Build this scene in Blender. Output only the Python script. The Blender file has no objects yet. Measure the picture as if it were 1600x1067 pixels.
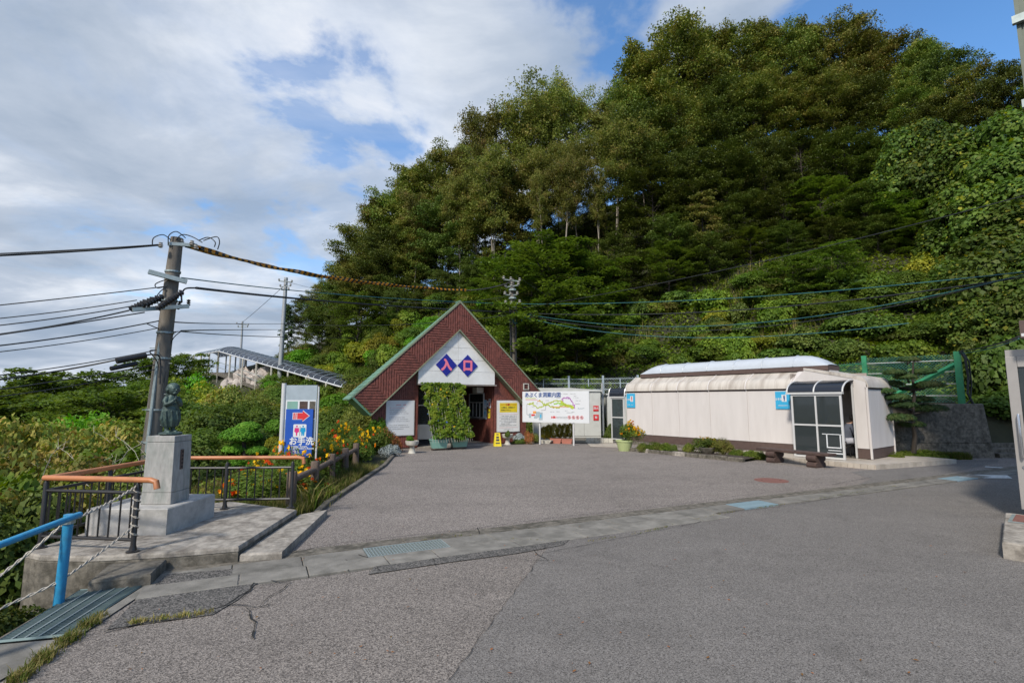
import bpy, bmesh, math, random
import numpy as np
from mathutils import Vector, Matrix
R = math.radians
random.seed(7)
scene = bpy.context.scene
col = scene.collection

# ------------------------------------------------------------ camera
PITCH = R(6.56); EYE = 1.7
cam_d = bpy.data.cameras.new('camera'); cam = bpy.data.objects.new('camera', cam_d); col.objects.link(cam)
cam.location = (0, 0, EYE); cam.rotation_euler = (R(90) + PITCH, 0, 0)
cam_d.sensor_width = 36; cam_d.lens = 18; cam_d.clip_start = .05; cam_d.clip_end = 9000
scene.camera = cam

# ------------------------------------------------------------ world: Nishita sky with broken cloud
SUN_EL, SUN_AZ = R(42), R(-152)          # azimuth measured from +Y towards +X: left and a little behind the camera
world = bpy.data.worlds.new('World'); scene.world = world; world.use_nodes = True
nt = world.node_tree; nt.nodes.clear()
def N(nt, t, **k):
    n = nt.nodes.new(t)
    for a, b in k.items(): setattr(n, a, b)
    return n
L = lambda nt, a, b: nt.links.new(a, b)
out = N(nt, 'ShaderNodeOutputWorld')
sky = N(nt, 'ShaderNodeTexSky', sky_type='NISHITA'); sky.sun_disc = False
sky.sun_elevation = SUN_EL; sky.sun_rotation = SUN_AZ; sky.altitude = 500; sky.air_density = 1.0; sky.dust_density = .6; sky.ozone_density = 2.0
b1 = N(nt, 'ShaderNodeBackground'); b1.inputs[1].default_value = .15
hs = N(nt, 'ShaderNodeHueSaturation'); hs.inputs['Saturation'].default_value = 1.22; hs.inputs['Value'].default_value = .95
L(nt, sky.outputs[0], hs.inputs['Color']); L(nt, hs.outputs[0], b1.inputs[0])
tc = N(nt, 'ShaderNodeTexCoord'); sep = N(nt, 'ShaderNodeSeparateXYZ'); L(nt, tc.outputs['Generated'], sep.inputs[0])
def M(op, a, b=None, c=None, clamp=False, tree=None):
    tr = tree or nt
    n = N(tr, 'ShaderNodeMath', operation=op); n.use_clamp = clamp
    for i, v in enumerate((a, b, c)):
        if v is None: continue
        if isinstance(v, (int, float)): n.inputs[i].default_value = v
        else: L(tr, v, n.inputs[i])
    return n.outputs[0]
zc = M('ADD', M('MAXIMUM', sep.outputs[2], 0), .16)
cmb = N(nt, 'ShaderNodeCombineXYZ'); L(nt, M('DIVIDE', sep.outputs[0], zc), cmb.inputs[0]); L(nt, M('DIVIDE', sep.outputs[1], zc), cmb.inputs[1])
def noise(tr, vec, scale, detail=6, rough=.55, dist=0., off=(0, 0, 0), stretch=(1, 1, 1)):
    mp = N(tr, 'ShaderNodeMapping'); mp.inputs['Location'].default_value = off; mp.inputs['Scale'].default_value = stretch
    L(tr, vec, mp.inputs[0])
    n = N(tr, 'ShaderNodeTexNoise'); n.inputs['Scale'].default_value = scale; n.inputs['Detail'].default_value = detail
    n.inputs['Roughness'].default_value = rough; n.inputs['Distortion'].default_value = dist
    L(tr, mp.outputs[0], n.inputs['Vector']); return n.outputs[0]
def ramp(tr, fac, stops, interp='LINEAR'):
    n = N(tr, 'ShaderNodeValToRGB'); cr = n.color_ramp; cr.interpolation = interp
    while len(cr.elements) < len(stops): cr.elements.new(.5)
    for e, (p, c) in zip(cr.elements, stops):
        e.position = p; e.color = (c, c, c, 1) if isinstance(c, (int, float)) else (*c, 1)
    L(tr, fac, n.inputs[0]); return n.outputs[0]
cov = noise(nt, cmb.outputs[0], 1.9, 9, .56, .25, (5.2, 5.5, 0), (1, .8, 1))
big = noise(nt, cmb.outputs[0], .55, 3, .5, 0, (8.4, 2.2, 0))
# the cloud deck thins out towards the right of the view
cov2 = M('SUBTRACT', M('ADD', cov, M('MULTIPLY', M('SUBTRACT', big, .5), .35)), M('MULTIPLY', M('MAXIMUM', M('SUBTRACT', sep.outputs[0], .12), 0), .42))
mask = ramp(nt, M('ADD', cov2, ramp(nt, sep.outputs[2], [(0, .3), (.22, 0)])), [(.36, 0), (.47, .88), (.58, 1)], 'EASE')
shade = noise(nt, cmb.outputs[0], 1.5, 9, .58, .3, (5.2, 9.7, 0), (.9, 1.1, 1))
low = ramp(nt, sep.outputs[2], [(0, .22), (.45, 0)])
ccol = ramp(nt, M('ADD', shade, M('MULTIPLY', low, -.22)), [(.33, (.34, .42, .54)), (.49, (.49, .56, .67)), (.61, (.72, .77, .85)), (.73, (.96, .96, .97))])
veil = M('MULTIPLY', ramp(nt, M('ADD', M('MULTIPLY', sep.outputs[0], .5), .5), [(.30, .42), (.62, .10), (.8, .02)]), ramp(nt, noise(nt, cmb.outputs[0], 2.6, 8, .6, .4, (1, 6, 0), (.5, 1.2, 1)), [(.3, .4), (.7, 1.3)]))
mask = M('MAXIMUM', mask, veil)
b2 = N(nt, 'ShaderNodeBackground'); b2.inputs[1].default_value = .66; L(nt, ccol, b2.inputs[0])
mx = N(nt, 'ShaderNodeMixShader'); L(nt, mask, mx.inputs[0]); L(nt, b1.outputs[0], mx.inputs[1]); L(nt, b2.outputs[0], mx.inputs[2])
L(nt, mx.outputs[0], out.inputs[0])

# ------------------------------------------------------------ sun and exposure
sd = bpy.data.lights.new('sun', 'SUN'); sd.energy = 2.3; sd.angle = R(6.0); sd.color = (1, .945, .86)
sun = bpy.data.objects.new('sun', sd); col.objects.link(sun)
sv = Vector((math.sin(SUN_AZ) * math.cos(SUN_EL), math.cos(SUN_AZ) * math.cos(SUN_EL), math.sin(SUN_EL)))
sun.rotation_euler = sv.to_track_quat('Z', 'Y').to_euler()
scene.view_settings.view_transform = 'Standard'; scene.view_settings.look = 'None'
scene.view_settings.gamma = 1; scene.view_settings.use_curve_mapping = False; scene.view_settings.exposure = 0.72
scene.cycles.use_denoising = True
scene.cycles.max_bounces = 6; scene.cycles.diffuse_bounces = 3; scene.cycles.glossy_bounces = 3; scene.cycles.transmission_bounces = 5; scene.cycles.transparent_max_bounces = 6
scene.cycles.caustics_reflective = False; scene.cycles.caustics_refractive = False

# ------------------------------------------------------------ geometry helpers
def ray(px, py):
    u = px - 800; v = 533.5 - py
    return (u, 800 * math.cos(PITCH) - v * math.sin(PITCH), 800 * math.sin(PITCH) + v * math.cos(PITCH))
def G(px, py, z=0.):                      # where the line of sight meets the level z
    r = ray(px, py); k = (z - EYE) / r[2]; return Vector((r[0] * k, r[1] * k, z))
def P(px, py, Y):                         # the point at distance Y
    r = ray(px, py); k = Y / r[1]; return Vector((r[0] * k, Y, EYE + r[2] * k))

MW = {}
def mw(o): return MW.get(o.name, Matrix.Identity(4)) if o else Matrix.Identity(4)
def tag(o, label=None, cat=None, group=None, kind=None):
    if label: o['label'] = label
    if cat: o['category'] = cat
    if group: o['group'] = group
    if kind: o['kind'] = kind
    return o
def thing(name, loc, rz=0., label=None, cat=None, group=None, scale=1.):
    o = bpy.data.objects.new(name, None); col.objects.link(o)
    o.location = loc; o.rotation_euler = (0, 0, rz); o.scale = (scale,) * 3; o.empty_display_size = .2
    MW[o.name] = Matrix.Translation(Vector(loc)) @ Matrix.Rotation(rz, 4, 'Z') @ Matrix.Scale(scale, 4)
    return tag(o, label, cat, group)
def link(name, me, parent=None):
    o = bpy.data.objects.new(name, me); col.objects.link(o)
    if parent: o.parent = parent; MW[o.name] = mw(parent)
    return o

class MB:
    def __init__(s): s.v = []; s.f = []; s.mi = []; s.m = 0
    def add(s, vs, fs):
        b = len(s.v); s.v += [tuple(x) for x in vs]; s.f += [tuple(b + i for i in f) for f in fs]; s.mi += [s.m] * len(fs); return s
    def box(s, c, d, rz=0., tilt=None):
        cx, cy, cz = c; a, b, h = d[0] / 2, d[1] / 2, d[2] / 2
        vs = [Vector((x, y, z)) for z in (-h, h) for x, y in ((-a, -b), (a, -b), (a, b), (-a, b))]
        m = Matrix.Rotation(rz, 3, 'Z')
        if tilt: m = m @ tilt
        return s.add([m @ v + Vector(c) for v in vs], [(3, 2, 1, 0), (4, 5, 6, 7), (0, 1, 5, 4), (1, 2, 6, 5), (2, 3, 7, 6), (3, 0, 4, 7)])
    def bx(s, x0, x1, y0, y1, z0, z1): return s.box(((x0 + x1) / 2, (y0 + y1) / 2, (z0 + z1) / 2), (x1 - x0, y1 - y0, z1 - z0))
    def bev(s, x0, x1, y0, y1, z0, z1, b=.01):     # box with bevelled top edges and corners
        vs = []
        for z, i in ((z0, 0), (z1 - b, 0), (z1, b)):
            vs += [(x0 + i, y0 + i, z), (x1 - i, y0 + i, z), (x1 - i, y1 - i, z), (x0 + i, y1 - i, z)]
        fs = [(3, 2, 1, 0), (8, 9, 10, 11)]
        for k in (0, 4):
            for j in range(4): fs.append((k + j, k + (j + 1) % 4, k + 4 + (j + 1) % 4, k + 4 + j))
        return s.add(vs, fs)
    def prism(s, poly, lo, hi, ax='z', fr=None):   # polygon extruded between lo and hi along an axis
        n = len(poly)
        if ax == 'z': f = lambda p, t: (p[0], p[1], t)
        elif ax == 'y': f = lambda p, t: (p[0], t, p[1])
        else: f = lambda p, t: (t, p[0], p[1])
        vs = [f(p, lo) for p in poly] + [f(p, hi) for p in poly]
        fs = [tuple(range(n)), tuple(range(2 * n - 1, n - 1, -1))] + [(i, i + n, (i + 1) % n + n, (i + 1) % n) for i in range(n)]
        return s.add(vs, fs)
    def tube(s, pts, r, n=8, cap=True):
        pts = [Vector(p) for p in pts]; m = len(pts)
        rr = r if isinstance(r, (list, tuple)) else [r] * m
        rings = []; up = None
        for i, p in enumerate(pts):
            t = (pts[min(i + 1, m - 1)] - pts[max(i - 1, 0)]).normalized()
            if up is None: up = Vector((0, 0, 1)) if abs(t.z) < .9 else Vector((1, 0, 0))
            a = t.cross(up)
            if a.length < 1e-6: a = t.orthogonal()
            a.normalize(); b = t.cross(a); up = -b if b.dot(up) < 0 else b
            up = up if up.length > 0 else Vector((0, 0, 1))
            rings.append([p + (a * math.cos(2 * math.pi * k / n) + b * math.sin(2 * math.pi * k / n)) * rr[i] for k in range(n)])
        vs = [v for q in rings for v in q]; fs = []
        for i in range(m - 1):
            for k in range(n): fs.append((i * n + k, i * n + (k + 1) % n, (i + 1) * n + (k + 1) % n, (i + 1) * n + k))
        if cap: fs += [tuple(range(n - 1, -1, -1)), tuple(range((m - 1) * n, m * n))]
        return s.add(vs, fs)
    def lathe(s, c, prof, n=20, sx=1., sy=1.):
        vs = []; fs = []
        for r, z in prof: vs += [(c[0] + sx * r * math.cos(2 * math.pi * k / n), c[1] + sy * r * math.sin(2 * math.pi * k / n), c[2] + z) for k in range(n)]
        for i in range(len(prof) - 1):
            for k in range(n): fs.append((i * n + k, i * n + (k + 1) % n, (i + 1) * n + (k + 1) % n, (i + 1) * n + k))
        fs += [tuple(range(n - 1, -1, -1)), tuple(range((len(prof) - 1) * n, len(prof) * n))]
        return s.add(vs, fs)
    def quad(s, a, b, c, d): return s.add([a, b, c, d], [(0, 1, 2, 3)])
    def xf(s, m): s.v = [tuple(m @ Vector(v)) for v in s.v]; return s
    def build(s, name, mat, parent=None, world=False, smooth=False, bevel=0):
        """parent given: geometry is in the parent's local space (world=True: in world space).
        no parent: the object's origin is moved to the middle of its base."""
        V = np.array(s.v, dtype=np.float64)
        o_loc = None
        if parent is not None:
            if world:
                im = np.array(mw(parent).inverted()); V = V @ im[:3, :3].T + im[:3, 3]
        else:
            lo, hi = V.min(0), V.max(0); o_loc = ((lo[0] + hi[0]) / 2, (lo[1] + hi[1]) / 2, lo[2]); V = V - np.array(o_loc)
        me = bpy.data.meshes.new(name); me.from_pydata(V.tolist(), [], s.f); 
        for m_ in (mat if isinstance(mat, (list, tuple)) else [mat]): me.materials.append(m_)
        if any(s.mi): me.polygons.foreach_set('material_index', s.mi)
        bm = bmesh.new(); bm.from_mesh(me); bmesh.ops.recalc_face_normals(bm, faces=bm.faces); bm.to_mesh(me); bm.free()
        if smooth: me.polygons.foreach_set('use_smooth', [True] * len(me.polygons)); me.set_sharp_from_angle(angle=R(38))
        me.update()
        o = link(name, me, parent)
        if o_loc: o.location = o_loc; MW[o.name] = Matrix.Translation(Vector(o_loc))
        if bevel:
            b = o.modifiers.new('bevel', 'BEVEL'); b.width = bevel; b.segments = 2; b.limit_method = 'ANGLE'; b.angle_limit = R(35)
        return o
def structure(o, label=None): return tag(o, label, kind='structure')
def clip(poly, a, b, c):                  # keep a*x+b*y<=c
    o = []
    for i in range(len(poly)):
        p, q = poly[i], poly[(i + 1) % len(poly)]
        dp, dq = a * p[0] + b * p[1] - c, a * q[0] + b * q[1] - c
        if dp <= 0: o.append(p)
        if dp * dq < 0:
            t = dp / (dp - dq); o.append((p[0] + t * (q[0] - p[0]), p[1] + t * (q[1] - p[1])))
    return o
def copy_thing(o, loc, rz=0., scale=1., label=None, group=None):
    def cp(a, par):
        c = a.copy(); col.objects.link(c); c.parent = par
        for ch in kids.get(a.name, []): cp(ch, c)
        return c
    kids = {}
    for a in o.children: kids.setdefault(o.name, []).append(a); kids[a.name] = list(a.children)
    r = cp(o, None); r.location = loc; r.rotation_euler = (0, 0, rz)
    r.scale = scale if isinstance(scale, tuple) else (scale,) * 3
    if label: r['label'] = label
    if group: r['group'] = group
    return r
def text(body, size, mat, parent, at, align='CENTER', bold=0., rot=None, sx=1., name='lettering', line=1.):
    """flat lettering in the parent's XZ plane, read from -Y"""
    cu = bpy.data.curves.new('lettering', 'FONT'); cu.body = body; cu.size = size; cu.align_x = align; cu.align_y = 'CENTER'; cu.space_line = line
    to = bpy.data.objects.new('t', cu); col.objects.link(to); bpy.context.view_layer.update()
    dg = bpy.context.evaluated_depsgraph_get(); me = bpy.data.meshes.new_from_object(to.evaluated_get(dg))
    bpy.data.objects.remove(to); bpy.data.curves.remove(cu)
    m = Matrix.Translation(Vector(at)) @ (rot or Matrix.Identity(4)) @ Matrix(((sx, 0, 0, 0), (0, 0, 1, 0), (0, 1, 0, 0), (0, 0, 0, 1)))
    if bold:                              # heavier strokes: the outline laid down a few times with small shifts
        bm = bmesh.new()
        for k, (dx, dy) in enumerate(((0, 0), (1, 0), (-1, 0), (0, 1), (0, -1), (.7, .7), (-.7, -.7), (.7, -.7), (-.7, .7))):
            n0 = len(bm.verts); bm.from_mesh(me); bm.verts.ensure_lookup_table()
            for v in bm.verts[n0:]: v.co += Vector((dx * bold, dy * bold, -k * .0001))
        bm.to_mesh(me); bm.free()
    me.transform(m); me.materials.clear(); me.materials.append(mat)
    return link(name, me, parent)

# ------------------------------------------------------------ materials
def pm(name, color, rough=.6, metal=0., var=.12, scale=6., spec=.5, bump=0., bscale=40., dirt=None, dirt_scale=3., dirt_amt=.5, stretch=(1, 1, 1), obj_rand=0., coat=0.):
    m = bpy.data.materials.new(name); m.use_nodes = True; t = m.node_tree; bs = t.nodes['Principled BSDF']
    bs.inputs['Roughness'].default_value = rough; bs.inputs['Metallic'].default_value = metal; bs.inputs['Specular IOR Level'].default_value = spec
    if coat: bs.inputs['Coat Weight'].default_value = coat
    tc = N(t, 'ShaderNodeTexCoord'); vec = tc.outputs['Object']
    f = noise(t, vec, scale, 6, .6, 0, (0, 0, 0), stretch)
    c = ramp(t, f, [(.3, tuple(x * (1 - var) for x in color)), (.7, tuple(min(1, x * (1 + var)) for x in color))])
    if dirt:
        d = noise(t, vec, dirt_scale, 8, .65, .3, (4, 2, 7), stretch); dm = ramp(t, d, [(.46, 0), (.66, dirt_amt)])
        mxn = N(t, 'ShaderNodeMix', data_type='RGBA'); L(t, dm, mxn.inputs[0]); L(t, c, mxn.inputs[6]); mxn.inputs[7].default_value = (*dirt, 1); c = mxn.outputs[2]
    if obj_rand:
        oi = N(t, 'ShaderNodeObjectInfo'); h = N(t, 'ShaderNodeHueSaturation')
        L(t, M('ADD', M('MULTIPLY', oi.outputs['Random'], obj_rand, tree=t), 1 - obj_rand / 2, tree=t), h.inputs['Value']); L(t, c, h.inputs['Color']); c = h.outputs[0]
    L(t, c, bs.inputs['Base Color'])
    if bump:
        bn = N(t, 'ShaderNodeBump'); bn.inputs['Strength'].default_value = bump; bn.inputs['Distance'].default_value = .01
        L(t, noise(t, vec, bscale, 5, .6, 0, (0, 0, 0), stretch), bn.inputs['Height']); L(t, bn.outputs[0], bs.inputs['Normal'])
    return m
def leafmat(name, cols, rough=.45, trans=.3, hue=.03, spec=.2, clump=.62, cscale=.8):
    rough += .1
    """foliage: every leaf its own tint, clumps of old and young leaves, a little light shining through"""
    m = bpy.data.materials.new(name); m.use_nodes = True; t = m.node_tree; bs = t.nodes['Principled BSDF']; outn = t.nodes['Material Output']
    g = N(t, 'ShaderNodeNewGeometry'); oi = N(t, 'ShaderNodeObjectInfo'); tc = N(t, 'ShaderNodeTexCoord')
    cl = noise(t, tc.outputs['Object'], cscale, 3, .5)
    f = M('ADD', M('MULTIPLY', g.outputs['Random Per Island'], 1 - clump, tree=t), M('MULTIPLY', ramp(t, cl, [(.3, 0), (.7, 1)]), clump, tree=t), tree=t)
    n = len(cols); c = ramp(t, f, [(.1 + .8 * i / (n - 1), cols[i]) for i in range(n)])
    h = N(t, 'ShaderNodeHueSaturation'); L(t, M('ADD', .5 - hue / 2, M('MULTIPLY', oi.outputs['Random'], hue, tree=t), tree=t), h.inputs['Hue'])
    L(t, M('ADD', .68, M('MULTIPLY', oi.outputs['Random'], .62, tree=t), tree=t), h.inputs['Value']); L(t, c, h.inputs['Color'])
    L(t, h.outputs[0], bs.inputs['Base Color']); bs.inputs['Roughness'].default_value = rough; bs.inputs['Specular IOR Level'].default_value = spec
    tr = N(t, 'ShaderNodeBsdfTranslucent'); h2 = N(t, 'ShaderNodeHueSaturation'); h2.inputs['Value'].default_value = 1.3; h2.inputs['Saturation'].default_value = 1.1
    L(t, h.outputs[0], h2.inputs['Color']); L(t, h2.outputs[0], tr.inputs[0])
    mx = N(t, 'ShaderNodeMixShader'); mx.inputs[0].default_value = trans; L(t, bs.outputs[0], mx.inputs[1]); L(t, tr.outputs[0], mx.inputs[2]); L(t, mx.outputs[0], outn.inputs[0])
    return m
def glassmat(name, tint=(.6, .7, .72), trans=.6, rough=.04):
    m = bpy.data.materials.new(name); m.use_nodes = True; t = m.node_tree; bs = t.nodes['Principled BSDF']; outn = t.nodes['Material Output']
    bs.inputs['Base Color'].default_value = tuple(x * .15 for x in tint) + (1,); bs.inputs['Roughness'].default_value = rough; bs.inputs['Specular IOR Level'].default_value = .8
    tr = N(t, 'ShaderNodeBsdfTransparent'); tr.inputs[0].default_value = (*tint, 1)
    mx = N(t, 'ShaderNodeMixShader'); mx.inputs[0].default_value = trans; L(t, bs.outputs[0], mx.inputs[1]); L(t, tr.outputs[0], mx.inputs[2]); L(t, mx.outputs[0], outn.inputs[0])
    return m
def asphalt(name, base, stone, speck=.5, sscale=95., patch=.18, tintn=(1, 1, 1), worn=None):
    m = bpy.data.materials.new(name); m.use_nodes = True; t = m.node_tree; bs = t.nodes['Principled BSDF']
    tc = N(t, 'ShaderNodeTexCoord'); v = tc.outputs['Object']
    vo = N(t, 'ShaderNodeTexVoronoi'); vo.inputs['Scale'].default_value = sscale; L(t, v, vo.inputs['Vector'])
    sp = N(t, 'ShaderNodeSeparateColor'); L(t, vo.outputs['Color'], sp.inputs[0])
    st = ramp(t, sp.outputs[0], [(0, tuple(x * .35 for x in base)), (.45, base), (1 - speck * .5, tuple((a + b) / 2 for a, b in zip(base, stone))), (1, stone)])
    big = noise(t, v, .35, 8, .62, .4); mid = noise(t, v, 3.2, 8, .7, .2, (3, 3, 3)); str_ = noise(t, v, .9, 5, .6, .6, (7, 1, 0), (.35, 1.6, 1))
    k = M('ADD', M('ADD', 1 - patch * 1.5, M('MULTIPLY', big, patch * 1.3, tree=t), tree=t), M('ADD', M('MULTIPLY', mid, patch * .8, tree=t), M('MULTIPLY', str_, patch * 1., tree=t), tree=t), tree=t)
    h = N(t, 'ShaderNodeHueSaturation'); L(t, k, h.inputs['Value']); L(t, st, h.inputs['Color'])
    c = h.outputs[0]
    st1 = ramp(t, noise(t, v, 1.1, 10, .72, .8, (2, 8, 1)), [(.54, 0), (.70, .38)]); st2 = ramp(t, noise(t, v, 7, 6, .6, .2, (5, 5, 5)), [(.66, 0), (.74, .4)])
    mxs = N(t, 'ShaderNodeMix', data_type='RGBA'); L(t, M('MAXIMUM', st1, st2, tree=t), mxs.inputs[0]); L(t, c, mxs.inputs[6]); mxs.inputs[7].default_value = tuple(x * .45 for x in base) + (1,); c = mxs.outputs[2]
    if worn:
        w = ramp(t, noise(t, v, .8, 9, .7, .5, (9, 4, 2)), [(.5, 0), (.68, .45)]); mxn = N(t, 'ShaderNodeMix', data_type='RGBA'); L(t, w, mxn.inputs[0]); L(t, c, mxn.inputs[6]); mxn.inputs[7].default_value = (*worn, 1); c = mxn.outputs[2]
    L(t, c, bs.inputs['Base Color']); bs.inputs['Roughness'].default_value = .85; bs.inputs['Specular IOR Level'].default_value = .3
    bn = N(t, 'ShaderNodeBump'); bn.inputs['Strength'].default_value = .55; bn.inputs['Distance'].default_value = .006; L(t, vo.outputs['Distance'], bn.inputs['Height']); L(t, bn.outputs[0], bs.inputs['Normal'])
    return m
m_lot = asphalt('worn_brown_asphalt', (.205, .176, .155), (.36, .315, .28), .6, 110, .38)
m_rough = asphalt('coarse_asphalt', (.18, .156, .137), (.35, .305, .265), .5, 125, .3)
m_smooth = asphalt('smooth_grey_asphalt', (.175, .158, .143), (.28, .257, .233), .35, 150, .35)
m_patch = asphalt('dark_patch_asphalt', (.09, .085, .078), (.22, .2, .18), .6, 85, .4)
m_crack = pm('crack', (.018, .017, .015), .95)
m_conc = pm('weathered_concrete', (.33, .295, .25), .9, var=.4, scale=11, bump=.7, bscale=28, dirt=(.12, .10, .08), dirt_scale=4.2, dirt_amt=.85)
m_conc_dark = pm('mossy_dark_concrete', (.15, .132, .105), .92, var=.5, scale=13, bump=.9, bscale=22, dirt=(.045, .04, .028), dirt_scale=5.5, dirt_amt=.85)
m_slab = pm('gutter_slab_concrete', (.20, .185, .16), .92, var=.25, scale=4, bump=.4, bscale=60, dirt=(.085, .08, .065), dirt_scale=4, dirt_amt=.6, obj_rand=.25)
m_ped = pm('smooth_grey_stone', (.36, .345, .32), .75, var=.22, scale=16, bump=.2, bscale=120, dirt=(.21, .235, .21), dirt_scale=5, dirt_amt=.7, stretch=(1.5, 1.5, .5))
m_ped2 = pm('pale_base_concrete', (.45, .43, .40), .8, var=.14, scale=9, bump=.2, bscale=80, dirt=(.27, .26, .235), dirt_scale=4.5, dirt_amt=.75)
m_bronze = pm('green_bronze', (.045, .07, .062), .5, .35, var=.3, scale=14, bump=.5, bscale=45, dirt=(.11, .17, .145), dirt_scale=7, dirt_amt=.6)
m_black = pm('black_paint', (.02, .018, .017), .4, 0, var=.2)
m_orange = pm('orange_handrail_paint', (.50, .19, .075), .45, 0, var=.1, dirt=(.3, .13, .06), dirt_scale=9, dirt_amt=.4)
m_blue = pm('blue_rail_paint', (.03, .28, .50), .4, 0, var=.08, dirt=(.05, .13, .18), dirt_scale=12, dirt_amt=.4)
m_rope = pm('pale_twisted_rope', (.45, .40, .33), .8, 0, var=.3, scale=60)
m_galv = pm('galvanised_steel', (.34, .39, .38), .5, .5, var=.15, scale=12)
m_grate = pm('green_grey_grating', (.12, .17, .17), .55, .4, var=.2, scale=8)
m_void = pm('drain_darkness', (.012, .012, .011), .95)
m_poleC = pm('old_pole_concrete', (.19, .165, .135), .9, var=.3, scale=7, bump=.3, bscale=50, dirt=(.07, .06, .05), dirt_scale=3, dirt_amt=.7, stretch=(1, 1, .25))
m_poleG = pm('grey_steel_pole', (.38, .39, .39), .5, .3, var=.1)
m_wire = pm('black_cable', (.02, .022, .024), .55)
m_teal = pm('teal_cable', (.025, .12, .13), .5)
m_whitep = pm('white_panel', (.80, .785, .745), .5, 0, var=.05, scale=3, dirt=(.5, .48, .42), dirt_scale=1.2, dirt_amt=.35)
m_signw = pm('white_sign_face', (.68, .69, .70), .35, 0, var=.02)
m_signb = pm('blue_sign_face', (.015, .085, .42), .4, 0, var=.06)
m_navy = pm('navy_paint', (.015, .02, .26), .4, 0, var=.08)
m_pink = pm('pink_lettering', (.86, .20, .28), .4, 0, var=.04)
m_red = pm('red_print', (.62, .03, .035), .45, 0, var=.05)
m_ink = pm('dark_print', (.045, .045, .055), .6, 0, var=.05)
m_inkb = pm('blue_print', (.03, .08, .25), .5, 0, var=.05)
m_cyan = pm('light_blue_sign', (.045, .40, .66), .4, 0, var=.05)
m_yellow = pm('yellow_plastic', (.78, .60, .02), .4, 0, var=.06)
m_redwood = pm('red_stained_boards', (.20, .062, .044), .65, 0, var=.35, scale=5, bump=.4, bscale=25, dirt=(.06, .022, .016), dirt_scale=2.5, dirt_amt=.6, stretch=(3, 3, 3))
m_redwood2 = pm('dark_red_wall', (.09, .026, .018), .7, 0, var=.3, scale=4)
m_groof = pm('green_metal_roof', (.13, .27, .17), .45, .2, var=.15, scale=2, dirt=(.2, .3, .22), dirt_scale=3, dirt_amt=.5)
m_gtrim = pm('green_grey_trim', (.22, .24, .15), .6, 0, var=.2)
m_cream = pm('cream_wall_panel', (.66, .615, .585), .5, 0, var=.04, scale=2, dirt=(.5, .45, .41), dirt_scale=2.6, dirt_amt=.22, stretch=(2, 2, .35))
m_creamroof = pm('stained_cream_roof', (.57, .52, .46), .55, 0, var=.12, scale=2, dirt=(.22, .17, .13), dirt_scale=1.9, dirt_amt=.6, stretch=(2.4, .35, .35))
m_brown = pm('brown_skirting', (.10, .065, .055), .6, 0, var=.15)
m_dome = pm('pale_dome_sheet', (.50, .54, .59), .35, 0, var=.06, scale=2, dirt=(.45, .48, .52), dirt_scale=2, dirt_amt=.4)
m_alum = pm('white_aluminium', (.68, .67, .65), .35, .2, var=.04)
m_tile = pm('beige_floor_tile', (.48, .42, .35), .5, 0, var=.15, scale=3, dirt=(.28, .24, .19), dirt_scale=3, dirt_amt=.5, obj_rand=.15)
m_wood_dark = pm('dark_weathered_wood', (.075, .045, .036), .8, 0, var=.4, scale=7, bump=.5, bscale=30, stretch=(1, 1, 4))
m_log = pm('imitation_log', (.14, .10, .075), .85, 0, var=.4, scale=6, bump=.6, bscale=25, stretch=(6, 6, .8), dirt=(.07, .05, .035), dirt_amt=.6)
m_terra = pm('pink_planter_plastic', (.45, .17, .12), .6, 0, var=.08)
m_mint = pm('mint_planter_plastic', (.20, .38, .31), .5, 0, var=.06, dirt=(.2, .3, .25), dirt_amt=.4)
m_lime = pm('pale_green_pot', (.42, .48, .22), .55, 0, var=.06)
m_urn = pm('urn_cement', (.52, .49, .42), .8, 0, var=.12, bump=.3, bscale=60, dirt=(.2, .18, .14), dirt_scale=6, dirt_amt=.6)
m_soil = pm('soil', (.045, .032, .022), .95, var=.3, bump=.8, bscale=50)
m_earth = pm('hillside_earth', (.032, .034, .015), .95, var=.5, scale=.8, bump=.7, bscale=6, dirt=(.07, .06, .03), dirt_scale=.5, dirt_amt=.4)
m_bark = pm('grey_bark', (.15, .125, .10), .9, 0, var=.35, scale=3, bump=.5, bscale=14, stretch=(2, 2, .5))
m_bark_p = pm('pale_bark', (.30, .26, .21), .9, 0, var=.3, scale=3, bump=.5, bscale=14, stretch=(2, 2, .5))
m_bark_d = pm('dark_bark', (.05, .04, .03), .9, 0, var=.35, scale=3, bump=.5, bscale=14, stretch=(2, 2, .5))
m_greenp = pm('green_fence_paint', (.035, .27, .12), .5, 0, var=.1, dirt=(.05, .14, .07), dirt_scale=5, dirt_amt=.4)
m_mesh = pm('grey_green_netting', (.06, .24, .18), .5, 0, var=.1)
m_fence = pm('grey_blue_fence_post', (.36, .42, .46), .5, .2, var=.1)
m_shed = pm('pale_shed_panel', (.56, .56, .52), .55, 0, var=.05, scale=2, dirt=(.42, .41, .37), dirt_amt=.4)
m_rock = pm('pale_limestone', (.48, .42, .37), .85, 0, var=.3, scale=3, bump=.8, bscale=9, dirt=(.24, .2, .17), dirt_scale=3, dirt_amt=.7)
m_bluedrain = pm('pale_blue_painted_grating', (.22, .31, .35), .7, 0, var=.2, scale=8)
m_paint = pm('white_road_paint', (.62, .62, .60), .7, 0, var=.12, scale=15, dirt=(.25, .25, .24), dirt_scale=14, dirt_amt=.5)
m_redcover = pm('rusty_red_cover', (.20, .085, .065), .75, 0, var=.2, scale=14)
m_doorf = pm('champagne_door_frame', (.42, .39, .36), .38, .35, var=.05)
m_handle = pm('polished_steel', (.6, .6, .62), .22, .9, var=.03)
m_glass = glassmat('tinted_glass', (.42, .50, .52), .42)
m_glass_l = glassmat('clear_glass', (.7, .76, .78), .55)
m_roofglass = glassmat('smoked_roof_sheet', (.20, .23, .31), .30, .16)
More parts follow.
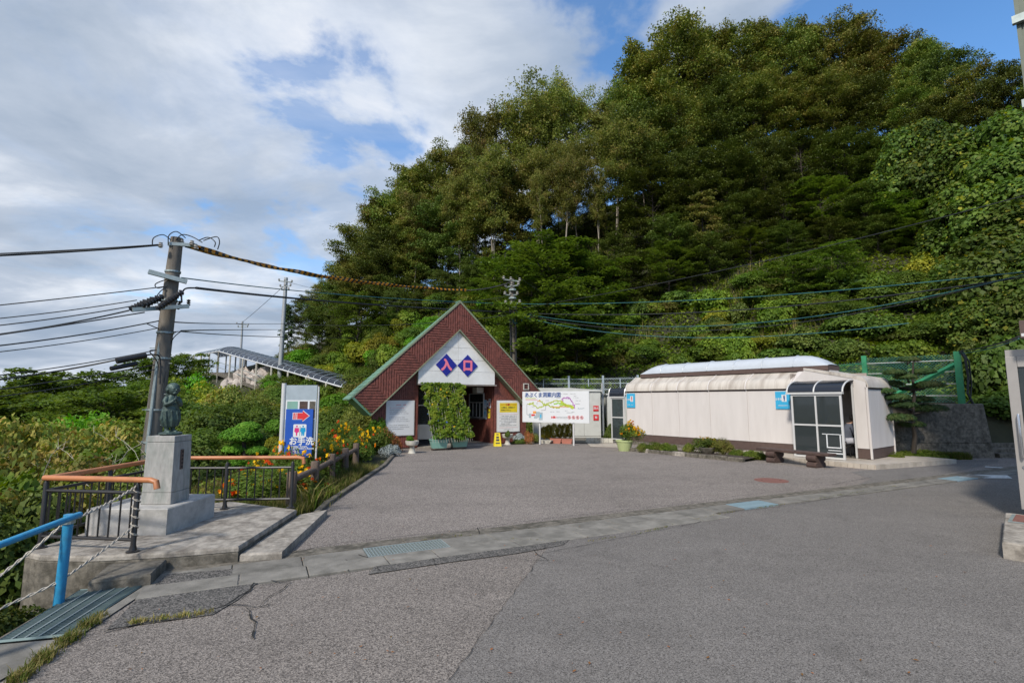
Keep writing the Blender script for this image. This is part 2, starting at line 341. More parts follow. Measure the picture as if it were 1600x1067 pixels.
m_inner = pm('dim_interior_wall', (.34, .29, .25), .7)
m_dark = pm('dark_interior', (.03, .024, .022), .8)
# leaves
lf_ridge = leafmat('ridge_tree_leaves', [(0.081, 0.122, 0.02), (0.151, 0.193, 0.032), (0.23, 0.241, 0.048), (0.337, 0.271, 0.069)], .45, .2, .06)
lf_deep = leafmat('deep_green_leaves', [(0.052, 0.086, 0.015), (0.103, 0.137, 0.024), (0.167, 0.191, 0.039)], .4, .2, .04)
lf_maple = leafmat('layered_tree_leaves', [(0.066, 0.12, 0.02), (0.124, 0.183, 0.026), (0.201, 0.255, 0.043)], .42, .35, .03)
lf_olive = leafmat('olive_tree_leaves', [(0.094, 0.12, 0.024), (0.169, 0.199, 0.036), (0.254, 0.257, 0.056), (0.322, 0.24, 0.081)], .45, .33, .04)
lf_vine = leafmat('broad_vine_leaves', [(0.048, 0.092, 0.015), (0.095, 0.154, 0.023), (0.157, 0.216, 0.037)], .42, .3, .02)
lf_yellow = leafmat('yellowing_leaves', [(0.138, 0.179, 0.021), (0.262, 0.276, 0.028), (0.4, 0.345, 0.041)], .5, .35, .04)
lf_autumn = leafmat('turning_vine_leaves', [(0.079, 0.136, 0.019), (0.159, 0.212, 0.033), (0.301, 0.243, 0.055), (0.381, 0.243, 0.083)], .5, .3, .03)
lf_cover = leafmat('slope_cover_leaves', [(0.072, 0.146, 0.019), (0.152, 0.232, 0.024), (0.269, 0.319, 0.037)], .45, .3, .0, cscale=.35)
lf_bright = leafmat('bright_green_leaves', [(0.083, 0.221, 0.019), (0.138, 0.317, 0.025), (0.221, 0.414, 0.041)], .42, .35, .02)
lf_pine = leafmat('pine_needles', [(0.025, 0.058, 0.019), (0.055, 0.099, 0.028), (0.117, 0.124, 0.041)], .5, .15, .02, cscale=3)
lf_niwaki = leafmat('clipped_bush_needles', [(0.062, 0.175, 0.015), (0.112, 0.263, 0.02), (0.175, 0.325, 0.033)], .5, .2, .0, cscale=4)
lf_curtain = leafmat('gourd_vine_leaves', [(0.063, 0.127, 0.013), (0.138, 0.23, 0.02), (0.241, 0.322, 0.029), (0.345, 0.345, 0.039)], .45, .4, 0, cscale=2.5)
lf_silver = leafmat('silver_leaves', [(.28, .33, .32), (.40, .45, .44), (.5, .55, .54)], .7, .1, 0, cscale=5)
lf_kochia = leafmat('kochia_needles', [(.24, .27, .03), (.36, .36, .04), (.42, .30, .05)], .6, .3, .05, cscale=4)
lf_grass = leafmat('grass_blades', [(.06, .12, .012), (.13, .17, .022), (.24, .22, .06)], .55, .35, 0, cscale=.7)
lf_dry = leafmat('dry_grass', [(.16, .15, .04), (.30, .25, .09), (.38, .30, .12)], .6, .3, 0, cscale=.7)
lf_org = leafmat('orange_petals', [(.70, .16, .01), (.85, .30, .01), (.9, .46, .02)], .6, .3, 0, cscale=5)
lf_yel = leafmat('yellow_petals', [(.85, .50, .01), (.9, .62, .02)], .6, .3, 0)
lf_redp = leafmat('red_orange_petals', [(.55, .05, .01), (.72, .12, .015)], .6, .3, 0)
lf_white = leafmat('white_petals', [(.6, .55, .5), (.75, .7, .68)], .6, .2, 0)
lf_rust = leafmat('rusty_red_leaves', [(0.138, 0.124, 0.028), (0.359, 0.152, 0.055), (0.524, 0.193, 0.083)], .55, .3, 0, cscale=4)
# ============================================================ THE SETTING
LOT = [(-3.25, -6), (-3.15, 3.3), (-3.28, 4.9), (-3.5, 5.6), (-3.6, 7.0), (-3.1, 7.75), (-3.1, 8.6), (-3.38, 13.6), (-3.9, 17.3), (-5.2, 18.2), (-8.4, 24), (-4.2, 27), (0, 24.5), (5.2, 23.2), (8.6, 19.2), (11.9, 15.9), (16.6, 15.7), (26, 15.4), (27, -6)]
LP_ = np.array(LOT)
def lotdist(X, Y):                        # distance outside the level yard (0 inside)
    d = np.full(X.shape, 1e9); ins = np.zeros(X.shape, bool); n = len(LP_)
    for i in range(n):
        a, b = LP_[i], LP_[(i + 1) % n]; e = b - a
        t = np.clip(((X - a[0]) * e[0] + (Y - a[1]) * e[1]) / (e @ e), 0, 1)
        d = np.minimum(d, np.hypot(X - a[0] - t * e[0], Y - a[1] - t * e[1]))
        c = ((a[1] > Y) != (b[1] > Y)) & (X < (b[0] - a[0]) * (Y - a[1]) / (b[1] - a[1] + 1e-12) + a[0]); ins ^= c
    return np.where(ins, 0, d)
CP = [(-12.5, 36, .8), (-20, 43, 2.4), (-28, 50, 4.3), (-35, 58, 4.2), (-12, 30, .5), (-17, 36, .8), (-24, 44, 1.6), (-32, 50, 2.0), (-24, 36, -1), (-34, 44, -2.5), (-10, 40, 6.3), (-15, 46, 6.8), (-21, 53, 7.0), (-28, 58, 5.5), (-22, 62, 7),
      (-4.5, 9, -.1), (-6, 9, -.3), (-5, 12, .05), (-5.5, 15, .1), (-6, 18, .1), (-4.3, 4.6, -.55), (-4.6, 4, -.6), (-5.2, 5.0, -.95), (-5.5, 4.5, -1.0), (-7, 6, -1.2), (-6, 2, -.9), (-8, 10, -1.0), (-10, 12, -1.2), (-13, 10, -2.2), (-10, 5, -2), (-16, 16, -2.3), (-25, 20, -4), (-22, 10, -4.5), (-30, 30, -4.5), (-45, 40, -9), (-60, 50, -14), (-40, 10, -9), (-15, 0, -4),
      (-10, 16, -.4), (-9.5, 20, 0), (-9, 24, .2), (-9, 28, .5), (-12, 24, -.3), (-13, 28, .9), (-36, 60, 2), (-45, 60, -3), (-18, 26, -.8), 
      (-8, 32, 2.0), (-9, 27, .7), (-6, 29, 1.6), (-2, 28, 1.6), (2, 26.5, 1.2), (6, 25.5, 1.6), (9, 23, 1.9), (12, 19, 1.8), (14, 17, 1.7), (18, 17.5, 1.8), (24, 18, 2.5), (30, 16, 3),
      (-7, 36, 5.2), (-4, 34, 5.0), (0, 32, 4.6), (5, 31, 5.2), (10, 28, 4.8), (15, 24, 5.0), (19, 21, 4.6), (25, 23, 6),
      (-9, 44, 9.0), (-5, 42, 9.5), (0, 38, 8.6), (6, 36, 9.2), (12, 33, 9.8), (18, 29, 9.8), (23, 26, 9.2), (30, 27, 11),
      (-18, 56, 9.5), (-12, 54, 12), (-5, 50, 14), (0, 46, 14.5), (6, 44, 16), (13, 41, 17.5), (20, 37, 17.5), (28, 33, 16), (36, 30, 16),
      (-14, 62, 10.5), (-5, 60, 16), (2, 54, 19), (10, 52, 22), (18, 48, 24), (26, 45, 25), (35, 42, 24), (45, 36, 22),
      (-20, 72, 4), (-8, 74, 9), (5, 72, 16), (20, 68, 22), (40, 62, 24), (55, 50, 24), (-30, 80, -6), (0, 95, 4), (30, 95, 12), (60, 80, 16), (70, 20, 14), (60, 0, 6), (40, -6, 1), (80, -20, 0), (-80, 20, -22), (-80, 80, -26), (-30, -20, -8), (0, -30, 0), (40, -40, -2), (90, 100, 5), (0, 120, -10), (-60, 120, -26)]
C3 = np.array([c for c in CP] + [(x, y, -.04) for x, y in LOT] + [(x, y, -.04) for x in (0, 6, 12, 20) for y in (-4, 2, 8, 13)])
A_ = np.hypot(C3[:, None, 0] - C3[None, :, 0], C3[:, None, 1] - C3[None, :, 1]); W_ = np.linalg.solve(A_ + np.eye(len(C3)) * .02, C3[:, 2] - C3[:, 2].mean()); Z0 = C3[:, 2].mean()
def wob(X, Y, s=1.):                      # irregular relief from a few crossed waves
    return (np.sin(X * .9 * s + 1.3 * np.sin(Y * .43 * s)) * np.cos(Y * .77 * s + 1.1 * np.sin(X * .51 * s)) + .5 * np.sin(X * 2.1 * s + Y * 1.3 * s) * np.cos(Y * 1.9 * s - X * .7 * s))
def height(X, Y):
    X = np.atleast_1d(np.asarray(X, float)); Y = np.atleast_1d(np.asarray(Y, float)); sh = X.shape; X = X.ravel(); Y = Y.ravel()
    z = np.full(X.shape, Z0)
    for c, w in zip(C3, W_): z += w * np.hypot(X - c[0], Y - c[1])
    r = np.hypot(X, Y); t = np.clip((r - 110) / 160, 0, 1); t = t * t * (3 - 2 * t)
    z = z * (1 - t) + t * (-30 + 6 * wob(X, Y, .01))
    d = lotdist(X, Y); s = np.clip(d / .9, 0, 1); s = s * s * (3 - 2 * s)
    z = z * s - .04 * (1 - s) + wob(X, Y) * .10 * np.clip(d / 4, 0, 1) + wob(X, Y, .3) * .3 * np.clip(d / 12, 0, 1)
    return z.reshape(sh)
def hz(x, y): return float(height(x, y)[0])
def axis(lo, hi, step, far, g=1.16):
    a = list(np.arange(lo, hi + 1e-6, step)); d = step; x = hi
    while x < far: d *= g; x += d; a.append(x)
    d = step; x = lo; b = []
    while x > -far: d *= g; x -= d; b.append(x)
    return np.array(b[::-1] + a)
gx, gy = axis(-32, 40, .55, 4200), axis(-6, 62, .55, 4200)
GX, GY = np.meshgrid(gx, gy); GZ = height(GX, GY)
def arr_mesh(name, V, F, mats, smooth=False, mi=None):
    me = bpy.data.meshes.new(name); V = np.ascontiguousarray(V, np.float32); F = np.ascontiguousarray(F, np.int32); n, k = F.shape
    me.vertices.add(len(V)); me.vertices.foreach_set('co', V.ravel()); me.loops.add(n * k); me.loops.foreach_set('vertex_index', F.ravel())
    me.polygons.add(n); me.polygons.foreach_set('loop_start', np.arange(0, n * k, k, dtype=np.int32)); me.polygons.foreach_set('loop_total', np.full(n, k, np.int32))
    for m in mats: me.materials.append(m)
    if mi is not None: me.polygons.foreach_set('material_index', np.ascontiguousarray(mi, np.int32))
    if smooth: me.polygons.foreach_set('use_smooth', np.ones(n, bool))
    me.update(calc_edges=True); return me
nx, ny = len(gx), len(gy); idx = np.arange(nx * ny).reshape(ny, nx)
Fg = np.stack([idx[:-1, :-1], idx[:-1, 1:], idx[1:, 1:], idx[1:, :-1]], -1).reshape(-1, 4)
structure(link('terrain', arr_mesh('terrain', np.stack([GX, GY, GZ], -1).reshape(-1, 3), Fg, [m_earth], True)), 'earth slope rising behind the yard and falling away on the left')
# distant hills on the left horizon
def ridge(name, r, z0, amp, seed, a0, a1, mat, thick=500):
    n = 90; vs = []; fs = []
    for i in range(n + 1):
        a = R(a0 + (a1 - a0) * i / n); h = z0 + amp * (.5 + .5 * math.sin(seed + i * .13) * math.cos(seed * 2 + i * .071) + .12 * math.sin(i * .9 + seed))
        for rr, zz in ((r - thick, -40), (r, h), (r + thick, -40)): vs.append((rr * math.sin(a), rr * math.cos(a), zz))
    for i in range(n):
        for k in range(2): fs.append((3 * i + k, 3 * i + 3 + k, 3 * i + 4 + k, 3 * i + 1 + k))
    b = MB(); b.add(vs, fs); o = b.build(name, mat, smooth=True); structure(o, 'far blue hills on the horizon at the left')
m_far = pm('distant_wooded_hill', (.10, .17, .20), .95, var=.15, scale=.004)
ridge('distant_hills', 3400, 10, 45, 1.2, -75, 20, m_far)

# ---- asphalt sheets
def sheet(name, poly, z, mat, label=None, kind='structure', parent=None):
    n = max(1, 1); b = MB(); b.add([(x, y, z) for x, y in poly], [tuple(range(len(poly)))])
    o = b.build(name, mat, parent, world=bool(parent))
    if kind: tag(o, label, kind=kind)
    return o
GA = Vector((-3.45, 5.06)); GB = Vector((26.0, 19.3)); gd = (GB - GA).normalized(); gn = Vector((-gd.y, gd.x))
def gpt(s, o): p = GA + gd * s + gn * o; return (p.x, p.y)
sheet('yard_surface', [gpt(.35, .44), gpt(20.2, .44), (14.6, 15.9), (12.2, 16.2), (9, 20.5), (4, 24), (-4.6, 26), (-8.2, 23.5), (-4.9, 18.4), (-3.84, 17.3), (-3.34, 13.6), (-3.0, 8.6), (-3.0, 7.0)], .0, m_lot, 'worn brownish asphalt yard in front of the entrance')
sheet('side_lane', [gpt(20.2, .44), gpt(32, .44), (26, 22), (17, 15.9), (14.6, 15.9)], .001, m_smooth)
# gutter axis = middle of the slab row; offsets: lower edge strip -.58..-.19, slabs -.19..+.19, upper strip .19...45
structure(MB().add([(*gpt(s, o), -.012) for s, o in ((-.2, -.62), (33, -.62), (33, .5), (-.2, .5))], [(0, 1, 2, 3)]).build('gutter_bed', m_conc_dark))
sheet('asphalt_coarse', [(-3.2, 3.2), (-3.25, -5), (-1.2, -5), (-.95, 1.3), (-.39, 3.32), (.40, 6.12), gpt(3.8, -.56), gpt(1.1, -.57), (-2.45, 4.95), (-3.28, 4.75)], .004, m_rough, 'coarse pale asphalt in the left foreground')
sheet('asphalt_smooth', [(-1.2, -5), (26, -5), (26, 14.5), gpt(32, -.2), gpt(20, -.21), gpt(8, -.24), gpt(4.4, -.3), gpt(3.8, -.56), (.40, 6.12), (-.39, 3.32), (-.95, 1.3)], .008, m_smooth, 'newer smooth grey asphalt across the foreground')
sheet('asphalt_patch', [tuple(G(x, y))[:2] for x, y in ((232, 921), (262, 898), (330, 893), (440, 883), (420, 900), (398, 915), (372, 938), (332, 962), (258, 972), (166, 985))], .012, m_patch, 'darker asphalt patch beside the small concrete step')
sheet('asphalt_strip_dark', [tuple(G(x, y))[:2] for x, y in ((575, 899), (700, 880), (800, 867), (880, 853), (905, 832), (800, 848), (700, 862), (590, 879))][::-1], .013, m_patch, 'dark strip of asphalt along the lower side of the gutter')
sheet('yard_dark_patch', [tuple(G(x, y))[:2] for x, y in ((1290, 782), (1360, 748), (1330, 738), (1434, 722), (1560, 718), (1560, 722), (1470, 742), (1395, 762))], .004, m_smooth, 'darker asphalt beside the end of the tiled platform')

# ---- gutter: a row of slabs with three gratings let in
gut = thing('drain_gutter', (*gpt(8, 0), 0), math.atan2(gd.y, gd.x)); tag(gut, 'long concrete drain gutter crossing the yard, with slabs and gratings', kind='structure')
del gut['kind']; gut['kind'] = 'structure'
def gproj(px, py): p = Vector(G(px, py)[:2]) - GA; return p.dot(gd) - 8
sg1, sg2 = gproj(572, 866), gproj(697, 850); sb1, sb2 = gproj(1147, 792), gproj(1212, 788); sc1, sc2 = gproj(1452, 747), gproj(1492, 744)
slab_v = {}
x = -7.95; k = 0; rnd = random.Random(3)
def slab(x0, x1):
    b = MB(); b.bev(x0 + .004, x1 - .004, -.185, .185, -.01, .012 + rnd.uniform(-.002, .003), .006); b.build('slab', m_slab, gut)
segs = [(-7.95, sg1), (sg2, sb1), (sb2, sc1), (sc2, 16)]
for a, c in segs:
    n = max(1, round((c - a) / .6)); w = (c - a) / n
    for i in range(n): slab(a + i * w, a + (i + 1) * w)
b = MB(); xx = -8.0
while xx < 16:
    w = rnd.uniform(1.4, 2.6); b.bev(xx + .004, min(16, xx + w) - .004, .192, .45, -.01, .010 + rnd.uniform(0, .003), .006); xx += w
b.build('upper_edging', m_conc_dark, gut)
b = MB(); xx = -8.0
while xx < -1.0:
    w = rnd.uniform(.5, 1.0); b.bev(xx + .005, xx + w - .005, -.52, -.192, -.01, .016 + rnd.uniform(0, .002), .006); xx += w
b.build('lower_edging', m_slab, gut)
def grating(s0, s1, mat, nb, name='grating', nc=4):
    f = MB(); f.bx(s0, s1, -.185, -.165, -.03, .016); f.bx(s0, s1, .165, .185, -.03, .016); f.bx(s0, s0 + .02, -.164, .164, -.03, .015); f.bx(s1 - .02, s1, -.164, .164, -.03, .015)
    g = f.build(name, mat, gut)
    c = MB()
    for j in range(nc): y = -.165 + .33 * (j + 1) / (nc + 1); c.bx(s0 + .02, s1 - .02, y - .004, y + .004, -.012, .011)
    c.build('cross_rods', mat, g)
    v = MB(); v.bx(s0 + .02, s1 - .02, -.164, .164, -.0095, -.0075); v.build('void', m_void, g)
    bar = None
    for j in range(nb):
        xx = s0 + .02 + (s1 - s0 - .04) * (j + .5) / nb
        if bar is None:
            bb = MB(); bb.bx(-.006, .006, -.164, .164, -.02, .014); bar = bb.build('bar', mat, g); bar.location = (xx, 0, 0)
        else:
            o = bar.copy(); col.objects.link(o); o.parent = g; o.location = (xx, 0, 0)
grating(sg1, sg2, m_galv, 25)
grating(sb1, sb2, m_bluedrain, 24)
grating(sc1, sc2, m_bluedrain, 22)

# ---- cracks: thin open ribbons following the breaks in the asphalt
def cracks(name, lines, z=.0165, w=.007, label=None):
    b = MB(); rr = random.Random(5)
    for ln, ww in lines:
        pts = [Vector(G(*p)) for p in ln]; P_ = []
        for i in range(len(pts) - 1):
            m = max(2, int((pts[i + 1] - pts[i]).length / .07))
            for j in range(m): P_.append(pts[i].lerp(pts[i + 1], j / m) + Vector((rr.uniform(-.014, .014), rr.uniform(-.014, .014), 0)))
        P_.append(pts[-1])
        for i in range(len(P_) - 1):
            d = (P_[i + 1] - P_[i]).normalized(); nn = Vector((-d.y, d.x, 0)) * w * ww * rr.uniform(.4, 1.1)
            b.quad(*[(q.x, q.y, z) for q in (P_[i] - nn, P_[i + 1] - nn, P_[i + 1] + nn, P_[i] + nn)])
    o = b.build(name, m_crack); tag(o, label, kind='stuff')
cracks('asphalt_cracks', [
    ([(160, 990), (230, 975), (300, 965), (345, 950), (385, 928), (402, 905)], 1.1), ([(345, 950), (368, 946), (405, 950), (420, 946)], .8), ([(385, 952), (398, 975), (396, 1000)], 1.0),
    ([(402, 905), (440, 912), (455, 912)], .8), ([(455, 912), (420, 935), (405, 950)], .7), ([(360, 948), (395, 920), (455, 908)], .6),
    ([(575, 884), (583, 878), (560, 868)], .8), ([(800, 873), (830, 878), (858, 877), (840, 868), (835, 862)], .8), ([(775, 868), (806, 876)], .6),
    ([(455, 866), (520, 851), (620, 840), (740, 827), (850, 812), (1000, 795)], .9), ([(1000, 795), (1060, 789), (1120, 780), (1180, 772), (1240, 766)], .7), ([(1300, 758), (1352, 748), (1362, 746)], .9),
    ([(545, 893), (552, 885), (540, 876)], .7), ([(590, 893), (588, 882)], .8), ([(680, 886), (676, 874)], .6), ([(748, 836), (746, 826)], 1.0)], label='dark irregular cracks in the asphalt')
cracks('asphalt_seams', [([(700, 1067), (760, 985), (850, 864)], .35), ([(850, 866), (970, 842), (1080, 820), (1150, 800), (1240, 790), (1360, 768), (1480, 750)], .6)], label='straight seams where two asphalt surfaces meet')

# ---- painted marks and cover
mk = MB(); mk.add([(*G(px, py)[:2], .0125) for px, py in ((1513, 742), (1574, 743), (1582, 748), (1497, 747))], [(0, 1, 2, 3)])
tag(mk.build('white_road_marking', m_paint), 'worn white painted block on the asphalt near the door', 'road marking')
mk = MB(); mk.add([(*G(px, py)[:2], .0125) for px, py in ((1540, 729), (1578, 731.5), (1578, 732.6), (1538, 730.2))], [(0, 1, 2, 3)])
tag(mk.build('white_road_marking', m_paint), 'thin white painted line at the foot of the concrete wall', 'road marking')
c = G(1205, 750.5); mc = MB(); mc.lathe((c.x, c.y, 0), [(.335, -.01), (.335, .006), (.33, .008), (0.30, .008), (.295, .0065), (.01, .0065)], 32); mc.v = [(x, y, z) for x, y, z in mc.v]
t = thing('manhole_cover', (c.x, c.y, 0), 0, 'round rusty red manhole cover flush with the yard', 'manhole cover')
mc.build('cover', m_redcover, t, world=True)
for s in (-1, 1): hb = MB(); hb.bx(s * .2 - .02, s * .2 + .02, -.008, .008, .004, .009); hb.build('lifting_hole', m_void, t)

# ---- statue platform with steps
pf = [(-4.95, 5.42), (-4.70, 5.31), (-4.19, 5.27), (-3.45, 5.42), (-2.89, 5.62), (-3.04, 7.45), (-4.3, 8.05), (-5.05, 7.6)]
pt = thing('statue_platform', (-3.9, 6.4, 0), 0); tag(pt, 'raised concrete platform under the statue', kind='structure')
def shrink(p, k): cx = sum(a for a, _ in p) / len(p); cy = sum(b for _, b in p) / len(p); return [(cx + (a - cx) * k, cy + (b - cy) * k) for a, b in p]
def slabby(poly, z0, z1, name, mat, parent, k=.985):
    b = MB(); n = len(poly); q = shrink(poly, k); vs = [(*p, z0) for p in poly] + [(*p, z1 - .018) for p in poly] + [(*p, z1) for p in q]
    fs = [tuple(range(2 * n, 3 * n)), tuple(range(n - 1, -1, -1))]
    for L0 in (0, n):
        for i in range(n): fs.append((L0 + i, L0 + (i + 1) % n, L0 + n + (i + 1) % n, L0 + n + i))
    b.add(vs, fs); return b.build(name, mat, parent, world=bool(parent))
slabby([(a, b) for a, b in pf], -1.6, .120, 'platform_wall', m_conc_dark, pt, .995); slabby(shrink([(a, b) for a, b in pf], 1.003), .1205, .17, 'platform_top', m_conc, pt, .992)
slabby([(-2.88, 5.64), (-2.47, 5.72), (-2.75, 7.87), (-3.03, 7.55)], -.03, .085, 'low_step', m_conc, pt)
p4 = [G(138, 907.5, .11), G(236, 896.5, .11), G(261, 873, .11), G(170, 881, .11)]
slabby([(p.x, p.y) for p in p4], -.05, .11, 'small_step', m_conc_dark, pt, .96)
# left grating over the side drain, with its concrete rim
ld = thing('side_drain', (-3.5, 4.4, 0), 0); tag(ld, 'grating covered side drain below the small step', kind='structure')
q = [Vector((-3.86, 4.80, 0)), Vector((-3.40, 4.92, 0)), Vector((-3.24, 3.92, 0)), Vector((-3.62, 3.82, 0))]
fr = MB(); 
for i in range(4):
    a, b_ = q[i], q[(i + 1) % 4]; fr.tube([a + Vector((0, 0, .012)), b_ + Vector((0, 0, .012))], .012, 4)
g = fr.build('grating_frame', m_grate, ld, world=True)
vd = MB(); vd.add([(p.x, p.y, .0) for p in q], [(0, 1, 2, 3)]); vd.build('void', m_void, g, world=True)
for j in range(34):
    t_ = (j + .5) / 34; a = q[0].lerp(q[3], t_); b_ = q[1].lerp(q[2], t_); bb = MB(); d = (b_ - a); bb.box(((a + b_) / 2)[:2] + (.010,) if False else (((a + b_) / 2).x, ((a + b_) / 2).y, .012), (d.length, .010, .018), math.atan2(d.y, d.x)); bb.build('bar', m_grate, g, world=True)
for j in range(4):
    t_ = (j + 1) / 5; a = q[0].lerp(q[1], t_); b_ = q[3].lerp(q[2], t_); bb = MB(); d = (b_ - a); bb.box((((a + b_) / 2).x, ((a + b_) / 2).y, .022), (d.length, .012, .008), math.atan2(d.y, d.x)); bb.build('cross_bar', m_galv, g, world=True)
rim = MB(); rim.add([(-3.375, 4.95, .016), (-3.28, 4.95, .016), (-3.12, 3.9, .016), (-3.1, 3.0, .016), (-3.35, 3.0, .016), (-3.21, 3.9, .016)], [(0, 1, 2, 5), (5, 2, 3, 4)]); rim.build('concrete_rim', m_slab, ld, world=True)
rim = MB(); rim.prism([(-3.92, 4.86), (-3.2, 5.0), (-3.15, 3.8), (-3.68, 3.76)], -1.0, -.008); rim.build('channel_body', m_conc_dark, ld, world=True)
rim = MB(); rim.prism([(-3.65, 3.78), (-3.22, 3.88), (-3.36, 2.9), (-3.9, 2.9)], -1.0, .008); rim.build('concrete_apron', m_slab, ld, world=True)
# kerb along the left edge of the yard
kp = [(-2.92, 7.9), (-3.03, 8.6), (-3.32, 13.6), (-3.7, 16.4)]
kb = thing('flower_bed_kerb', (-3.1, 12, 0), 0); tag(kb, 'low dark kerb between the yard and the marigold bed', kind='structure')
for i in range(len(kp) - 1):
    a, b_ = Vector((*kp[i], 0)), Vector((*kp[i + 1], 0)); n = max(1, round((b_ - a).length / .6))
    for j in range(n):
        p, r_ = a.lerp(b_, j / n), a.lerp(b_, (j + 1) / n); m = (p + r_) / 2; d = r_ - p; mb = MB(); mb.bev(-d.length / 2 + .004, d.length / 2 - .004, -.05, .05, -.06, .06, .01)
        mb.xf(Matrix.Translation(m) @ Matrix.Rotation(math.atan2(d.y, d.x), 4, 'Z')); mb.build('kerb_stone', m_conc_dark, kb, world=True)
# retaining wall on the right
rw = thing('retaining_wall', (13.1, 15.9, 0), 0, 'stained grey concrete retaining wall below the green fence', 'wall')
w = MB(); w.add([(11.4, 15.55, -.2), (14.32, 15.42, -.2), (14.55, 16.5, -.2), (11.4, 16.9, -.2), (11.4, 15.68, 1.6), (14.22, 15.55, 1.6), (14.4, 16.4, 1.6), (11.4, 16.9, 1.6)], [(0, 1, 5, 4), (1, 2, 6, 5), (2, 3, 7, 6), (3, 0, 4, 7), (4, 5, 6, 7), (3, 2, 1, 0)])
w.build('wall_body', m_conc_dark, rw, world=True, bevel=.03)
for z in (.45, .9, 1.3):
    j = MB(); y = 15.42 + .18 * (z + .2) / 1.8; j.box((12.75, y + .045, z), (2.85, .014, .006), -.044); j.build('form_joint', m_void, rw, world=True)
st = thing('side_steps', (14.9, 15.7, 0), 0, 'low dark stone steps at the right end of the retaining wall', 'steps')
for i in range(3):
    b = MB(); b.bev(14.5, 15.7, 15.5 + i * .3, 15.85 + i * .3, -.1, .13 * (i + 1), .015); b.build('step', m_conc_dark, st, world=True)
# ============================================================ ENTRANCE BUILDING
E_ = thing('entrance_building', (-2.0, 19.26, 0), R(30), 'steep gabled entrance hall clad in red boards with a white triangular panel', 'building')
SO, SI = .927, .966                        # slopes of the outer and inner edges of the gable band
AO, AI = 5.38, 4.37
def zo(x): return AO - abs(x) * SO
def zi(x): return AI - abs(x) * SI
# gable band: panels of boards meeting in mitred chevrons
def band_boards():
    b = MB(); bs = MB()
    sl = math.hypot(1, .945); ux, uz = 1 / sl, -.945 / sl
    for sd in (1, -1):
        cells = []; nb_ = 7; Lt = 5.1
        for k in range(nb_):
            t0 = -.75 + k * Lt / (nb_ - 1) * 1.02; t1 = t0 + Lt / (nb_ - 1) * 1.02; cells.append((t0, t1, 'V' if k % 2 else 'H'))
        for t0, t1, mode in cells:
            pitch = .092
            base = [(0, AO), (3.84, zo(3.84)), (3.22, zi(3.22)), (0, AI)]
            # keep the slice between the mitre lines t0..t1 measured down the slope
            poly = clip(base, ux, uz, t1 + uz * AO); poly = clip(poly, -ux, -uz, -(t0 + uz * AO)) if poly else poly
            if len(poly) < 3: continue
            ax = 0 if mode == 'V' else 1; lo = min(p[ax] for p in poly); hi = max(p[ax] for p in poly); q = math.floor(lo / pitch) * pitch
            while q < hi:
                a, c = q + .011, q + pitch - .011
                pl = clip(poly, -1, 0, -a) if ax == 0 else clip(poly, 0, -1, -a)
                pl = (clip(pl, 1, 0, c) if ax == 0 else clip(pl, 0, 1, c)) if pl else pl
                if len(pl) >= 3:
                    pl = [(x * sd, z) for x, z in pl]; d = random.uniform(-.008, .006); b.prism(pl, -.04 + d, .0, 'y')
                q += pitch
    return b
tag(band_boards().build('gable_boards', m_redwood, E_), kind='stuff')
bk = MB(); bk.prism([(0, AO - .01), (3.83, zo(3.83)), (3.21, zi(3.21) + .01), (0, AI + .01), (-3.21, zi(3.21) + .01), (-3.83, zo(3.83))], .001, .05, 'y'); bk.build('gable_backing', m_redwood2, E_)
for sd in (-1, 1):
    t = MB(); t.prism([(0, AI), (sd * 3.25, zi(3.25)), (sd * 3.25, zi(3.25) - .055), (0, AI - .055)], -.06, .30, 'y'); t.build('inner_trim', m_gtrim, E_)
    t = MB(); t.prism([(sd * 3.86, zo(3.86) + .03), (sd * 3.24, zi(3.24) - .04), (sd * 3.28, zi(3.24) - .07), (sd * 3.92, zo(3.92) + .03)], -.06, 1.0, 'y'); t.build('eave_board', m_groof, E_)
    t = MB(); t.prism([(0, AO + .10), (0, AO + .005), (sd * 3.9, zo(3.9) + .005), (sd * 3.9, zo(3.9) + .055), (sd * .0, AO + .10)][:4], -.07, -.045, 'y'); t.build('verge_trim', m_gtrim, E_)
    # roof laid in stepped courses
    n = 26; Ls = 4.02 * math.hypot(1, SO)
    for i in range(n):
        x0, x1 = 3.98 * i / n, 3.98 * (i + 1) / n + .02; c = MB()
        z0, z1 = AO + .025 - SO * x0, AO + .025 - SO * x1
        c.prism([(sd * x0, z0 + .035), (sd * x1, z1 + .06), (sd * x1, z1 + .02), (sd * x0, z0 - .003)], -.044, .20 + .80 * i / n, 'y'); c.build('roof_course', m_groof, E_)
    # body side walls and front boards
    w = MB(); w.prism([(sd * 2.5, 0), (sd * 2.4, 0), (sd * 2.4, 1.9), (sd * 2.5, 1.9)], .4, 6.8, 'y'); w.prism([(0, 3.9), (sd * 2.7, 1.75), (sd * 2.7, 1.7), (0, 3.8)], .4, 7, 'y'); w.build('side_wall', m_redwood2, E_)
cp = MB(); cp.tube([(0, -.06, AO + .07), (0, .33, AO + .07)], .04, 8); cp.build('ridge_cap', m_groof, E_)
def front_boards(x0, x1):
    b = MB(); q = x0
    while q < x1 - .01:
        a, c = q + .005, min(q + .078, x1) - .005
        b.prism([(a, .04), (c, .04), (c, zi(c) - .01), (a, zi(a) - .01)], .27 + random.uniform(-.004, .004), .30, 'y'); q += .078
    return b
for x0, x1 in ((-3.12, -1.47), (1.66, 3.12)):
    tag(front_boards(x0, x1).build('front_boards', m_redwood, E_), kind='stuff')
    w = MB(); w.prism([(x0, 0), (x1, 0), (x1, zi(x1) - .03), (x0, zi(x0) - .03)], .301, .36, 'y'); w.build('front_wall', m_redwood2, E_)
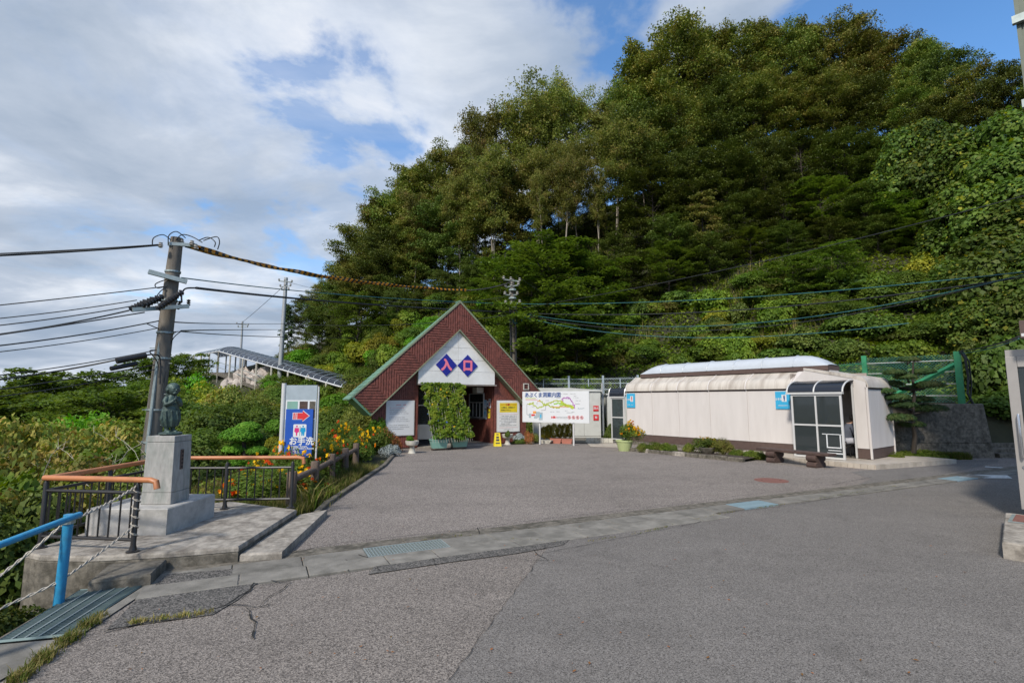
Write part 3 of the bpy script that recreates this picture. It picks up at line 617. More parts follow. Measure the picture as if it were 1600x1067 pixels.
# white panels of the triangle (two columns, four rows)
rows = [2.30, 2.78, 3.22, 3.68, 4.33]
tri = [(0, 4.32), (1.56, 2.80), (1.56, 2.30), (0, 2.30)]
for sd in (-1, 1):
    for i in range(4):
        p = clip(tri, 0, -1, -(rows[i] + .004)); p = clip(p, 0, 1, rows[i + 1] - .004); p = clip(p, -1, 0, -.004)
        if len(p) >= 3:
            b = MB(); b.prism([(x * sd, z) for x, z in p], .06, .10, 'y'); b.build('panel', m_whitep, E_)
b = MB(); b.prism([(0, 4.31), (1.55, 2.80), (1.55, 2.31), (-1.55, 2.31), (-1.55, 2.80)], .101, .34, 'y'); b.build('panel_backing', m_shed, E_)
b = MB(); b.bx(-1.56, 1.66, .07, 4.0, 2.26, 2.298); b.build('soffit', m_inner, E_)
# blue diamonds with the two characters
for cx, ch in ((-.485, '入'), (.385, '口')):
    d = MB(); d.prism([(cx, 3.43), (cx + .425, 3.01), (cx, 2.59), (cx - .425, 3.01)], .035, .058, 'y'); o = d.build('diamond_sign', m_navy, E_)
    text(ch, .46, m_pink, o, (cx, .031, 3.01 - .02), bold=.026, sx=.95)
# interior: floor, right hand wall with ticket window, back, left partition
b = MB(); b.bx(-1.47, 1.66, .1, 6, -.05, .03); b.build('threshold', m_conc, E_)
b = MB(); q = .36
while q < 3.4:
    top = 2.26 if (q < 1.06 or q > 2.5) else .93
    b.bx(1.63, 1.658, q + .004, q + .074, .03, top); 
    if top < 1: b.bx(1.63, 1.658, q + .004, q + .074, 2.0, 2.26)
    q += .078
tag(b.build('inner_boards', m_redwood, E_), kind='stuff')
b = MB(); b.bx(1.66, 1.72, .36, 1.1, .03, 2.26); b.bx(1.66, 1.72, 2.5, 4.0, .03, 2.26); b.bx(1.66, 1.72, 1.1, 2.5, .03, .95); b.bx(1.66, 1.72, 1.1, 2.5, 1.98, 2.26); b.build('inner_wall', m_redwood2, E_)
tw = MB(); tw.bx(1.60, 1.66, 1.1, 1.14, .98, 2.0); tw.bx(1.60, 1.66, 2.46, 2.5, .98, 2.0); tw.bx(1.60, 1.66, 1.14, 2.46, .98, 1.02); tw.bx(1.60, 1.66, 1.14, 2.46, 1.96, 2.0); tw.bx(1.605, 1.655, 1.14, 2.46, 1.60, 1.635)
for y in (1.47, 1.8, 2.13): tw.bx(1.61, 1.65, y - .015, y + .015, 1.02, 1.6)
tw = tw.build('ticket_window', m_alum, E_); g = MB(); g.bx(1.628, 1.634, 1.14, 2.46, 1.02, 1.96); g.build('pane', m_glass_l, tw)
b = MB(); b.bx(1.35, 1.66, 1.0, 3.0, .93, .975); b.build('counter', m_wood_dark, E_)
b = MB(); b.bx(1.9, 3.0, .6, 3.6, .05, 2.2); b.build('booth_room', m_inner, E_)
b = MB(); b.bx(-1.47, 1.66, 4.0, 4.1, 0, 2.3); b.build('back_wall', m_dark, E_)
b = MB(); b.bx(-1.53, -1.47, .36, 4, 0, 2.3); b.build('inner_wall', m_redwood2, E_)
b = MB(); b.bx(-1.47, -.45, .9, .94, .25, .80); b.bx(-1.47, -1.43, .9, .94, .8, 2.26); b.bx(-.49, -.45, .9, .94, .8, 2.26); b.bx(-1.43, -.49, .9, .94, 1.5, 1.54); o = b.build('left_partition', m_whitep, E_)
g = MB(); g.bx(-1.43, -.49, .915, .92, .80, 2.26); g.build('pane', m_glass_l, o)
b = MB(); b.bx(1.2, 1.5, .9, 1.3, 2.0, 2.22); b.build('air_unit', m_shed, E_)
# posters beside the ticket window
def flat(name, parent, plane, mat, label=None):
    b = MB(); b.bx(*plane); return tag(b.build(name, mat, parent), label)
po = thing('poster', (0, 0, 0), 0, 'tall pale blue poster beside the ticket window', 'poster'); po.matrix_world = E_.matrix_world
def e_thing(name, x, y, z, label, cat, group=None):
    p = mw(E_) @ Vector((x, y, z)); return thing(name, p, R(30), label, cat, group)
bpy.data.objects.remove(po)
def board_on(name, x0, x1, z0, z1, y, mat, label, cat='notice board', frame=None, th=.03):
    t = e_thing(name, (x0 + x1) / 2, y, z0, label, cat); w, h = x1 - x0, z1 - z0
    b = MB(); b.bev(-w / 2, w / 2, -th, 0, 0, h, .004); b.build('board', frame or mat, t)
    b = MB(); b.bx(-w / 2 + .025, w / 2 - .025, -th - .003, -th, .025, h - .025); f = b.build('face', mat, t)
    return t, w, h, -th - .006
def scribble(parent, x0, x1, z, h, y, mat, rnd, name='print_line', mark=True):
    """a line of small print far too fine to read: short dashes of glyph size"""
    b = MB(); x = x0
    while x < x1:
        w = h * rnd.uniform(.6, 1.05)
        if rnd.random() > .12:
            b.add([(x, y, z - h * .42), (x + w * .8, y, z - h * .42), (x + w * .8, y, z - h * .25), (x, y, z - h * .25)], [(0, 1, 2, 3)])
            b.add([(x + w * .1, y, z + h * rnd.uniform(.0, .3)), (x + w * .8, y, z + h * .2), (x + w * .8, y, z + h * .38), (x + w * .1, y, z + h * .38)], [(0, 1, 2, 3)])
            xx = x + w * rnd.uniform(.2, .55); b.add([(xx, y - .0005, z - h * .3), (xx + h * .14, y - .0005, z - h * .3), (xx + h * .14, y - .0005, z + h * .35), (xx, y - .0005, z + h * .35)], [(0, 1, 2, 3)])
        x += w * 1.05
    o = b.build(name, mat, parent); o['kind'] = 'stuff'; return o
rn = random.Random(11)
t, w, h, y = board_on('notice_board', -2.66, -1.62, .46, 1.70, .262, m_signw, 'white notice board with fine print left of the vine curtain', frame=m_alum)
scribble(t, -.17, .17, h - .16, .045, y, m_red, rn)
for k in range(12):
    if k in (4, 8): continue
    scribble(t, -w / 2 + .12, w / 2 - rn.uniform(.12, .4), h - .26 - k * .068, .024, y, m_ink if k not in (0,) else m_red, rn)
t, w, h, y = board_on('notice_board', 1.76, 2.80, .46, 1.70, .262, m_whitep, 'white notice board with a yellow heading panel right of the entrance', frame=m_alum)
b = MB(); b.bx(-.40, .40, y, y + .002, h - .47, h - .10); o = b.build('yellow_panel', m_yellow, t)
text('━━ お願い ━━', .095, m_red, t, (0, y - .003, h - .175), bold=.002)
text('入洞券は、券売所にて', .062, m_ink, t, (-.01, y - .003, h - .285), bold=.0015, sx=1.05); text('お求めください。', .062, m_ink, t, (-.10, y - .003, h - .385), bold=.0015)
for a, c, zz, z2 in ((-.42, .42, h - .55, h - .545), (-.42, .42, .17, .176)):
    b = MB(); b.bx(a, c, y, y + .002, zz, z2); b.build('rule', m_red, t)
for k in range(7):
    if k in (1, 3, 6): b = MB(); b.bx(-.40, -.37, y, y + .002, h - .62 - k * .062, h - .60 - k * .062); b.build('bullet', m_ink, t)
    scribble(t, -.34, .36 if k != 5 else .05, h - .61 - k * .062, .036, y, m_ink, rn)
scribble(t, -.2, .2, .1, .022, y, m_ink, rn)
# posters on the inner wall (they face the camera, on the plane x = 1.63)
def poster(y0, y1, z0, z1, mat, label, blocks):
    p = mw(E_) @ Vector((1.625, (y0 + y1) / 2, z0)); t = thing('poster', p, R(30 - 90), label, 'poster')
    w, h = y1 - y0, z1 - z0; b = MB(); b.bx(-w / 2, w / 2, -.004, 0, 0, h); b.build('sheet', mat, t)
    for x0, x1, a, c, m in blocks:
        b = MB(); b.bx(x0 * w, x1 * w, -.006, -.0045, a * h, c * h); b.build('print', m, t)
m_pale = pm('pale_blue_print', (.45, .60, .75), .5)
poster(.86, 1.10, 1.36, 1.72, m_pale, 'upper pale blue poster beside the ticket window', [(-.3, .3, .1, .4, m_signw), (-.35, .35, .8, .9, m_cyan)])
poster(.86, 1.10, .95, 1.33, m_pale, 'lower pale blue poster beside the ticket window', [(-.35, .1, .5, .8, m_cyan), (-.3, .3, .1, .3, m_signw)])
poster(.70, .84, 1.45, 1.68, m_signw, 'small white notice right of the pale blue posters', [(-.3, .3, .3, .6, m_inkb)])
poster(.50, .68, 1.40, 1.76, m_signw, 'white poster with a red ring at the corner of the entrance', [(-.3, .3, .25, .6, m_red), (-.15, .15, .35, .5, m_signw), (-.35, .35, .8, .88, m_ink)])
poster(.55, .73, 1.00, 1.36, m_yellow, 'narrow yellow warning notice below the ringed poster', [(-.3, .3, .55, .75, m_ink), (-.3, .2, .2, .3, m_ink), (-.1, .3, .38, .46, m_ink)])
# lamp frame on the gable
lb = MB(); lb.bx(2.80, 3.06, -.075, -.036, 2.12, 2.155); lb.bx(2.80, 3.06, -.075, -.036, 2.345, 2.38); lb.bx(2.80, 2.835, -.075, -.036, 2.155, 2.345); lb.bx(3.025, 3.06, -.075, -.036, 2.155, 2.345)
lf = lb.build('wall_frame', m_urn, E_); lf['label'] = 'small square cream frame on the right of the gable'
b = MB(); b.bx(2.835, 3.025, -.045, -.037, 2.155, 2.345); b.build('dark_inset', m_redwood2, lf)

# ============================================================ TOILET BUILDING
TR_ = R(-52.3)
T_ = thing('toilet_building', (4.59, 20.6, 0), TR_, 'long low cream toilet building with a pale arched skylight on its roof', 'building')
def tw_(x, y, z): return mw(T_) @ Vector((x, y, z))
JX = [0, 1.2, 2.37, 3.6, 4.93, 6.35]
for i in range(5):
    b = MB(); b.bx(JX[i] + .022, JX[i + 1] - .022, 0, .05, .40, 2.0); b.build('wall_panel', m_cream, T_)
    b = MB(); b.bx(JX[i], JX[i + 1] - .003, .015, .06, .13, .397); b.build('skirting', m_brown, T_)
    b = MB(); b.bx(JX[i] + .022, JX[i + 1] - .022, -.012, .04, 2.003, 2.05); b.build('gutter_strip', m_brown, T_)
    pf_ = [(.00 - .06 + .30 - .30 * math.cos(a), 2.055 + .34 * math.sin(a)) for a in [k * math.pi / 2 / 7 for k in range(8)]]
    prof = pf_ + [(.62, 2.62)]; inn = [(.62, 2.59), (.26, 2.36), (.0, 2.2), (-.03, 2.055)]
    b = MB(); b.prism(prof + inn, JX[i] + .02, JX[i + 1] - .02, 'x'); b.build('roof_panel', m_creamroof, T_, smooth=True)
for x in JX:
    b = MB(); pr = [(-.075 + .31 - .315 * math.cos(a), 2.055 + .36 * math.sin(a)) for a in [k * math.pi / 2 / 7 for k in range(8)]] + [(.62, 2.64)]
    b.prism(pr + [(.62, 2.60), (.0, 2.2), (-.02, 2.05)], x - .018, x + .018, 'x'); b.bx(x - .018, x + .018, -.012, .05, .398, 2.05); b.build('seam_rib', m_cream, T_, smooth=True)
# rear half, roof over the recess, end block
b = MB(); b.prism([(.625, 2.60), (1.25, 2.60), (1.8, 2.38), (1.88, 2.05), (1.88, .13), (1.8, .13), (1.8, 2.0), (1.2, 2.5), (.625, 2.5)], 0.0, 7.2, 'x'); b.build('rear_wall_and_roof', m_cream, T_)
b = MB(); b.bx(-.0, .05, .06, 1.79, .13, 2.1); b.prism([(.0, 2.1), (1.8, 2.1), (1.25, 2.56), (.6, 2.56), (.1, 2.33)], 0.0, .05, 'x'); b.build('left_end_wall', m_cream, T_)
b = MB(); b.bx(6.30, 6.349, .06, 1.25, .13, 2.5); b.bx(6.35, 7.95, 1.2, 1.25, .13, 2.5); b.bx(7.95, 7.99, .04, 1.2, .13, 2.3); b.build('recess_wall', m_inner, T_)
b = MB(); b.add([(6.37, 0, 2.27), (8.0, 0, 2.25), (6.72, .62, 2.655), (6.37, .62, 2.655), (6.37, .0, 2.22), (8.0, .0, 2.20), (6.72, .62, 2.6), (6.37, .62, 2.6)], [(0, 1, 2, 3), (7, 6, 5, 4), (0, 4, 5, 1), (1, 5, 6, 2), (2, 6, 7, 3), (3, 7, 4, 0)]); b.build('recess_roof', m_cream, T_)
b = MB(); b.prism([(6.40, 2.20), (6.40, 2.26), (6.74, 2.60), (8.05, 2.30), (8.0, 2.20)], .012, .05, 'y'); b.build('recess_fascia', m_cream, T_)
# end roof slope with rounded eave
pe = [(8.36 - .30 + .30 * math.cos(a), 2.055 + .33 * math.sin(a)) for a in [k * math.pi / 2 / 7 for k in range(8)]] + [(6.72, 2.66)]
b = MB(); pr = pe + [(6.72, 2.60), (8.0, 2.30), (8.3, 2.2), (8.33, 2.055)]
b.prism([(x, z) for x, z in pr], .0, 1.88, 'y'); b.build('end_roof', m_creamroof, T_, smooth=True)
b = MB(); b.bx(8.27, 8.32, .02, 1.85, .40, 2.0); b.build('end_wall_panel', m_cream, T_)
b = MB(); b.bx(8.26, 8.33, .03, 1.84, 2.003, 2.052); b.build('gutter_strip', m_brown, T_)
b = MB(); b.bx(7.99, 8.268, 0, .04, .40, 2.06); b.prism([(8.0, 2.06), (8.30, 2.06), (8.30, 2.18), (8.2, 2.31), (8.0, 2.31)], .0025, .04, 'y'); b.build('end_front_panel', m_cream, T_)
b = MB(); b.bx(7.99, 8.30, .012, .06, .13, .397); b.bx(8.25, 8.305, .06, 1.84, .13, .397); b.build('skirting', m_brown, T_)
for y in (-.01, 1.83): b = MB(); b.bx(8.29, 8.34, y, y + .035, .13, 2.06); b.build('corner_trim', m_cream, T_)
b = MB(); b.bx(6.36, 7.94, 1.0, 1.195, .9, 2.0); b.build('recess_panel', m_inner, T_)
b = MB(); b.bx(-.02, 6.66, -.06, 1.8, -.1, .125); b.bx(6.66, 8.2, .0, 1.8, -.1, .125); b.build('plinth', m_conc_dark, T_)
# monitor: brown upstand and arched sheet in bays
b = MB(); b.prism([(.5, 2.60), (1.36, 2.60), (1.36, 2.74), (.5, 2.74)], .30, 7.2, 'x'); b.build('monitor_upstand', m_brown, T_)
XB = [.30 + 6.9 * i / 7 for i in range(8)]
def arc(x, k=1., s=1.): return [(.93 - .44 * math.cos(a) * k, 2.742 + .36 * s * math.sin(a)) for a in [math.pi * j / 12 for j in range(13)]]
def sky_bay(x0, x1, e0, e1):
    b = MB(); n = 13; secs = []
    m = 5
    for j in range(m + 1):
        t = j / m; x = x0 + (x1 - x0) * t
        s = 1.
        if e0: s = math.sin(math.pi / 2 * min(1, t * 1.15 + .02)) ** .7
        if e1: s = math.sin(math.pi / 2 * min(1, (1 - t) * 1.15 + .02)) ** .7
        secs.append([(x, y, z) for y, z in arc(x, .96 + .04 * s, max(s, .06))])
    vs = [p for q in secs for p in q]; fs = []
    for j in range(m):
        for i in range(n - 1): fs.append((j * n + i, j * n + i + 1, (j + 1) * n + i + 1, (j + 1) * n + i))
    b.add(vs, fs); return b
for i in range(7):
    sky_bay(XB[i], XB[i + 1], i == 0, i == 6).build('dome_sheet', m_dome, T_, smooth=True)
for x in XB[1:-1]:
    b = MB(); b.tube([(x, y, z + .008) for y, z in arc(x, 1.02)], .018, 6); b.build('dome_rib', m_dome, T_, smooth=True)
# porch: glazed screen, curved smoked canopy
def porch(x0, x1, yf, zt, nv, label_z=None, dark=True):
    f = MB(); f.bx(x0, x0 + .05, yf, yf + .05, .13, zt); f.bx(x1 - .05, x1, yf, yf + .05, .13, zt); f.bx(x0 + .05, x1 - .05, yf + .002, yf + .048, .13, .18); f.bx(x0 + .05, x1 - .05, yf + .002, yf + .048, zt - .05, zt); f.bx(x0 + .05, x1 - .05, yf + .004, yf + .046, 1.0, 1.045)
    for i in range(1, nv):
        xx = x0 + (x1 - x0) * i / nv; f.bx(xx - .022, xx + .022, yf - .002, yf + .052, .13, zt)
    fr = f.build('porch_frame', m_alum, T_)
    for i in range(nv):
        for z0, z1 in ((.18, 1.0), (1.045, zt - .05)):
            g = MB(); a = x0 + (x1 - x0) * i / nv; c = x0 + (x1 - x0) * (i + 1) / nv; g.bx(a + .024, c - .024, yf + .022, yf + .028, z0, z1); g.build('pane', m_glass, fr)
    b = MB(); b.bx(x0 - .12, x1 + .05, yf - .04, yf + .06, zt + .003, zt + .055); b.build('canopy_rail', m_alum, fr)
    H_ = .34; D_ = -yf
    cv = [(yf + D_ * (1 - math.cos(a)) , zt + .06 + H_ * math.sin(a)) for a in [math.pi / 2 * j / 8 for j in range(9)]]
    for i in range(nv):
        a = x0 - .10 + (x1 + .04 - x0 + .10) * i / nv; c = x0 - .10 + (x1 + .04 - x0 + .10) * (i + 1) / nv
        g = MB(); g.prism(cv + [(y + .004, z - .010) for y, z in cv[::-1]], a + .02, c - .02, 'x'); g.build('canopy_sheet', m_roofglass, fr, smooth=True)
    for i in range(nv + 1):
        a = x0 - .10 + (x1 + .04 - x0 + .10) * i / nv; g = MB(); g.tube([(a, y, z) for y, z in cv], .022, 6); g.build('canopy_rib', m_alum, fr)
    return fr
pr1 = porch(6.66, 7.96, -.80, 1.87, 2)
pr2 = porch(-.72, -.04, -.14, 1.80, 1)
b = MB(); b.bx(7.94, 7.985, -.02, .02, .13, 2.22); b.build('door_post', m_alum, T_)
# white decal of a bench frame and lettering on the lower right pane
dc = MB()
for x0, x1, z0, z1 in ((7.52, 7.55, .42, .80), (7.85, 7.88, .42, .80), (7.55, 7.85, .42, .45), (7.42, 7.9, .78, .80), (7.52, 7.9, .27, .30), (7.55, 7.87, .35, .37)): dc.bx(x0, x1, -.783, -.780, z0, z1)
# tiled platform with individual edge tiles
pl = thing('tiled_platform', tw_(6, 0, 0), TR_); tag(pl, 'low platform edged with beige tiles below the toilet building', kind='structure')
b = MB(); b.bx(5.2, 8.62, -1.22, 0, -.1, .118); b.bx(8.30, 9.35, .0, 2.5, -.1, .118); b.bx(8.62, 9.35, -1.22 + .0, .0, -.1, .118)
b = MB(); b.prism([(4.9, -1.15), (8.75, -1.25), (9.65, 1.9), (8.35, 2.3), (8.30, .0), (4.9, .0)], -.1, .118); b.xf(mw(T_)); b.build('platform_body', m_tile, pl, world=True)
def tiles_along(a, c, z0, z1, n, hh):
    a, c = Vector(a), Vector(c); d = (c - a) / n; ang = math.atan2(d.y, d.x)
    for i in range(n):
        m = a + d * (i + .5); mb = MB(); mb.box((m.x, m.y, (z0 + z1) / 2), (d.length - .008, .024, z1 - z0), ang); mb.xf(mw(T_)); mb.build('edge_tile', m_tile, pl, world=True)
tiles_along((4.9, -1.16), (8.75, -1.262), -.02, .121, 26, .1); tiles_along((8.762, -1.25), (9.66, 1.9), -.02, .121, 18, .1)
# blue direction signs on the wall
def tsign(x0, x1, z0, z1, label):
    t = thing('toilet_sign', tw_((x0 + x1) / 2, -.03, z0), TR_, label, 'sign'); w, h = x1 - x0, z1 - z0
    b = MB(); b.bx(-w / 2, w / 2, 0, .02, 0, h); b.build('board', m_cyan, t)
    b = MB(); b.bx(-.02, w * .30, -.003, -.0005, h * .42, h * .82); o = b.build('pictogram_panel', m_signw, t)
    b = MB(); cx = w * .14; b.lathe((0, 0, 0), [(.022, -.001), (.022, .001)], 10); b.v = [(cx + x, -.005, h * .75 + y) for x, y, z in b.v]
    b.add([(cx - .03, -.005, h * .70), (cx + .03, -.005, h * .70), (cx + .018, -.005, h * .58), (cx + .012, -.005, h * .46), (cx - .012, -.005, h * .46), (cx - .018, -.005, h * .58)], [(0, 1, 2, 3, 4, 5)]); b.build('pictogram', m_inkb if x0 > 2 else m_red, o)
    text('お手洗', .085, m_signw, t, (-w * .26, -.004, h * .55), bold=.002, sx=.8); scribble(t, -w * .4, w * .32, h * .2, .04, -.004, m_signw, rn)
    return t
tsign(5.86, 6.28, 1.44, 1.97, 'light blue toilet sign near the glazed porch'); tsign(.02, .42, 1.42, 1.97, 'light blue toilet sign at the far left corner of the toilet building')
for x, y0 in ((6.30, -.05), (.0, -.05)):
    pass
b = MB(); b.bx(6.30, 6.34, -.16, -.02, 1.68, 1.97); b.build('side_sign', m_cyan, T_)

# ============================================================ VESTIBULE AND TALL BUILDING AT THE RIGHT EDGE
m_tower = pm('dark_green_grey_cladding', (.12, .14, .11), .5, .2, var=.15)
V_ = thing('glass_door_building', (7.10, 7.35, 0), R(-48.2), 'building at the right edge with a champagne framed glass door', 'building')
fr = MB(); fr.bx(0, .115, -.03, .02, .2, 2.32); fr.bx(.83, .945, -.03, .02, .2, 2.32); fr.bx(.117, .828, -.028, .018, .2, .42); fr.bx(.117, .828, -.028, .018, 2.17, 2.32); fr.bx(.117, .828, -.028, .018, 1.19, 1.32)
dr = fr.build('door', m_doorf, V_, bevel=.004)
for z0, z1 in ((.42, 1.19), (1.32, 2.17)):
    g = MB(); g.bx(.118, .827, -.008, -.002, z0, z1); g.build('pane', m_glass, dr)
h = MB(); h.tube([(.075, -.03, 1.50), (.075, -.09, 1.50), (.075, -.10, 1.46), (.075, -.10, .96), (.075, -.09, .92), (.075, -.03, .92)], .016, 8); h.build('handle', m_handle, dr, smooth=True)
h = MB(); h.tube([(.075, -.031, .78), (.075, -.045, .78)], .022, 12); h.build('lock', m_handle, dr)
w = MB(); w.bx(0, .95, .03, .1, 2.325, 2.42); w.bx(.96, 3.2, -.02, .1, .18, 2.42); w.bx(0.01, .06, .1, 1.6, .18, 2.42); w.bx(0, 3.2, .1, 1.6, 2.36, 2.42); w.build('vestibule', m_doorf, V_)
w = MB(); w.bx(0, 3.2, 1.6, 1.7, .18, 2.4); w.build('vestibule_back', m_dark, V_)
w = MB(); w.bx(.5, 4.5, .4, 4.5, 2.425, 9.6); w.build('upper_wall', m_tower, V_)
for i in range(30): w = MB(); w.bx(.5 + i * .13, .5 + i * .13 + .05, .375, .3985, 2.5, 9.6); w.build('cladding_rib', m_tower, V_)
for z in (3.9, 5.2, 5.6, 6.05, 7.4): w = MB(); w.bx(.46, .60, .30, .373, z, z + .12); w.build('pipe_bracket', m_galv, V_)
w = MB(); w.tube([(.53, .33, 4.2), (.53, .33, 5.5)], .022, 8); w.build('drain_pipe', m_urn, V_)
sb = thing('sign_box', mw(V_) @ Vector((.25, -.25, 2.55)), R(-48.2), 'dark brown sign box above the glass door', 'sign'); b = MB(); b.bev(-.05, .7, -.1, .1, 0, .24, .01); b.build('box', m_brown, sb); b = MB(); b.bx(-.04, .69, -.103, -.1, .02, .06); b.build('edge_strip', m_alum, sb)
b = MB(); b.bx(.3, .34, .1, .38, .1, .14); b.build('bracket', m_alum, sb)
sp_ = [(5.30, 5.75), (6.72, 7.20), (8.7, 5.0), (7.2, 3.6)]
sbk = thing('door_step', (6.9, 5.6, 0), 0); tag(sbk, 'concrete door step slab in front of the glass door', kind='structure'); slabby(sp_, -.05, .185, 'step_slab', m_conc, sbk, .992)
mt = thing('door_mat', G(1652, 818, .189), R(-48), 'red brown door mat in a metal frame on the concrete step', 'door mat')
b = MB(); b.bx(-.42, .42, -.3, .3, 0, .008); b.build('frame', m_galv, mt); b = MB(); b.bx(-.38, .38, -.26, .26, .0085, .016); b.build('mat', m_redcover, mt)

# ============================================================ SHEDS BEHIND THE MAP
def shed(name, x0, x1, y0, y1, z, rise, label, nj):
    t = thing(name, ((x0 + x1) / 2, (y0 + y1) / 2, 0), 0, label, 'shed')
    w_ = (x1 - x0) / nj
    for i in range(nj):
        b = MB(); b.bx(x0 + i * w_ + .006, x0 + (i + 1) * w_ - .006, y0 - .02, y0, .1, z); b.build('wall_panel', m_shed, t, world=True)
    b = MB(); b.bx(x0, x1, y0 + .001, y1, 0, z - .01); b.build('body', m_shed, t, world=True)
    b = MB(); b.prism([(x0 - .06, z + .005), (x1 + .06, z + .005), (x1 + .06, z + .07), (x0 + (x1 - x0) * .55, z + .07 + rise), (x0 - .06, z + .07 + rise)], y0 - .08, y1 + .05, 'y'); b.build('roof', m_shed, t, world=True)
    return t
s1 = shed('storage_shed', 1.0, 4.05, 23.6, 25.4, 2.1, .10, 'pale storage shed behind the cave map board', 4)
s2 = shed('storage_shed', 4.45, 6.2, 24.1, 25.8, 1.95, .0, 'lower pale shed wall seen left of the toilet building', 2)
def small_red(z0, z1, label, sym):
    t = thing('red_sign', (3.83, 23.565, z0), 0, label, 'sign'); b = MB(); b.bx(-.12, .12, -.01, .01, 0, z1 - z0); b.build('board', m_red, t); text(sym, .12, m_signw, t, (0, -.013, (z1 - z0) / 2), bold=.003)
small_red(1.22, 1.46, 'upper dark red hydrant sign on the shed', '消火'); small_red(.80, 1.06, 'lower dark red hydrant sign on the shed', '栓')
dp = MB(); dp.tube([(4.2, 23.9, 0), (4.2, 23.9, 2.5)], .055, 8); tag(dp.build('drain_post', m_poleG), 'grey vertical pipe between the two sheds', 'pipe')
mt = MB(); mt.prism([(2.9, 19.3), (3.9, 18.9), (4.1, 20.6), (3.0, 20.9)], .004, .02); structure(mt.build('beige_mat_paving', m_tile), 'beige paving patch beside the flower pot')
mt = MB(); mt.prism([(2.4, 20.9), (4.0, 20.6), (4.4, 23.5), (1.6, 23.5)], .006, .03); structure(mt.build('shed_forecourt', m_conc_dark))
bl = thing('block_edging', (3.5, 20.8, 0), -.2); tag(bl, 'short row of pale blocks by the shed', kind='structure')
for i in range(6): b = MB(); b.bev(-.55 + i * .18 + .005, -.55 + (i + 1) * .18 - .005, -.06, .06, 0, .2, .01); b.build('block', m_urn, bl)

# ============================================================ FENCES
def post(b, x, y, z0, z1, w=.05, rz=0): b.box((x, y, (z0 + z1) / 2), (w, w, z1 - z0), rz)
ff = thing('grey_fence', (3.0, 26.2, 1.0), 0, 'grey blue post and rail fence with wire netting behind the sheds', 'fence')
xs = [-.6, .5, 1.6, 2.9, 3.9, 4.6, 5.4, 6.2]
for i, x in enumerate(xs):
    b = MB(); post(b, x, 26.2 - max(0, x - 4) * .4, .2, 2.95 if i in (3, 5, 7) else 2.8, .10 if i in (3, 5, 7) else .045); b.build('post', m_fence, ff, world=True)
for z in (1.9, 2.25, 2.55, 2.78):
    b = MB(); b.tube([(-.6, 26.2, z), (4, 26.2, z), (6.2, 25.32, z)], .016, 5); b.build('rail', m_fence, ff, world=True)
def netting(p, q, z0p, z0q, h, pitch, r, mat, parent, name='netting'):
    """diamond wire netting between two posts"""
    p, q = Vector(p), Vector(q); Ld = (q - p).length; d = (q - p) / Ld; b = MB()
    n = int((Ld + h) / pitch)
    for s in (1, -1):
        for i in range(-int(h / pitch) - 1, int(Ld / pitch) + 1):
            a0 = i * pitch; t0, t1 = a0, a0 + h; z0, z1 = (0, h) if s > 0 else (h, 0)
            if t0 < 0: z0 += s * (-t0); t0 = 0
            if t1 > Ld: z1 -= s * (t1 - Ld); t1 = Ld
            if t1 - t0 < .02: continue
            A = p + d * t0; B = p + d * t1; zb = lambda t: z0p + (z0q - z0p) * t / Ld
            b.tube([(A.x, A.y, zb(t0) + z0), (B.x, B.y, zb(t1) + z1)], r, 3, cap=False)
    o = b.build(name, mat, parent, world=True); o['kind'] = 'stuff'; return o
netting((-.6, 26.2), (4, 26.2), .9, 1.0, 1.8, .13, .005, m_fence, ff); netting((4, 26.2), (6.2, 25.32), 1.0, 1.1, 1.8, .13, .005, m_fence, ff)
gf = thing('green_fence', (12, 17.5, 1.6), 0, 'green framed fence with diamond netting above the retaining wall', 'fence')
FP = [(13.92, 15.95, 1.6), (12.1, 17.55, 1.6), (10.6, 19.3, 1.5), (9.1, 20.95, 1.4), (7.6, 22.6, 1.3), (6.0, 24.4, 1.2)]
for i, (x, y, z) in enumerate(FP):
    b = MB(); w = .17 if i == 0 else (.14 if i == 1 else .10); post(b, x, y, z - .5, z + (1.62 if i < 2 else 1.45), w, R(-45)); b.build('post', m_greenp, gf, world=True)
for i in range(5):
    a, c = FP[i], FP[i + 1]; netting(a[:2], c[:2], a[2] + .04, c[2] + .04, 1.5 if i < 1 else 1.38, .085, .0045, m_mesh, gf)
    for z in (.25, .62, 1.0, 1.35): 
        b = MB(); b.tube([(a[0], a[1], a[2] + z), (c[0], c[1], c[2] + z)], .014, 5); b.build('rail', m_shed if i == 0 else m_greenp, gf, world=True)
b = MB(); b.tube([(13.9, 15.97, 2.85), (12.35, 17.35, 1.62)], .075, 4); b.build('brace', m_greenp, gf, world=True)

# ============================================================ MAP BOARD
MA = math.atan2(-.6, 1.28)
mp_ = thing('cave_map_board', (1.09, 20.3, 0), MA, 'large white cave map board standing on two white posts', 'sign')
def on_plane(px, py, root, ang, off=0.):
    u = (math.cos(ang), math.sin(ang)); w = (-math.sin(ang), math.cos(ang)); r = ray(px, py); bx_, by_ = root[0] + off * w[0], root[1] + off * w[1]
    det = -r[0] * u[1] + u[0] * r[1]; k = (-bx_ * u[1] + u[0] * by_) / det; s = (r[0] * by_ - r[1] * bx_) / det; return s, EYE + r[2] * k
tl = on_plane(817.4, 611.8, (1.09, 20.3), MA); br = on_plane(921.8, 661, (1.09, 20.3), MA)
mx0, mx1, mz0, mz1 = tl[0], br[0], br[1], tl[1]; mw_, mh_ = mx1 - mx0, mz1 - mz0
b = MB(); b.bev(mx0, mx1, -.07, -.03, mz0, mz1, .006); b.build('board', m_signw, mp_)
for x in (0, 1.38): b = MB(); b.tube([(x, 0, 0), (x, 0, mz1 - .1)], .035, 10); b.build('post', m_alum, mp_, smooth=True)
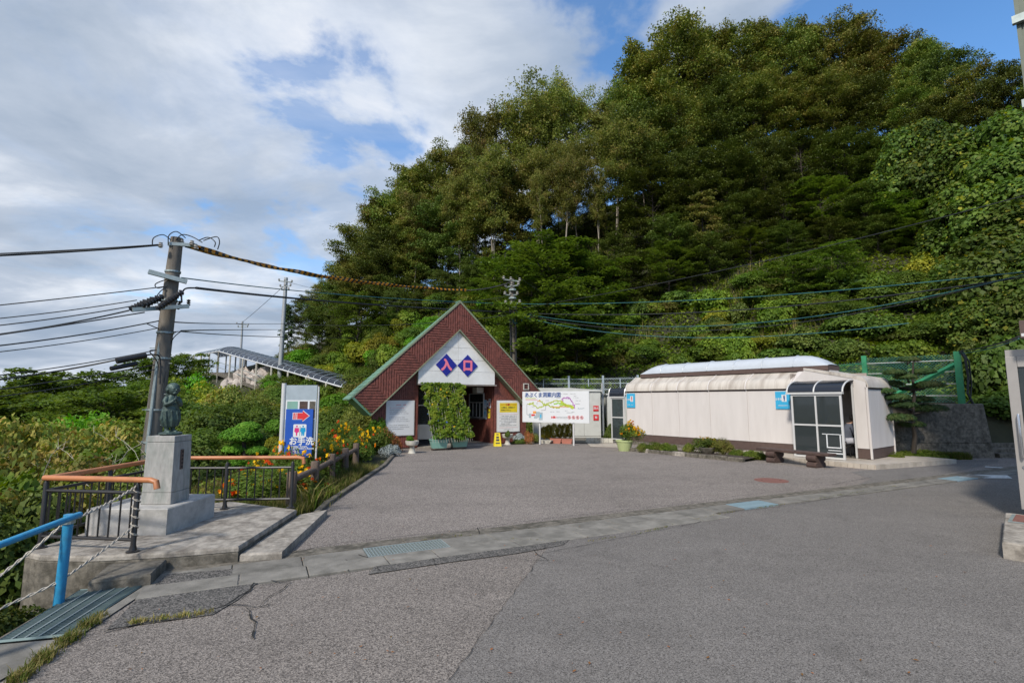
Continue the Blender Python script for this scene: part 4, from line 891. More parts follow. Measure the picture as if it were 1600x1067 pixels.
def U(u, v): return (mx0 + u * mw_, mz0 + (1 - v) * mh_)     # board coordinates, 0..1 from the top left
def mtext(s, u, v, size, mat, bold=.0, al='LEFT', sx=1.): x, z = U(u, v); text(s, size, mat, mp_, (x, -.0735, z), al, bold, sx=sx)
mtext('あぶくま洞案内図', .035, .125, .205, m_inkb, .006, sx=.93)
m_mapg = pm('map_yellow_green', (.42, .50, .05), .5); m_mapo = pm('map_orange', (.75, .30, .06), .5); m_mapp = pm('map_purple', (.42, .12, .42), .5); m_mapgr = pm('map_grey_blue', (.35, .42, .45), .5); m_mapl = pm('map_bright_green', (.35, .62, .08), .5)
def blobline(pts, wid, mat, y=-.0725, jit=.012, name='map_route', seed=1):
    rr = random.Random(seed); b = MB(); P_ = []
    for i in range(len(pts) - 1):
        for j in range(5):
            t = j / 5; P_.append((pts[i][0] + (pts[i + 1][0] - pts[i][0]) * t + rr.uniform(-jit, jit), pts[i][1] + (pts[i + 1][1] - pts[i][1]) * t + rr.uniform(-jit, jit) * 2))
    P_.append(pts[-1]); Q = [Vector((U(*p)[0], 0, U(*p)[1])) for p in P_]
    for i, p in enumerate(Q):
        r = wid * rr.uniform(.6, 1.25); b.add([(p.x + r * math.cos(a), y - .00003 * i, p.z + r * math.sin(a)) for a in [k * math.pi / 3 + .3 for k in range(6)]], [(0, 1, 2, 3, 4, 5)])
        if i + 1 < len(Q):
            d = (Q[i + 1] - p); 
            if d.length > 1e-4: n_ = Vector((-d.z, 0, d.x)).normalized() * wid * .8; b.add([(v.x, y - .00003 * i, v.z) for v in (p - n_, Q[i + 1] - n_, Q[i + 1] + n_, p + n_)], [(0, 1, 2, 3)])
    b.build(name, mat, mp_)
blobline([(.12, .40), (.16, .38), (.17, .35)], .016, m_mapg, seed=2); blobline([(.09, .41), (.15, .42), (.19, .47), (.23, .53), (.28, .52), (.31, .47), (.34, .43)], .02, m_mapg, seed=3)
blobline([(.27, .30), (.31, .35), (.34, .42), (.42, .38), (.48, .31), (.56, .31), (.60, .33)], .022, m_mapg, seed=4)
blobline([(.34, .43), (.40, .44), (.45, .50), (.52, .52), (.57, .50), (.62, .45)], .024, m_mapg, -.0731, seed=5)
blobline([(.60, .33), (.64, .42), (.68, .46), (.74, .48), (.76, .52)], .055, m_mapg, -.0737, seed=6); blobline([(.50, .42), (.56, .38), (.62, .42)], .028, m_mapl, -.0743, seed=7)
blobline([(.46, .51), (.56, .50), (.62, .49), (.70, .49)], .012, m_mapo, -.0761, .006, seed=8)
blobline([(.24, .31), (.28, .33)], .014, m_mapo, -.0752, seed=9)
blobline([(.62, .32), (.61, .24), (.65, .20), (.70, .21), (.73, .24), (.75, .34), (.79, .47), (.79, .54)], .018, m_mapp, -.0755, seed=10)
blobline([(.84, .55), (.88, .54), (.93, .53)], .011, m_mapgr, seed=12)
for a in (((.09, .41), (.07, .42)), ((.07, .42), (.07, .75)), ((.07, .75), (.11, .78)), ((.36, .46), (.36, .60)), ((.36, .60), (.29, .62))):
    x0, z0 = U(*a[0]); x1, z1 = U(*a[1]); b = MB(); b.tube([(x0, -.0722, z0), (x1, -.0722, z1)], .005, 4); b.build('map_line', m_ink, mp_)
def mrect(u0, v0, u1, v1, mat, y=-.0725, name='map_patch'): x0, z0 = U(u0, v0); x1, z1 = U(u1, v1); b = MB(); b.bx(x0, x1, y, y + .002, z1, z0); b.build(name, mat, mp_)
mrect(.05, .215, .21, .235, m_mapg); mrect(.05, .262, .235, .275, m_red); mrect(.165, .64, .215, .72, m_mapo); mrect(.14, .74, .20, .80, m_red, -.0725); mrect(.10, .72, .135, .86, m_mapgr); mrect(.21, .66, .27, .84, m_mapgr); mrect(.255, .68, .315, .93, m_mapgr, -.0729); mrect(.275, .74, .295, .86, m_cyan, -.0733); mrect(.18, .78, .235, .88, m_mapgr, -.0735)
mtext('お願い', .44, .835, .095, m_red, .004, sx=.9)
for u, v, n in ((.52, .085, 9), (.62, .085, 7), (.73, .085, 8), (.52, .21, 6), (.78, .16, 4), (.78, .21, 7), (.80, .30, 8), (.80, .40, 7), (.36, .295, 5), (.21, .39, 4), (.15, .50, 5), (.43, .66, 6), (.52, .65, 5), (.67, .68, 9), (.75, .66, 4), (.65, .62, 4), (.53, .82, 16), (.53, .86, 16)):
    x, z = U(u, v); scribble(mp_, x, x + n * .026, z, .024, -.0735, m_ink, rn, 'map_caption')
for u in (.725, .785, .845, .905):
    x, z = U(u - .012, .83); b = MB(); b.tube([(x + .055 * math.cos(a), -.0735, z + .055 * math.sin(a)) for a in [k * math.pi / 10 for k in range(21)]], .009, 4, cap=False); b.tube([(x - .04, -.0735, z + .04), (x + .04, -.0735, z - .04)], .008, 4); o = b.build('prohibition_ring', m_red, mp_)
    b = MB(); b.bx(x - .018, x + .018, -.072, -.0705, z - .03, z + .03); b.build('ring_symbol', m_ink, o)
# ============================================================ STATUE AND PEDESTAL
pd = thing('pedestal', (-4.27, 6.45, .17), 0, 'grey stone pedestal on a pale concrete base carrying the bronze statue', 'pedestal')
b = MB(); b.bev(-4.89, -3.96, 6.07, 7.02, .165, .465, .012); b.build('base_block', m_ped2, pd, world=True)
def taper(x0, x1, y0, y1, z0, z1, k, cx, cy):
    vs = []
    for z, s in ((z0, 1), (z1, k)):
        for x, y in ((x0, y0), (x1, y0), (x1, y1), (x0, y1)): vs.append((cx + (x - cx) * s, cy + (y - cy) * s, z))
    return vs, [(3, 2, 1, 0), (4, 5, 6, 7), (0, 1, 5, 4), (1, 2, 6, 5), (2, 3, 7, 6), (3, 0, 4, 7)]
PX0, PX1, PY0, PY1 = -4.44, -4.085, 6.30, 6.66; pcx, pcy = (PX0 + PX1) / 2, (PY0 + PY1) / 2
for z0, z1, s0, s1, nm in ((.467, .60, 1.02, 1.0, 'lower_course'), (.603, 1.195, .998, .945, 'shaft'), (1.198, 1.27, .945, .94, 'cap_course')):
    w = PX1 - PX0; b = MB(); v, f = taper(pcx - w / 2 * s0, pcx + w / 2 * s0, pcy - w / 2 * s0, pcy + w / 2 * s0, z0, z1, s1 / s0, pcx, pcy); b.add(v, f); b.build(nm, m_ped, pd, world=True, bevel=.006)
b = MB(); b.box((pcx + .1775, pcy - .02, .98), (.012, .05, .24)); o = b.build('plaque', m_brown, pd, world=True)
for k in range(5): b = MB(); b.box((pcx + .185, pcy - .02, 1.07 - k * .045), (.003, .026, .026)); b.build('plaque_mark', m_dark, o, world=True)
def organic(name, b, mat, parent, vox, smooth=6, world=False):
    o = b.build(name, mat, parent, world=world, smooth=True)
    r = o.modifiers.new('r', 'REMESH'); r.mode = 'VOXEL'; r.voxel_size = vox; r.use_smooth_shade = True
    s = o.modifiers.new('s', 'SMOOTH'); s.factor = .5; s.iterations = smooth
    dg = bpy.context.evaluated_depsgraph_get(); bpy.context.view_layer.update(); dg = bpy.context.evaluated_depsgraph_get()
    me = bpy.data.meshes.new_from_object(o.evaluated_get(dg)); o.modifiers.clear(); o.data = me; return o
def ball(b, c, r, n=14, rot=None):
    rx, ry, rz = r if isinstance(r, tuple) else (r, r, r); m = n // 2; vs = []; fs = []
    for i in range(m + 1):
        a = math.pi * i / m
        for k in range(n): 
            v = Vector((rx * math.sin(a) * math.cos(2 * math.pi * k / n), ry * math.sin(a) * math.sin(2 * math.pi * k / n), rz * math.cos(a)))
            if rot: v = rot @ v
            vs.append(v + Vector(c))
    for i in range(m):
        for k in range(n): fs.append((i * n + k, (i + 1) * n + k, (i + 1) * n + (k + 1) % n, i * n + (k + 1) % n))
    return b.add(vs, fs)
stt = thing('statue', (pcx - .015, pcy, 1.271), R(58), 'green bronze statue of a robed child with folded hands', 'statue')
b = MB()
secs = [(.095, .070, .064, .0), (.12, .084, .078, 0), (.17, .100, .092, 0), (.23, .110, .098, .005), (.30, .106, .094, .005), (.36, .090, .082, .0), (.41, .076, .070, -.004), (.455, .070, .060, -.008), (.485, .055, .048, -.014), (.505, .036, .036, -.02)]
n = 18; vs = []; fs = []
for z, rx, ry, oy in [(z_, a_ * .92, b_ * .92, o_) for z_, a_, b_, o_ in secs]: vs += [(rx * math.cos(2 * math.pi * k / n) * (1 + .04 * math.sin(5 * k)), oy + ry * math.sin(2 * math.pi * k / n) * (1 + .04 * math.cos(4 * k)), z) for k in range(n)]
for i in range(len(secs) - 1):
    for k in range(n): fs.append((i * n + k, i * n + (k + 1) % n, (i + 1) * n + (k + 1) % n, (i + 1) * n + k))
fs += [tuple(range(n - 1, -1, -1)), tuple(range((len(secs) - 1) * n, len(secs) * n))]; b.add(vs, fs)
ball(b, (.0, -.036, .562), (.060, .062, .076)); ball(b, (0, -.012, .580), (.076, .074, .072)); ball(b, (0, .055, .565), (.056, .045, .062)); ball(b, (0, .066, .50), (.045, .032, .075))   # face, hair, gathered hair
ball(b, (0, -.102, .556), (.009, .012, .014)); ball(b, (0, -.090, .528), (.018, .012, .008)); ball(b, (0, -.078, .515), (.03, .022, .02))
for s in (-1, 1):
    ball(b, (s * .024, -.094, .575), (.011, .005, .006)); ball(b, (s * .072, -.022, .555), (.008, .014, .022))
    b.tube([(s * .056, -.005, .470), (s * .082, -.012, .42), (s * .078, -.05, .375), (s * .045, -.082, .40), (s * .016, -.098, .432)], [.030, .033, .032, .024, .017], 10)
    for k in range(4): b.tube([(s * .014, -.098, .434 + k * .004), (s * (.004), -.110, .444 + k * .010), (s * -.008, -.104, .452 + k * .010)], [.008, .007, .006], 6)
    b.tube([(s * .034, 0, .13), (s * .036, 0, .075), (s * .036, -.005, .045)], [.030, .026, .025], 10); ball(b, (s * .040, -.035, .045), (.028, .056, .020))
for k in range(10): a_ = k * .63; b.tube([(.100 * math.cos(a_), .09 * math.sin(a_), .30), (.106 * math.cos(a_ + .1), .095 * math.sin(a_ + .1), .2), (.080 * math.cos(a_ + .15), .074 * math.sin(a_ + .15), .105)], [.007, .011, .009], 6)
b.tube([(.085 * math.cos(k * .4), .078 * math.sin(k * .4), .372) for k in range(17)], .009, 6)
ball(b, (0, -.01, .018), (.125, .115, .03)); ball(b, (.03, -.03, .02), (.11, .09, .028))
organic('figure', b, m_bronze, stt, .0045, 2)

# ============================================================ RAILINGS ON THE PLATFORM
def rail_thing(label): return thing('railing', (-4.4, 6.5, .17), 0, label, 'railing')
def panel(parent, a, c, z0, z1, n, ends=True):
    a, c = Vector(a), Vector(c); b = MB()
    b.tube([(a.x, a.y, z1), (c.x, c.y, z1)], .018, 8); b.build('top_bar', m_black, parent, world=True); b = MB(); b.tube([(a.x, a.y, z0), (c.x, c.y, z0)], .018, 8); b.build('bottom_bar', m_black, parent, world=True)
    for i in range(n):
        t = (i + .5) / n; p = a.lerp(c, t); b = MB(); b.tube([(p.x, p.y, z0), (p.x, p.y, z1)], .0085, 6); b.build('baluster', m_black, parent, world=True)
def rpost(parent, x, y, z1, z0=.17, r=.025):
    b = MB(); b.lathe((x, y, z0), [(.06, 0), (.06, .012), (r + .012, .02), (r, .07), (r, z1 - z0 - .03), (r - .012, z1 - z0), (.005, z1 - z0 + .004)], 12); b.build('post', m_black, parent, world=True, smooth=True)
NPt, LPt, MPt, FCt, RP1, RP2 = (-3.86, 5.42), (-4.93, 5.56), (-4.92, 6.42), (-4.92, 7.5), (-4.08, 7.49), (-3.17, 7.56)
r1 = rail_thing('black railing with orange handrail along the left and front of the platform')
for p in (NPt, LPt, MPt, FCt): rpost(r1, *p, .86)
panel(r1, LPt, NPt, .29, .755, 9); panel(r1, LPt, MPt, .29, .755, 8); panel(r1, MPt, FCt, .29, .755, 9)
b = MB(); b.tube([(FCt[0], FCt[1], .88), (LPt[0], LPt[1], .88)], .03, 10); b.build('handrail', m_orange, r1, world=True, smooth=True)
b = MB(); b.tube([(LPt[0] - .03, LPt[1], .885), (-4.0, 5.44, .885), (-3.72, 5.40, .885), (-3.66, 5.395, .87), (-3.64, 5.39, .80)], .03, 10); b.build('handrail', m_orange, r1, world=True, smooth=True)
r2 = rail_thing('black railing with orange handrail behind the statue, ending at the sign')
for p in (RP1, RP2): rpost(r2, *p, .82)
panel(r2, (-4.86, 7.48), RP1, .30, .74, 7); panel(r2, RP1, RP2, .30, .74, 8)
b = MB(); b.tube([(-4.88, 7.48, .88), (-3.1, 7.56, .88), (-3.02, 7.56, .87), (-3.01, 7.56, .79)], .028, 10); b.build('handrail', m_orange, r2, world=True, smooth=True)
br = thing('blue_rail', (-3.78, 4.51, 0), 0, 'blue painted tube post and rail in the left foreground', 'railing')
b = MB(); b.tube([(-3.84, 4.51, -1.0), (-3.80, 4.51, -.1), (-3.78, 4.51, .735)], .038, 12); b.build('post', m_blue, br, world=True, smooth=True)
b = MB(); b.tube([P(124, 804, 4.56), P(118, 806, 4.5), P(0, 851, 3.95), P(-160, 912, 3.2)], .027, 12); b.build('rail', m_blue, br, world=True, smooth=True)
e = P(-170, 916, 3.18); b = MB(); b.tube([(e.x, e.y, -1.2), (e.x, e.y, e.z + .03)], .045, 12); b.build('post', m_blue, br, world=True)
b = MB(); b.tube([(-3.78, 4.51, .66), (-3.78, 4.51, .70)], .05, 12); b.build('wire_binding', m_galv, br, world=True)
def twisted(name, pts, r, mats, label, cat='rope'):
    P_ = []; 
    for i in range(len(pts) - 1):
        a, c = Vector(pts[i]), Vector(pts[i + 1]); m = max(2, int((c - a).length / .02))
        P_ += [a.lerp(c, j / m) - Vector((0, 0, .05 * (c - a).length * math.sin(math.pi * j / m) * .35)) for j in range(m)]
    P_.append(Vector(pts[-1])); t = thing(name, P_[0], 0, label, cat)
    for q in range(2):
        b = MB(); b.tube([p + Vector((math.cos(i * .9 + q * math.pi), math.sin(i * .9 + q * math.pi) * .4, math.sin(i * .9 + q * math.pi))) * r * .8 for i, p in enumerate(P_)], r * .62, 5); b.build('strand', mats[q], t, world=True)
twisted('twisted_rope', [P(-60, 925, 3.9), P(0, 898.5, 4.1), P(100, 817, 4.5), P(122, 808, 4.55), (-3.87, 5.40, .82)], .011, (m_rope, m_rope), 'upper pale twisted rope tied over the top of the blue post')
twisted('twisted_rope', [P(-20, 960, 4.1), P(17, 942, 4.25), P(90, 909, 4.49), (-3.87, 5.40, .42)], .010, (m_rope, m_rope), 'lower pale twisted rope tied round the middle of the blue post')
twisted('twisted_rope', [(-3.86 + .034 * math.cos(k * .9), 5.42 + .034 * math.sin(k * .9), .84 - k * .012) for k in range(44)], .007, (m_rope, m_rope), 'pale rope wound round the black end post of the railing')
# imitation log fence beside the marigolds
lg = thing('log_fence', (-3.4, 9.5, 0), 0, 'brown imitation log fence along the marigold bed', 'fence')
lp = [(-3.42, 8.15, .60), (-3.52, 9.35, .62), (-3.66, 10.6, .62), (-3.8, 11.9, .62), (-3.95, 13.2, .62)]
for x, y, z in lp:
    b = MB(); b.lathe((x, y, -.1), [(.075, 0), (.078, .3), (.074, .5), (.076, z + .08), (.066, z + .10), (.005, z + .105)], 14); b.build('log_post', m_log, lg, world=True, smooth=True)
for i in range(4):
    a, c = lp[i], lp[i + 1]; b = MB(); b.tube([(a[0] + .0, a[1] + .07, .47), (c[0], c[1] - .07, .47)], .052, 12); b.build('log_rail', m_log, lg, world=True, smooth=True)

# ============================================================ TOILET DIRECTION SIGN
sY = 10.4; tls = P(448, 601, sY); trs = P(496, 607, sY)
sg = thing('direction_sign', (P(434, 745, sY).x, sY, -.1), 0, 'blue toilet direction sign with a red arrow on a white post', 'sign')
xl, xr, zt_ = tls.x, trs.x, tls.z; zb_ = P(470, 690, sY).z
b = MB(); b.tube([(xl - .05, sY, -.1), (xl - .05, sY, zt_ + .03)], .045, 14); b.build('post', m_alum, sg, world=True, smooth=True)
b = MB(); b.tube([(xr + .02, sY + .02, .1), (xr + .02, sY + .02, zt_ - .04)], .018, 10); b.build('post', m_alum, sg, world=True, smooth=True)
b = MB(); b.bx(xl, xr, sY - .012, sY + .012, zb_, zt_ - .01); bd = b.build('back_board', m_fence, sg, world=True); bd['label'] = 'grey board with small faded photographs'
z1, z2 = P(470, 625, sY).z, P(470, 639.5, sY).z
b = MB(); b.bx(xl + .01, xr - .01, sY - .017, sY - .0125, z2 - .2, z1); b.build('photo_border', m_signw, bd, world=True)
for u0, u1, m_ in ((.06, .40, m_mint), (.46, .72, m_wood_dark), (.78, .97, m_conc_dark)):
    b = MB(); b.bx(xl + (xr - xl) * u0, xl + (xr - xl) * u1, sY - .0205, sY - .0175, z2 - .18, z1 - .025); b.build('photograph', m_, bd, world=True)
bx0, bx1, bz1, bz0 = P(449, 639, sY).x, P(491, 639, sY).x, P(470, 639, sY).z, P(470, 714, sY).z; bw = bx1 - bx0
b = MB(); b.bev(bx0, bx1, sY - .055, sY - .030, bz0, bz1, .003); bl_ = b.build('blue_panel', m_signb, sg, world=True)
o_ = mw(sg).translation
def sxz(u, v): return (bx0 + u * bw - o_.x, bz1 - v * (bz1 - bz0) - o_.z)
def sflat(poly, dy, m_, name):
    b = MB(); b.add([(sxz(u, v)[0], -.0575 - dy, sxz(u, v)[1]) for u, v in poly], [tuple(range(len(poly)))]); return b.build(name, m_, bl_)
arw = [(.28, .08), (.62, .08), (.62, .035), (.86, .14), (.62, .25), (.62, .21), (.28, .21)]
def grow(p, k): cx, cy = .56, .143; return [(cx + (a - cx) * (1 + k), cy + (b_ - cy) * (1 + k * 1.3)) for a, b_ in p]
sflat(grow(arw, .1), 0, m_signw, 'arrow_border'); sflat(arw, .001, m_red, 'arrow')
for u in (.335, .40): sflat([(u, .08), (u + .022, .08), (u + .022, .21), (u, .21)], .002, m_signw, 'arrow_stripe')
sflat([(.30, .325), (.33, .315), (.75, .315), (.78, .325), (.78, .575), (.75, .585), (.33, .585), (.30, .575)], 0, m_signw, 'pictogram_panel')
m_mag = pm('magenta_print', (.62, .02, .18), .5); m_cb = pm('cyan_print', (.0, .28, .52), .5)
def fig(cx, m_, dress):
    sflat([(cx + .035 * math.cos(a), .358 + .018 * math.sin(a)) for a in [k * math.pi / 5 for k in range(10)]], .001, m_, 'pictogram')
    if dress: sflat([(cx - .075, .39), (cx + .075, .39), (cx + .09, .47), (cx + .06, .48), (cx + .03, .49), (cx + .02, .555), (cx - .02, .555), (cx - .03, .49), (cx - .06, .48), (cx - .09, .47)], .001, m_, 'pictogram')
    else: sflat([(cx - .085, .385), (cx + .085, .385), (cx + .10, .47), (cx + .065, .475), (cx + .05, .555), (cx + .01, .555), (cx, .49), (cx - .01, .555), (cx - .05, .555), (cx - .065, .475), (cx - .10, .47)], .001, m_, 'pictogram')
fig(.43, m_mag, True); fig(.66, m_cb, False); sflat([(.54, .35), (.555, .35), (.555, .56), (.54, .56)], .001, m_ink, 'divider')
def stext(s, u, v, size, bold): x, z = sxz(u, v); text(s, size, m_signw, bl_, (x, -.0585, z), 'LEFT', bold)
stext('お手洗', .16, .675, .165, .005); stext("Ladies' Room", .25, .775, .058, .0012); stext("Gentlemen's Room", .25, .815, .058, .0012); stext('화장실', .25, .88, .062, .001); stext('洗手间', .25, .945, .062, .001)

# ============================================================ UTILITY POLES
m_orb = pm('orange_cover', (.62, .27, .02), .5); m_ins = pm('insulator_grey', (.35, .33, .30), .35)
up = thing('utility_pole', (-7.70, 11.0, -1.3), 0, 'tall weathered concrete utility pole behind the statue', 'utility pole')
topz = P(275, 372, 11).z; tx = P(276, 380, 11).x; bx_ = P(236, 700, 11).x
def pxz(z): zb = P(236, 700, 11).z; return bx_ + (tx - bx_) * (z - zb) / (topz - zb)
b = MB(); m_ = 10; b.tube([(pxz(z), 11, z) for z in [-1.4 + (topz + 1.4) * i / m_ for i in range(m_ + 1)]], [.185 - .055 * i / m_ for i in range(m_)] + [.12], 20); b.build('shaft', m_poleC, up, world=True, smooth=True)
for py in (425, 470, 520, 560, 640, 690): z = P(255, py, 11).z; b = MB(); b.lathe((pxz(z), 11, z), [(.165 + (690 - py) * -.00013, -.02), (.19 - (690 - py) * .00013, -.018), (.19 - (690 - py) * .00013, .018), (.165 + (690 - py) * -.00013, .02)], 18); b.build('band', m_galv, up, world=True)
def L3(*a): return [P(x, y, Y) for x, y, Y in a]
b = MB(); b.tube(L3((253, 512, 10.9), (243, 590, 10.85), (228, 715, 10.8)), .035, 8); b.build('conduit', m_galv, up, world=True, smooth=True)
def arm(p, q, w, mat, nm='crossarm'): 
    b = MB(); p, q = Vector(p), Vector(q); d = q - p; rot = d.to_track_quat('X', 'Z').to_matrix(); b.box((p + q) / 2, (d.length, w, w), 0, rot); return b.build(nm, mat, up, world=True)
arm(P(232, 424.5, 10.6), P(292, 440.5, 10.95), .09, m_galv); arm(P(207, 484, 10.3), P(295, 478.5, 11.0), .08, m_galv); arm(P(262, 381, 10.85), P(308, 384, 11.1), .07, m_galv)
rr_ = random.Random(4)
def insul(p, d, n=6, r=.055, L_=.32):
    p, d = Vector(p), Vector(d).normalized(); b = MB(); pts = []; rs = []
    for i in range(n): t = L_ * i / n; pts += [p + d * t, p + d * (t + L_ / n * .3), p + d * (t + L_ / n * .35), p + d * (t + L_ / n * .95)]; rs += [r * .45, r * .45, r, r * .6]
    b.tube(pts, rs, 10); b.build('insulator', m_black, up, world=True)
for x, y in ((203, 484), (214, 480), (222, 478), (229, 476), (245, 483), (252, 479), (262, 472)): insul(P(x, y, 10.4), (.9, .1, .55 if x < 240 else .75), 6, .07, .36)
insul(P(282, 470, 11), (-.3, 0, -1), 4, .05, .2); insul(P(295, 468, 11), (0, 0, -1), 3, .045, .14)
for x, y, Y in ((268, 382, 10.9), (284, 378, 11.0), (300, 380, 11.0), (251, 383, 10.7), (306, 386, 10.9)):
    p = P(x, y, Y); b = MB(); b.lathe((p.x, p.y, p.z - .06), [(.02, 0), (.05, .02), (.03, .04), (.055, .06), (.03, .08), (.04, .11), (.01, .12)], 10); b.build('pin_insulator', m_ins, up, world=True, smooth=True)
def loop(pts, r=.011, mat=m_wire, nm='jumper_wire'):
    q = L3(*pts); b = MB(); S = []
    for i in range(len(q) - 1):
        p0, p1, p2, p3 = q[max(i - 1, 0)], q[i], q[i + 1], q[min(i + 2, len(q) - 1)]
        for j in range(6):
            t = j / 6; S.append(.5 * ((2 * p1) + (-p0 + p2) * t + (2 * p0 - 5 * p1 + 4 * p2 - p3) * t * t + (-p0 + 3 * p1 - 3 * p2 + p3) * t ** 3))
    S.append(q[-1]); b.tube(S, r, 6); b.build(nm, mat, up, world=True)
loop([(238, 384, 10.7), (240, 372, 10.7), (255, 367, 10.8), (268, 376, 10.9)]); loop([(263, 382, 10.8), (264, 368, 10.8), (276, 362, 10.9), (290, 372, 11)]); loop([(273, 378, 10.9), (284, 367, 10.9), (300, 370, 11), (316, 379, 11)]); loop([(310, 376, 11), (325, 371, 11), (336, 378, 11), (335, 386, 11)]); loop([(318, 376, 11), (338, 370, 11), (343, 378, 11), (340, 390, 11)])
loop([(284, 472, 11), (284, 460, 11), (290, 451, 11.1), (306, 450, 11.3)], .018); loop([(262, 447, 10.9), (246, 450, 10.7), (244, 443, 10.7), (268, 434, 10.9)]); loop([(240, 470, 10.5), (250, 456, 10.6), (262, 446, 10.8)]); loop([(215, 478, 10.4), (222, 471, 10.4), (240, 469, 10.5), (262, 474, 10.8)]); loop([(226, 478, 10.4), (236, 473, 10.5), (255, 474, 10.7), (266, 466, 10.9)])
loop([(244, 547, 10.8), (234, 549, 10.4), (246, 566, 10.8), (248, 590, 10.8)]); loop([(228, 555, 10.3), (240, 554, 10.6), (250, 560, 10.8), (250, 600, 10.8)], .016); loop([(284, 517, 11), (270, 530, 11), (262, 560, 11), (250, 640, 10.8)], .009); loop([(228, 505, 10.4), (244, 512, 10.8), (262, 518, 11), (282, 518, 11)], .01)
for p0, p1, r in (((182, 564, 9.9), (228, 555, 10.3), .06), ((173, 576, 9.8), (213, 568, 10.2), .045)): b = MB(); b.tube([P(*p0), P(*p1)], r, 12); b.build('cable_closure', m_black, up, world=True)
for i in range(7):
    z = P(255, 520 + i * 24, 11).z; b = MB(); s = -1 if i % 2 else 1; b.tube([(pxz(z), 11, z), (pxz(z) + s * .26, 10.95, z)], .009, 5); b.build('step_bolt', m_galv, up, world=True)
def pole_far(name, px0, py0, px1, py1, Y, r, label, mat, arms):
    a, c = P(px0, py0, Y), P(px1, py1, Y); t = thing(name, (c.x, Y, c.z), 0, label, 'utility pole'); g = Vector((c.x, Y, hz(c.x, Y) - .3))
    b = MB(); b.tube([g, a], [r * 1.2, r * .85], 10); b.build('shaft', mat, t, world=True, smooth=True)
    for xa, ya, xb, yb, w in arms:
        b = MB(); b.tube([P(xa, ya, Y - .1), P(xb, yb, Y - .1)], w, 5); b.build('crossarm', m_galv, t, world=True)
        for k in (0, .45, 1): p = P(xa + (xb - xa) * k, ya + (yb - ya) * k, Y - .1); b = MB(); b.lathe((p.x, p.y, p.z), [(.03, 0), (.09, .05), (.05, .1), (.09, .15), (.02, .2)], 8); b.build('insulator', m_ins, t, world=True)
    return t
p2 = pole_far('utility_pole', 800, 436, 803, 598, 26.5, .15, 'utility pole rising behind the right slope of the entrance roof', m_poleC, [(787, 437, 812, 440, .04), (790, 449, 810, 446, .035), (789, 461, 808, 461, .03), (790, 475, 812, 474, .03)])
for zz in (455, 468, 482, 495): 
    p = P(801, zz, 26.4); b = MB(); b.lathe((p.x, p.y, p.z), [(.16, 0), (.2, .02), (.2, .1), (.16, .12)], 10); b.build('band', m_galv, p2, world=True)
b = MB(); b.tube(L3((797, 480, 26.3), (799, 590, 26.3)), .05, 6); b.tube(L3((806, 478, 26.3), (806, 585, 26.3)), .06, 6); b.build('conduit', m_black, p2, world=True)
b = MB(); b.tube([P(808 + 8 * math.cos(a), 497 + 9 * math.sin(a), 26.2) for a in [k * math.pi / 8 for k in range(17)]], .035, 5); b.build('cable_coil', m_teal, p2, world=True)
p3 = pole_far('utility_pole', 447, 434, 439, 548, 42, .17, 'slim grey utility pole at the left edge of the wood', m_poleG, [(436, 439, 456, 441, .05), (438, 448, 454, 447, .04), (440, 453, 451, 453, .04)])
p4_ = pole_far('utility_pole', 379, 502, 377, 548, 60, .12, 'small distant utility pole above the covered walkway', m_poleG, [(370, 506, 388, 508, .05), (372, 511, 387, 511, .04)])

# ============================================================ CABLES
def wire(a, m, c, r, mat, label, name='overhead_cable', n=28):
    """cable through three points; each is (px, py, distance)"""
    A, Mm, C_ = P(*a), P(*m), P(*c); b = MB(); L1 = (Mm - A).length; L2 = (C_ - Mm).length; tm = L1 / (L1 + L2)
    pts = []
    for i in range(n + 1):
        t = i / n; l0 = (t - tm) * (t - 1) / (tm); l1 = t * (t - 1) / (tm * (tm - 1)); l2 = t * (t - tm) / (1 - tm); pts.append(A * l0 + Mm * l1 + C_ * l2)
    b.tube(pts, r, 5); o = b.build(name, mat); tag(o, label, 'cable', 'overhead cables'); return o, pts
lw = [((-120, 404, 9), (100, 394, 10), (250, 383, 10.9), .022, 'topmost black cable leaving the pole top to the left'),
      ((-120, 401, 8.9), (100, 391.5, 10), (250, 382, 10.85), .012, 'thin cable just above the topmost black cable at the left'),
      ((-120, 489, 8.6), (110, 465, 9.8), (256, 448, 10.8), .011, 'second cable down on the left, below the upper crossarm'),
      ((-120, 508, 8.4), (100, 486, 9.6), (214, 469, 10.4), .010, 'cable reaching the insulators from the left, upper one'),
      ((-120, 520, 8.3), (90, 497, 9.5), (208, 478, 10.3), .011, 'cable reaching the insulators from the left, third one'),
      ((-120, 536, 8.2), (90, 508, 9.5), (202, 485, 10.3), .015, 'thick cable reaching the insulators from the left'),
      ((-120, 540, 8.2), (100, 508, 9.5), (226, 488, 10.5), .013, 'cable just below the thick insulator cable'),
      ((-120, 552, 8.2), (120, 524, 9.8), (250, 501, 10.9), .013, 'sagging cable midway down the left of the pole'),
      ((-120, 562, 8.2), (120, 534, 9.8), (250, 512, 10.9), .009, 'thin cable below the sagging middle cable'),
      ((-120, 599, 8.0), (110, 571, 9.7), (244, 547, 10.8), .010, 'thin cable above the black closures at the left'),
      ((-120, 605, 8.0), (100, 578, 9.6), (182, 562, 9.95), .017, 'thick cable running into the black closure'),
      ((-120, 624, 8.0), (110, 592, 9.7), (242, 570, 10.8), .012, 'lowest but one cable on the left of the pole'),
      ((-120, 632, 8.0), (100, 605, 9.6), (242, 577, 10.8), .010, 'lowest cable on the left of the pole')]
for a, m, c, r, lab in lw: wire(a, m, c, r, m_wire, lab)
wire((283, 434, 11), (540, 461, 18), (798, 475, 26.3), .014, m_teal, 'teal cable between the two concrete poles')
